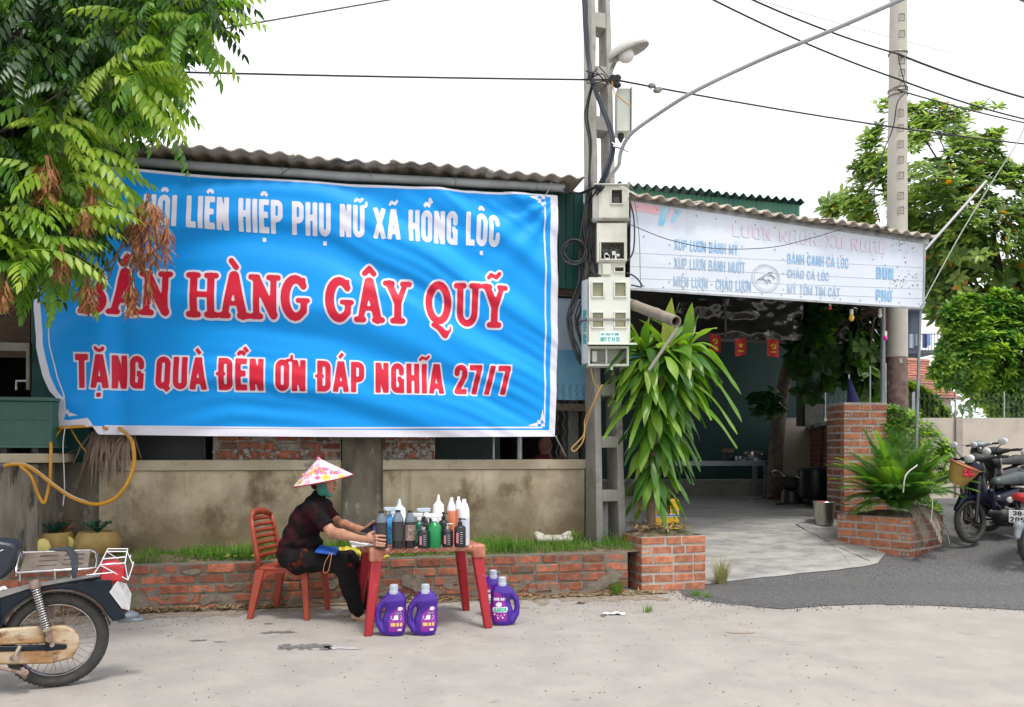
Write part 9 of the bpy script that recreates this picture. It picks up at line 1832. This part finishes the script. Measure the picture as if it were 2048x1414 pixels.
for k in range(70): q = FPX(128+r.gauss(0, 12), 1052+r.gauss(0, 8), .7); leaf_poly(mb, q, Vector((r.uniform(-1, 1), r.uniform(-1, .3), r.uniform(-.6, .6))), UP, r.uniform(.03, .08), .02, .6, .2, 3)
tag(obj('dead_plant', mb, m_dry, recalc=False, smooth=180), 'withered brown plant between the two ochre pots', 'dead plant')
# foam tray in the grass, litter on the road
S = SDF((-.22,-.14,-.01), (.22,.14,.14), .008); S.box((0, 0, .035), (.38, .2, .06), .025, 0); S.box((0, 0, .07), (.3, .13, .06), .02, .0, 'sub'); S.box((0, -.1, .09), (.2, .1, .07), .03, .01, 'sub')
for s_ in (-1, 1): S.cone((s_*.12, .02, .06), (s_*.17, .03, .075), .03, .035, .02)
c = FPX(1107, 1092, .55); me = S.mesh('foam_tray', M('dirty_foam', (.50,.48,.42), .85, col2=(.36,.34,.28), scale=9, bump=.4, bscale=90, col3=(.2,.18,.13), scale3=6, lo3=.6, hi3=.7)); me.transform(Matrix.Rotation(.15, 4, 'Z')); tag(obj('foam_tray', me, None, None, origin=Vector((c.x, c.y, .47))), 'broken dirty white foam tray lying in the grass beside the pole', 'foam tray')
mb = MB(); a, b = FPX(1068, 1070, .6), FPX(1082, 1058, .62); mb.tube([a, b], .008, 6); tag(obj('twig', mb, m_bark), 'short brown twig above the foam tray against the wall', 'twig')
def crumple(name, px, py, L_, W_, mat, lab, cat, seed, h=.02):
 c = G2(px, py); r = random.Random(seed); mb = MB(); mb.grid(lambda u, v: c+Vector(((u-.5)*L_, (v-.5)*W_*(1-.4*abs(u-.5)), .006+h*max(0, .3+noise.noise(Vector((u*4+seed, v*3, 1)))))), 12, 6); return tag(obj(name, mb, mat, recalc=False, smooth=60), lab, cat)
crumple('paper_scrap', 1228, 1229, .19, .09, m_pap, 'flattened white scrap of paper on the road below the planter', 'litter', 3); crumple('cardboard_scrap', 1161, 1208, .09, .04, M('brown_scrap', (.1,.07,.05), .9), 'small dark brown scrap on the road near the kerb', 'litter', 4); crumple('leaf_scrap', 1207, 1234, .05, .03, M('brown_scrap2', (.2,.14,.09), .9), 'small brown fragment beside the white paper scrap', 'litter', 5)
c = FPX(720, 1112, .12); S = SDF(c-Vector((.28,.14,.08)), c+Vector((.3,.14,.16)), .008); S.ell(c+Vector((-.12, .0, .03)), (.13, .07, .06), .02); S.ell(c+Vector((.14, -.02, .0)), (.14, .06, .045), .02); S.d += (.006*np.sin((S.lo[0]+S.h*np.arange(S.n[0]))*90))[:, None, None].astype(np.float32); tag(sdf_obj('yellow_bag', S, M('yellow_bag', (.55,.46,.03), .45, col2=(.42,.36,.03), scale=9)), 'crumpled yellow bag in the grass behind the left of the table', 'bag')
mb = MB(); r = random.Random(15)
for i in range(26): q = FP(r.choice((.9, 1.3, 1.1))+r.gauss(0, .12), r.uniform(.05, .2), .455); leaf_poly(mb, q, Vector((r.uniform(-1, 1), r.uniform(-1, .2), .3)), UP, .045, .03, .3, .1, 3)
tag(obj('fallen_petals', mb, leafmat('pale_yellow_leaf', (.5,.45,.15), (.6,.55,.25), .6, .4), kind='stuff', recalc=False, smooth=180), 'pale yellow fallen leaves lying in the grass', 'fallen leaves')
def stain(cpx, cpy, rx, ry, mat, seed, name='road_stain', lab=None, th=0):
 c = G2(cpx, cpy); gx = np.arange(-rx*1.3, rx*1.3, .012); gy = np.arange(-ry*1.3, ry*1.3, .012); F = np.array([[math.hypot(x/rx, y/ry)-1+.9*noise.noise(Vector((x*9+seed, y*14, 0)))+.7*noise.noise(Vector((x*28+seed, y*40, 5))) for y in gy] for x in gx]); obj(name, contour(gx, gy, F, th, lambda x, y: c+Vector((x, y, .004))), mat, kind='structure', smooth=0, recalc=False)
m_tar = M('tar_mark', (.10,.10,.105), .7, col2=(.2,.19,.18), scale=40); m_ash = M('pale_ash_mark', (.46,.46,.47), .9, col2=(.3,.3,.3), scale=30)
stain(612, 1294, .16, .08, m_tar, 3); stain(560, 1266, .2, .07, m_tar, 9, th=-.45); stain(680, 1296, .15, .05, m_ash, 5, th=-.2); stain(535, 1248, .05, .02, m_tar, 12); stain(440, 1284, .05, .02, m_tar, 13, th=-.2); stain(385, 1282, .1, .03, m_tar, 15, th=-.5); stain(1480, 1265, .2, .05, M('faint_rust_mark', (.33,.26,.22), .9), 19, th=-.5)
gx = np.arange(-1.2, 5.1, .035); gy = np.arange(-1.0, .02, .03)
F = np.array([[-(y)-.42+.28*(x/5)-.5*noise.noise(Vector((x*1.3, y*1.5, 1)))-.22*noise.noise(Vector((x*7, y*7, 1)))-.12*noise.noise(Vector((x*23, y*23, 1))) for y in gy] for x in gx])
obj('road_dust', contour(gx, gy, F, 0, lambda x, y: FP(x, y, .0025)), M('road_dust', (.30,.25,.195), .95, col2=(.22,.18,.14), scale=16, contrast=.9, bump=.5), kind='structure', smooth=180, recalc=False)
mb = MB(); r = random.Random(90)
for i in range(1500):
 s = r.uniform(-1, 5.2); d = -abs(r.gauss(0, .55))-.02 if i % 3 else -r.uniform(0, 3.5); p = FP(s, d, 0); q = r.uniform(.0025, .0075); mb.ell((p.x, p.y, gz(p.x, p.y)+.003), (q, q*r.uniform(.5, 1), q*.5), 4)
obj('grit', mb, M('grit_mix', (.16,.13,.10), .9, col2=(.38,.35,.31), scale=11, contrast=1), kind='stuff', smooth=0)
def crack(pts, w, seed):
 mb = MB(); P3 = []; r = random.Random(seed)
 for a, b in zip(pts, pts[1:]):
  for k in range(7): t = k/7; P3.append((a[0]+(b[0]-a[0])*t+r.uniform(-3, 3), a[1]+(b[1]-a[1])*t+r.uniform(-1, 1)))
 vs = []
 for i, p in enumerate(P3): q = G2(*p)+UP*.019; ww = w*r.uniform(.3, 1); vs += [q-Vector((ww*.7, ww, 0)), q+Vector((ww*.7, ww, 0))]
 mb.add(vs, [(2*i, 2*i+1, 2*i+3, 2*i+2) for i in range(len(P3)-1)]); obj('crack', mb, M('crack_dark', (.07,.065,.055), .95), kind='structure', smooth=0)
crack([(1598,1055),(1640,1078),(1668,1092),(1700,1108),(1748,1128)], .008, 1); crack([(1610,1062),(1590,1050),(1625,1046)], .02, 2); crack([(1660,1090),(1690,1118),(1700,1134)], .004, 3); crack([(1420,1100),(1500,1078),(1600,1070)], .004, 4)
crack([(1300,1300),(1420,1270),(1600,1290),(1760,1262)], .003, 5)
# yellow striped crate behind the planter
yb = thing('striped_board', 'yellow box with red, white and blue stripes standing behind the strap-leaved plant', 'box', P(1345, 1060, 9.3)); a, b = P(1312, 1048, 9.35), P(1360, 1000, 9.35); mb = MB(); mb.box(((a.x+b.x)/2, 9.5, (a.z+b.z)/2-.1), (b.x-a.x, .2, b.z-a.z+.2)); obj('box_body', mb, M('box_yellow', (.70,.42,.02), .5, col2=(.6,.34,.015), scale=5), yb, bevel=.006)
for z0, z1, mt in ((.62, .74, M('stripe_white', (.7,.72,.75), .5)), (.66, .71, M('stripe_blue', (.02,.14,.45), .5)), (.84, .9, M('stripe_white', (.7,.72,.75), .5)), (.86, .885, M('stripe_red', (.5,.03,.03), .5))):
 mb = MB(); dz = b.z-a.z; yy_ = 9.397 if mt.name == 'stripe_white' else 9.394; mb.add([(a.x, yy_, a.z+(z0-.35)*dz), (b.x, yy_, a.z+(z0-.33)*dz), (b.x, yy_, a.z+(z1-.33)*dz), (a.x, yy_, a.z+(z1-.35)*dz)], [(0,1,2,3)]); obj('stripe', mb, mt, yb)
bs = thing('blue_poster', 'small blue poster with pink print half hidden between pole and strap-leaved plant', 'poster', P(1268, 750, 9.0)); a, b = P(1250, 775, 9.0), P(1302, 705, 9.0); mb = MB(); mb.box(((a.x+b.x)/2, 9.0, (a.z+b.z)/2), (b.x-a.x, .02, b.z-a.z)); obj('board', mb, M('poster_cyan', (.02,.25,.6), .5, col2=(.03,.3,.65), scale=4), bs)
mb = MB(); mb.add([P(1262, 742, 8.985), P(1290, 744, 8.985), P(1290, 752, 8.985), P(1262, 750, 8.985)], [(0,1,2,3)]); obj('print', mb, M('poster_pink', (.6,.1,.3), .5), bs)
# eatery contents
m_tblg = M('grey_table_metal', (.30,.33,.37), .35, .6); ZF = .5
tb2 = thing('metal_table', 'long grey metal table standing against the green back wall of the eatery', 'table', P(1470, 985, 16.0)); zt2 = .5+.74; yt = 15.4
x0, x1 = P(1300, 0, yt).x, P(1530, 0, yt).x; mb = MB(); mb.box(((x0+x1)/2, yt+.35, zt2-.012), (x1-x0+.06, .76, .024)); obj('table_top', mb, m_tblg, tb2, bevel=.004); mb = MB(); mb.box(((x0+x1)/2, yt, zt2-.06), (x1-x0, .04, .07)); mb.box(((x0+x1)/2, yt+.7, zt2-.06), (x1-x0, .04, .07)); obj('table_rail', mb, m_tblg, tb2)
for x in (x0, x1): 
 for y in (yt, yt+.7): mb = MB(); mb.box((x, y, (zt2-.1+ZF)/2), (.05, .05, zt2-.1-ZF)); obj('leg', mb, m_tblg, tb2)
mb = MB(); mb.box((P(1513, 0, yt+.7).x, yt+.72, .85), (.03, .03, .72)); obj('leg', mb, m_tblg, tb2)
m_alu = M('aluminium_pot', (.62,.64,.65), .25, .9, col2=(.5,.5,.5), scale=4); 
def pot(px, Y, z, R_, h, lab, mat, knob=True, name='cooking_pot'):
 c = P(px, 0, Y); c.z = z; t = thing(name, lab, 'cooking pot', c); mb = MB(); mb.lathe([(R_*.92, 0), (R_, h*.1), (R_, h*.82), (R_*1.05, h*.84), (R_*1.05, h*.87)], c, 24); obj('pot_body', mb, mat, t, smooth=50); mb = MB(); mb.lathe([(R_*1.04, h*.875), (R_*.9, h*.93), (R_*.3, h*.98), (0, h*.985)], c, 24); obj('lid', mb, mat if name != 'stock_pot' else M('dark_lid', (.10,.11,.11), .35, .6), t, smooth=60)
 mb = MB(); mb.lathe([(R_*.05, h*.98), (R_*.09, h*1.03), (0, h*1.05)], c, 10); obj('knob', mb, m_alu, t, smooth=60)
 for s_ in (-1, 1): mb = MB(); mb.tube(smooth_path([c+Vector((s_*R_*.98, -.05, h*.6)), c+Vector((s_*R_*1.15, -.03, h*.66)), c+Vector((s_*R_*1.15, .03, h*.66)), c+Vector((s_*R_*.98, .05, h*.6))], 4), R_*.03+.003, 6); obj('handle', mb, m_alu, t)
 return t, c
pot(1504, 15.7, zt2, .17, .2, 'shiny aluminium pot at the right end of the metal table', m_alu); pot(1460, 15.75, zt2, .13, .14, 'dark blackened pan with lid in the middle of the metal table', M('black_pan', (.05,.05,.05), .4, .5)); pot(1480, 15.5, zt2, .1, .09, 'low metal pot between the dark pan and the shiny pot', m_alu)
mb = MB(); c = P(1458, 0, 15.75); mb.box((c.x-.02, 15.75, zt2+.2), (.2, .16, .08)); tag(obj('food_box', mb, M('brown_box', (.2,.13,.08), .8, col2=(.12,.08,.05), scale=8), bevel=.005), 'small brown box stacked on the dark pan', 'box')
t, c = pot(1632, 13.3, ZF+.16, .29, .52, 'very large black stock pot on a burner beside the brick wall', M('black_enamel', (.012,.013,.016), .3, .2), name='stock_pot')
mb = MB(); mb.lathe([(.19, 0), (.21, .14), (.2, .155)], (c.x, c.y, ZF+.005), 18); mb.tube([(c.x-.15, c.y-.1, ZF+.07), (c.x-.75, c.y-.25, ZF+.06)], .018, 8); tag(obj('gas_burner', mb, m_blk), 'black gas burner ring under the large stock pot', 'burner')
wk = thing('wok', 'large grey wok with loop handle resting left of the big stock pot', 'wok', P(1572, 985, 13.6)); c = P(1583, 0, 13.8); c.z = ZF+.24; mb = MB(); mb.lathe([(0, 0), (.12, .02), (.24, .1), (.32, .24), (.335, .25), (.31, .235), (.22, .11), (.1, .035), (0, .02)], c, 28); obj('bowl', mb, M('wok_grey', (.12,.12,.12), .35, .7, col2=(.06,.06,.06), scale=4), wk, smooth=180)
mb = MB(); mb.tube(smooth_path([c+Vector((-.3, -.06, .24)), c+Vector((-.36, -.08, .33)), c+Vector((-.27, -.12, .35)), c+Vector((-.2, -.25, .25))], 5), .012, 8); obj('handle', mb, m_alu, wk, smooth=180)
mb = MB(); mb.lathe([(.2, 0), (.17, .24)], (c.x, c.y, ZF), 16); tag(obj('stove_ring', mb, m_blk), 'black round stove under the wok', 'stove')
bu = thing('metal_bucket', 'shiny metal bucket with something red inside standing beside the right planter', 'bucket', G2(1648, 1052)); c = G2(1648, 1051); c.z = gz(c.x, c.y)+.012; mb = MB(); mb.lathe([(.115, 0), (.118, .01), (.138, .3), (.142, .305), (.132, .3), (.112, .03), (0, .02)], c, 28); obj('bucket_shell', mb, M('bucket_steel', (.50,.48,.42), .25, .95, col2=(.36,.34,.29), scale=4, stretch=(1,1,.2)), bu, smooth=50); mb = MB(); mb.box(c+Vector((-.04, 0, .295)), (.14, .1, .025)); obj('red_cloth', mb, M('red_cloth', (.6,.03,.02), .6), bu, bevel=.005); mb = MB(); mb.tube([c+Vector((.141*math.cos(a), .141*math.sin(a), .303)) for a in np.linspace(0, 2*PI, 24)], .004, 5); obj('rim', mb, m_alu, bu)
mb = MB(); pp = [(1408,962),(1430,976),(1465,985),(1490,982),(1510,990),(1500,1000),(1500,1003),(1512,1000),(1535,988),(1550,1000),(1570,1005)]; pts = []
for x, y in pp: q = G2(x, y); pts.append(Vector((q.x, q.y, q.z+.02)))
mb.tube(smooth_path(pts, 6), .012, 6); tag(obj('gas_hose', mb, M('grey_hose', (.4,.4,.36), .6), smooth=180), 'pale rubber hose winding across the eatery floor to the burner', 'hose')
st_ = thing('brick_stack', 'small heap of old bricks beside the metal table leg', 'bricks', P(1545, 985, 15.2)); r = random.Random(9)
for k in range(5): inst('brick', BS1['s'][k % 3], st_, Matrix.Translation(P(1545+6*(k % 2), 0, 15.2+.12*(k//2)).xyz*Vector((1,1,0))+Vector((0, 0, ZF+.05+.08*(k % 3)))) @ Matrix.Rotation(r.uniform(-.4, .4), 4, 'Z'))
up_b = thing('folded_parasol', 'folded navy blue parasol standing behind the brick pillar', 'parasol', P(1700, 805, 11.6)); mb = MB(); b_ = P(1708, 812, 11.6); t_ = P(1698, 757, 11.6); mb.tube([b_-UP*.5, b_, b_.lerp(t_, .5), t_], [.13, .115, .06, .02], 10, sq=(1, .6)); obj('canopy', mb, M('navy_cloth', (.02,.03,.13), .8, col2=(.01,.015,.07), scale=8), up_b, smooth=60); mb = MB(); mb.tube([t_, t_+UP*.06], .01, 8); mb.tube([Vector((b_.x, b_.y, .5)), b_-UP*.45], .018, 8); obj('pole', mb, m_wpl, up_b)
rc2 = thing('roof_corner', 'dark corner of a neighbouring roof at the top right edge', 'roof', P(2040, 5, 9)); mb = MB(); q = [P(2022, -6, 9), P(2062, 12, 9), P(2120, -80, 9), P(2040, -80, 9)]; mb.hexa(q, [p+Vector((.1, .5, .9)) for p in q]); obj('eave', mb, M('brown_eave', (.14,.1,.08), .8, col2=(.08,.06,.05), scale=6), rc2)
mb = MB(); p_ = P(2260, 400, 9.4); mb.box((p_.x, 9.4, 3.4), (.25, .25, 6.6)); q = [P(2110, -60, 9.2), P(2260, -60, 9.3)]; mb.bar(q[0], Vector((p_.x, 9.4, q[1].z)), .12, .16); obj('support', mb, m_wood, rc2)
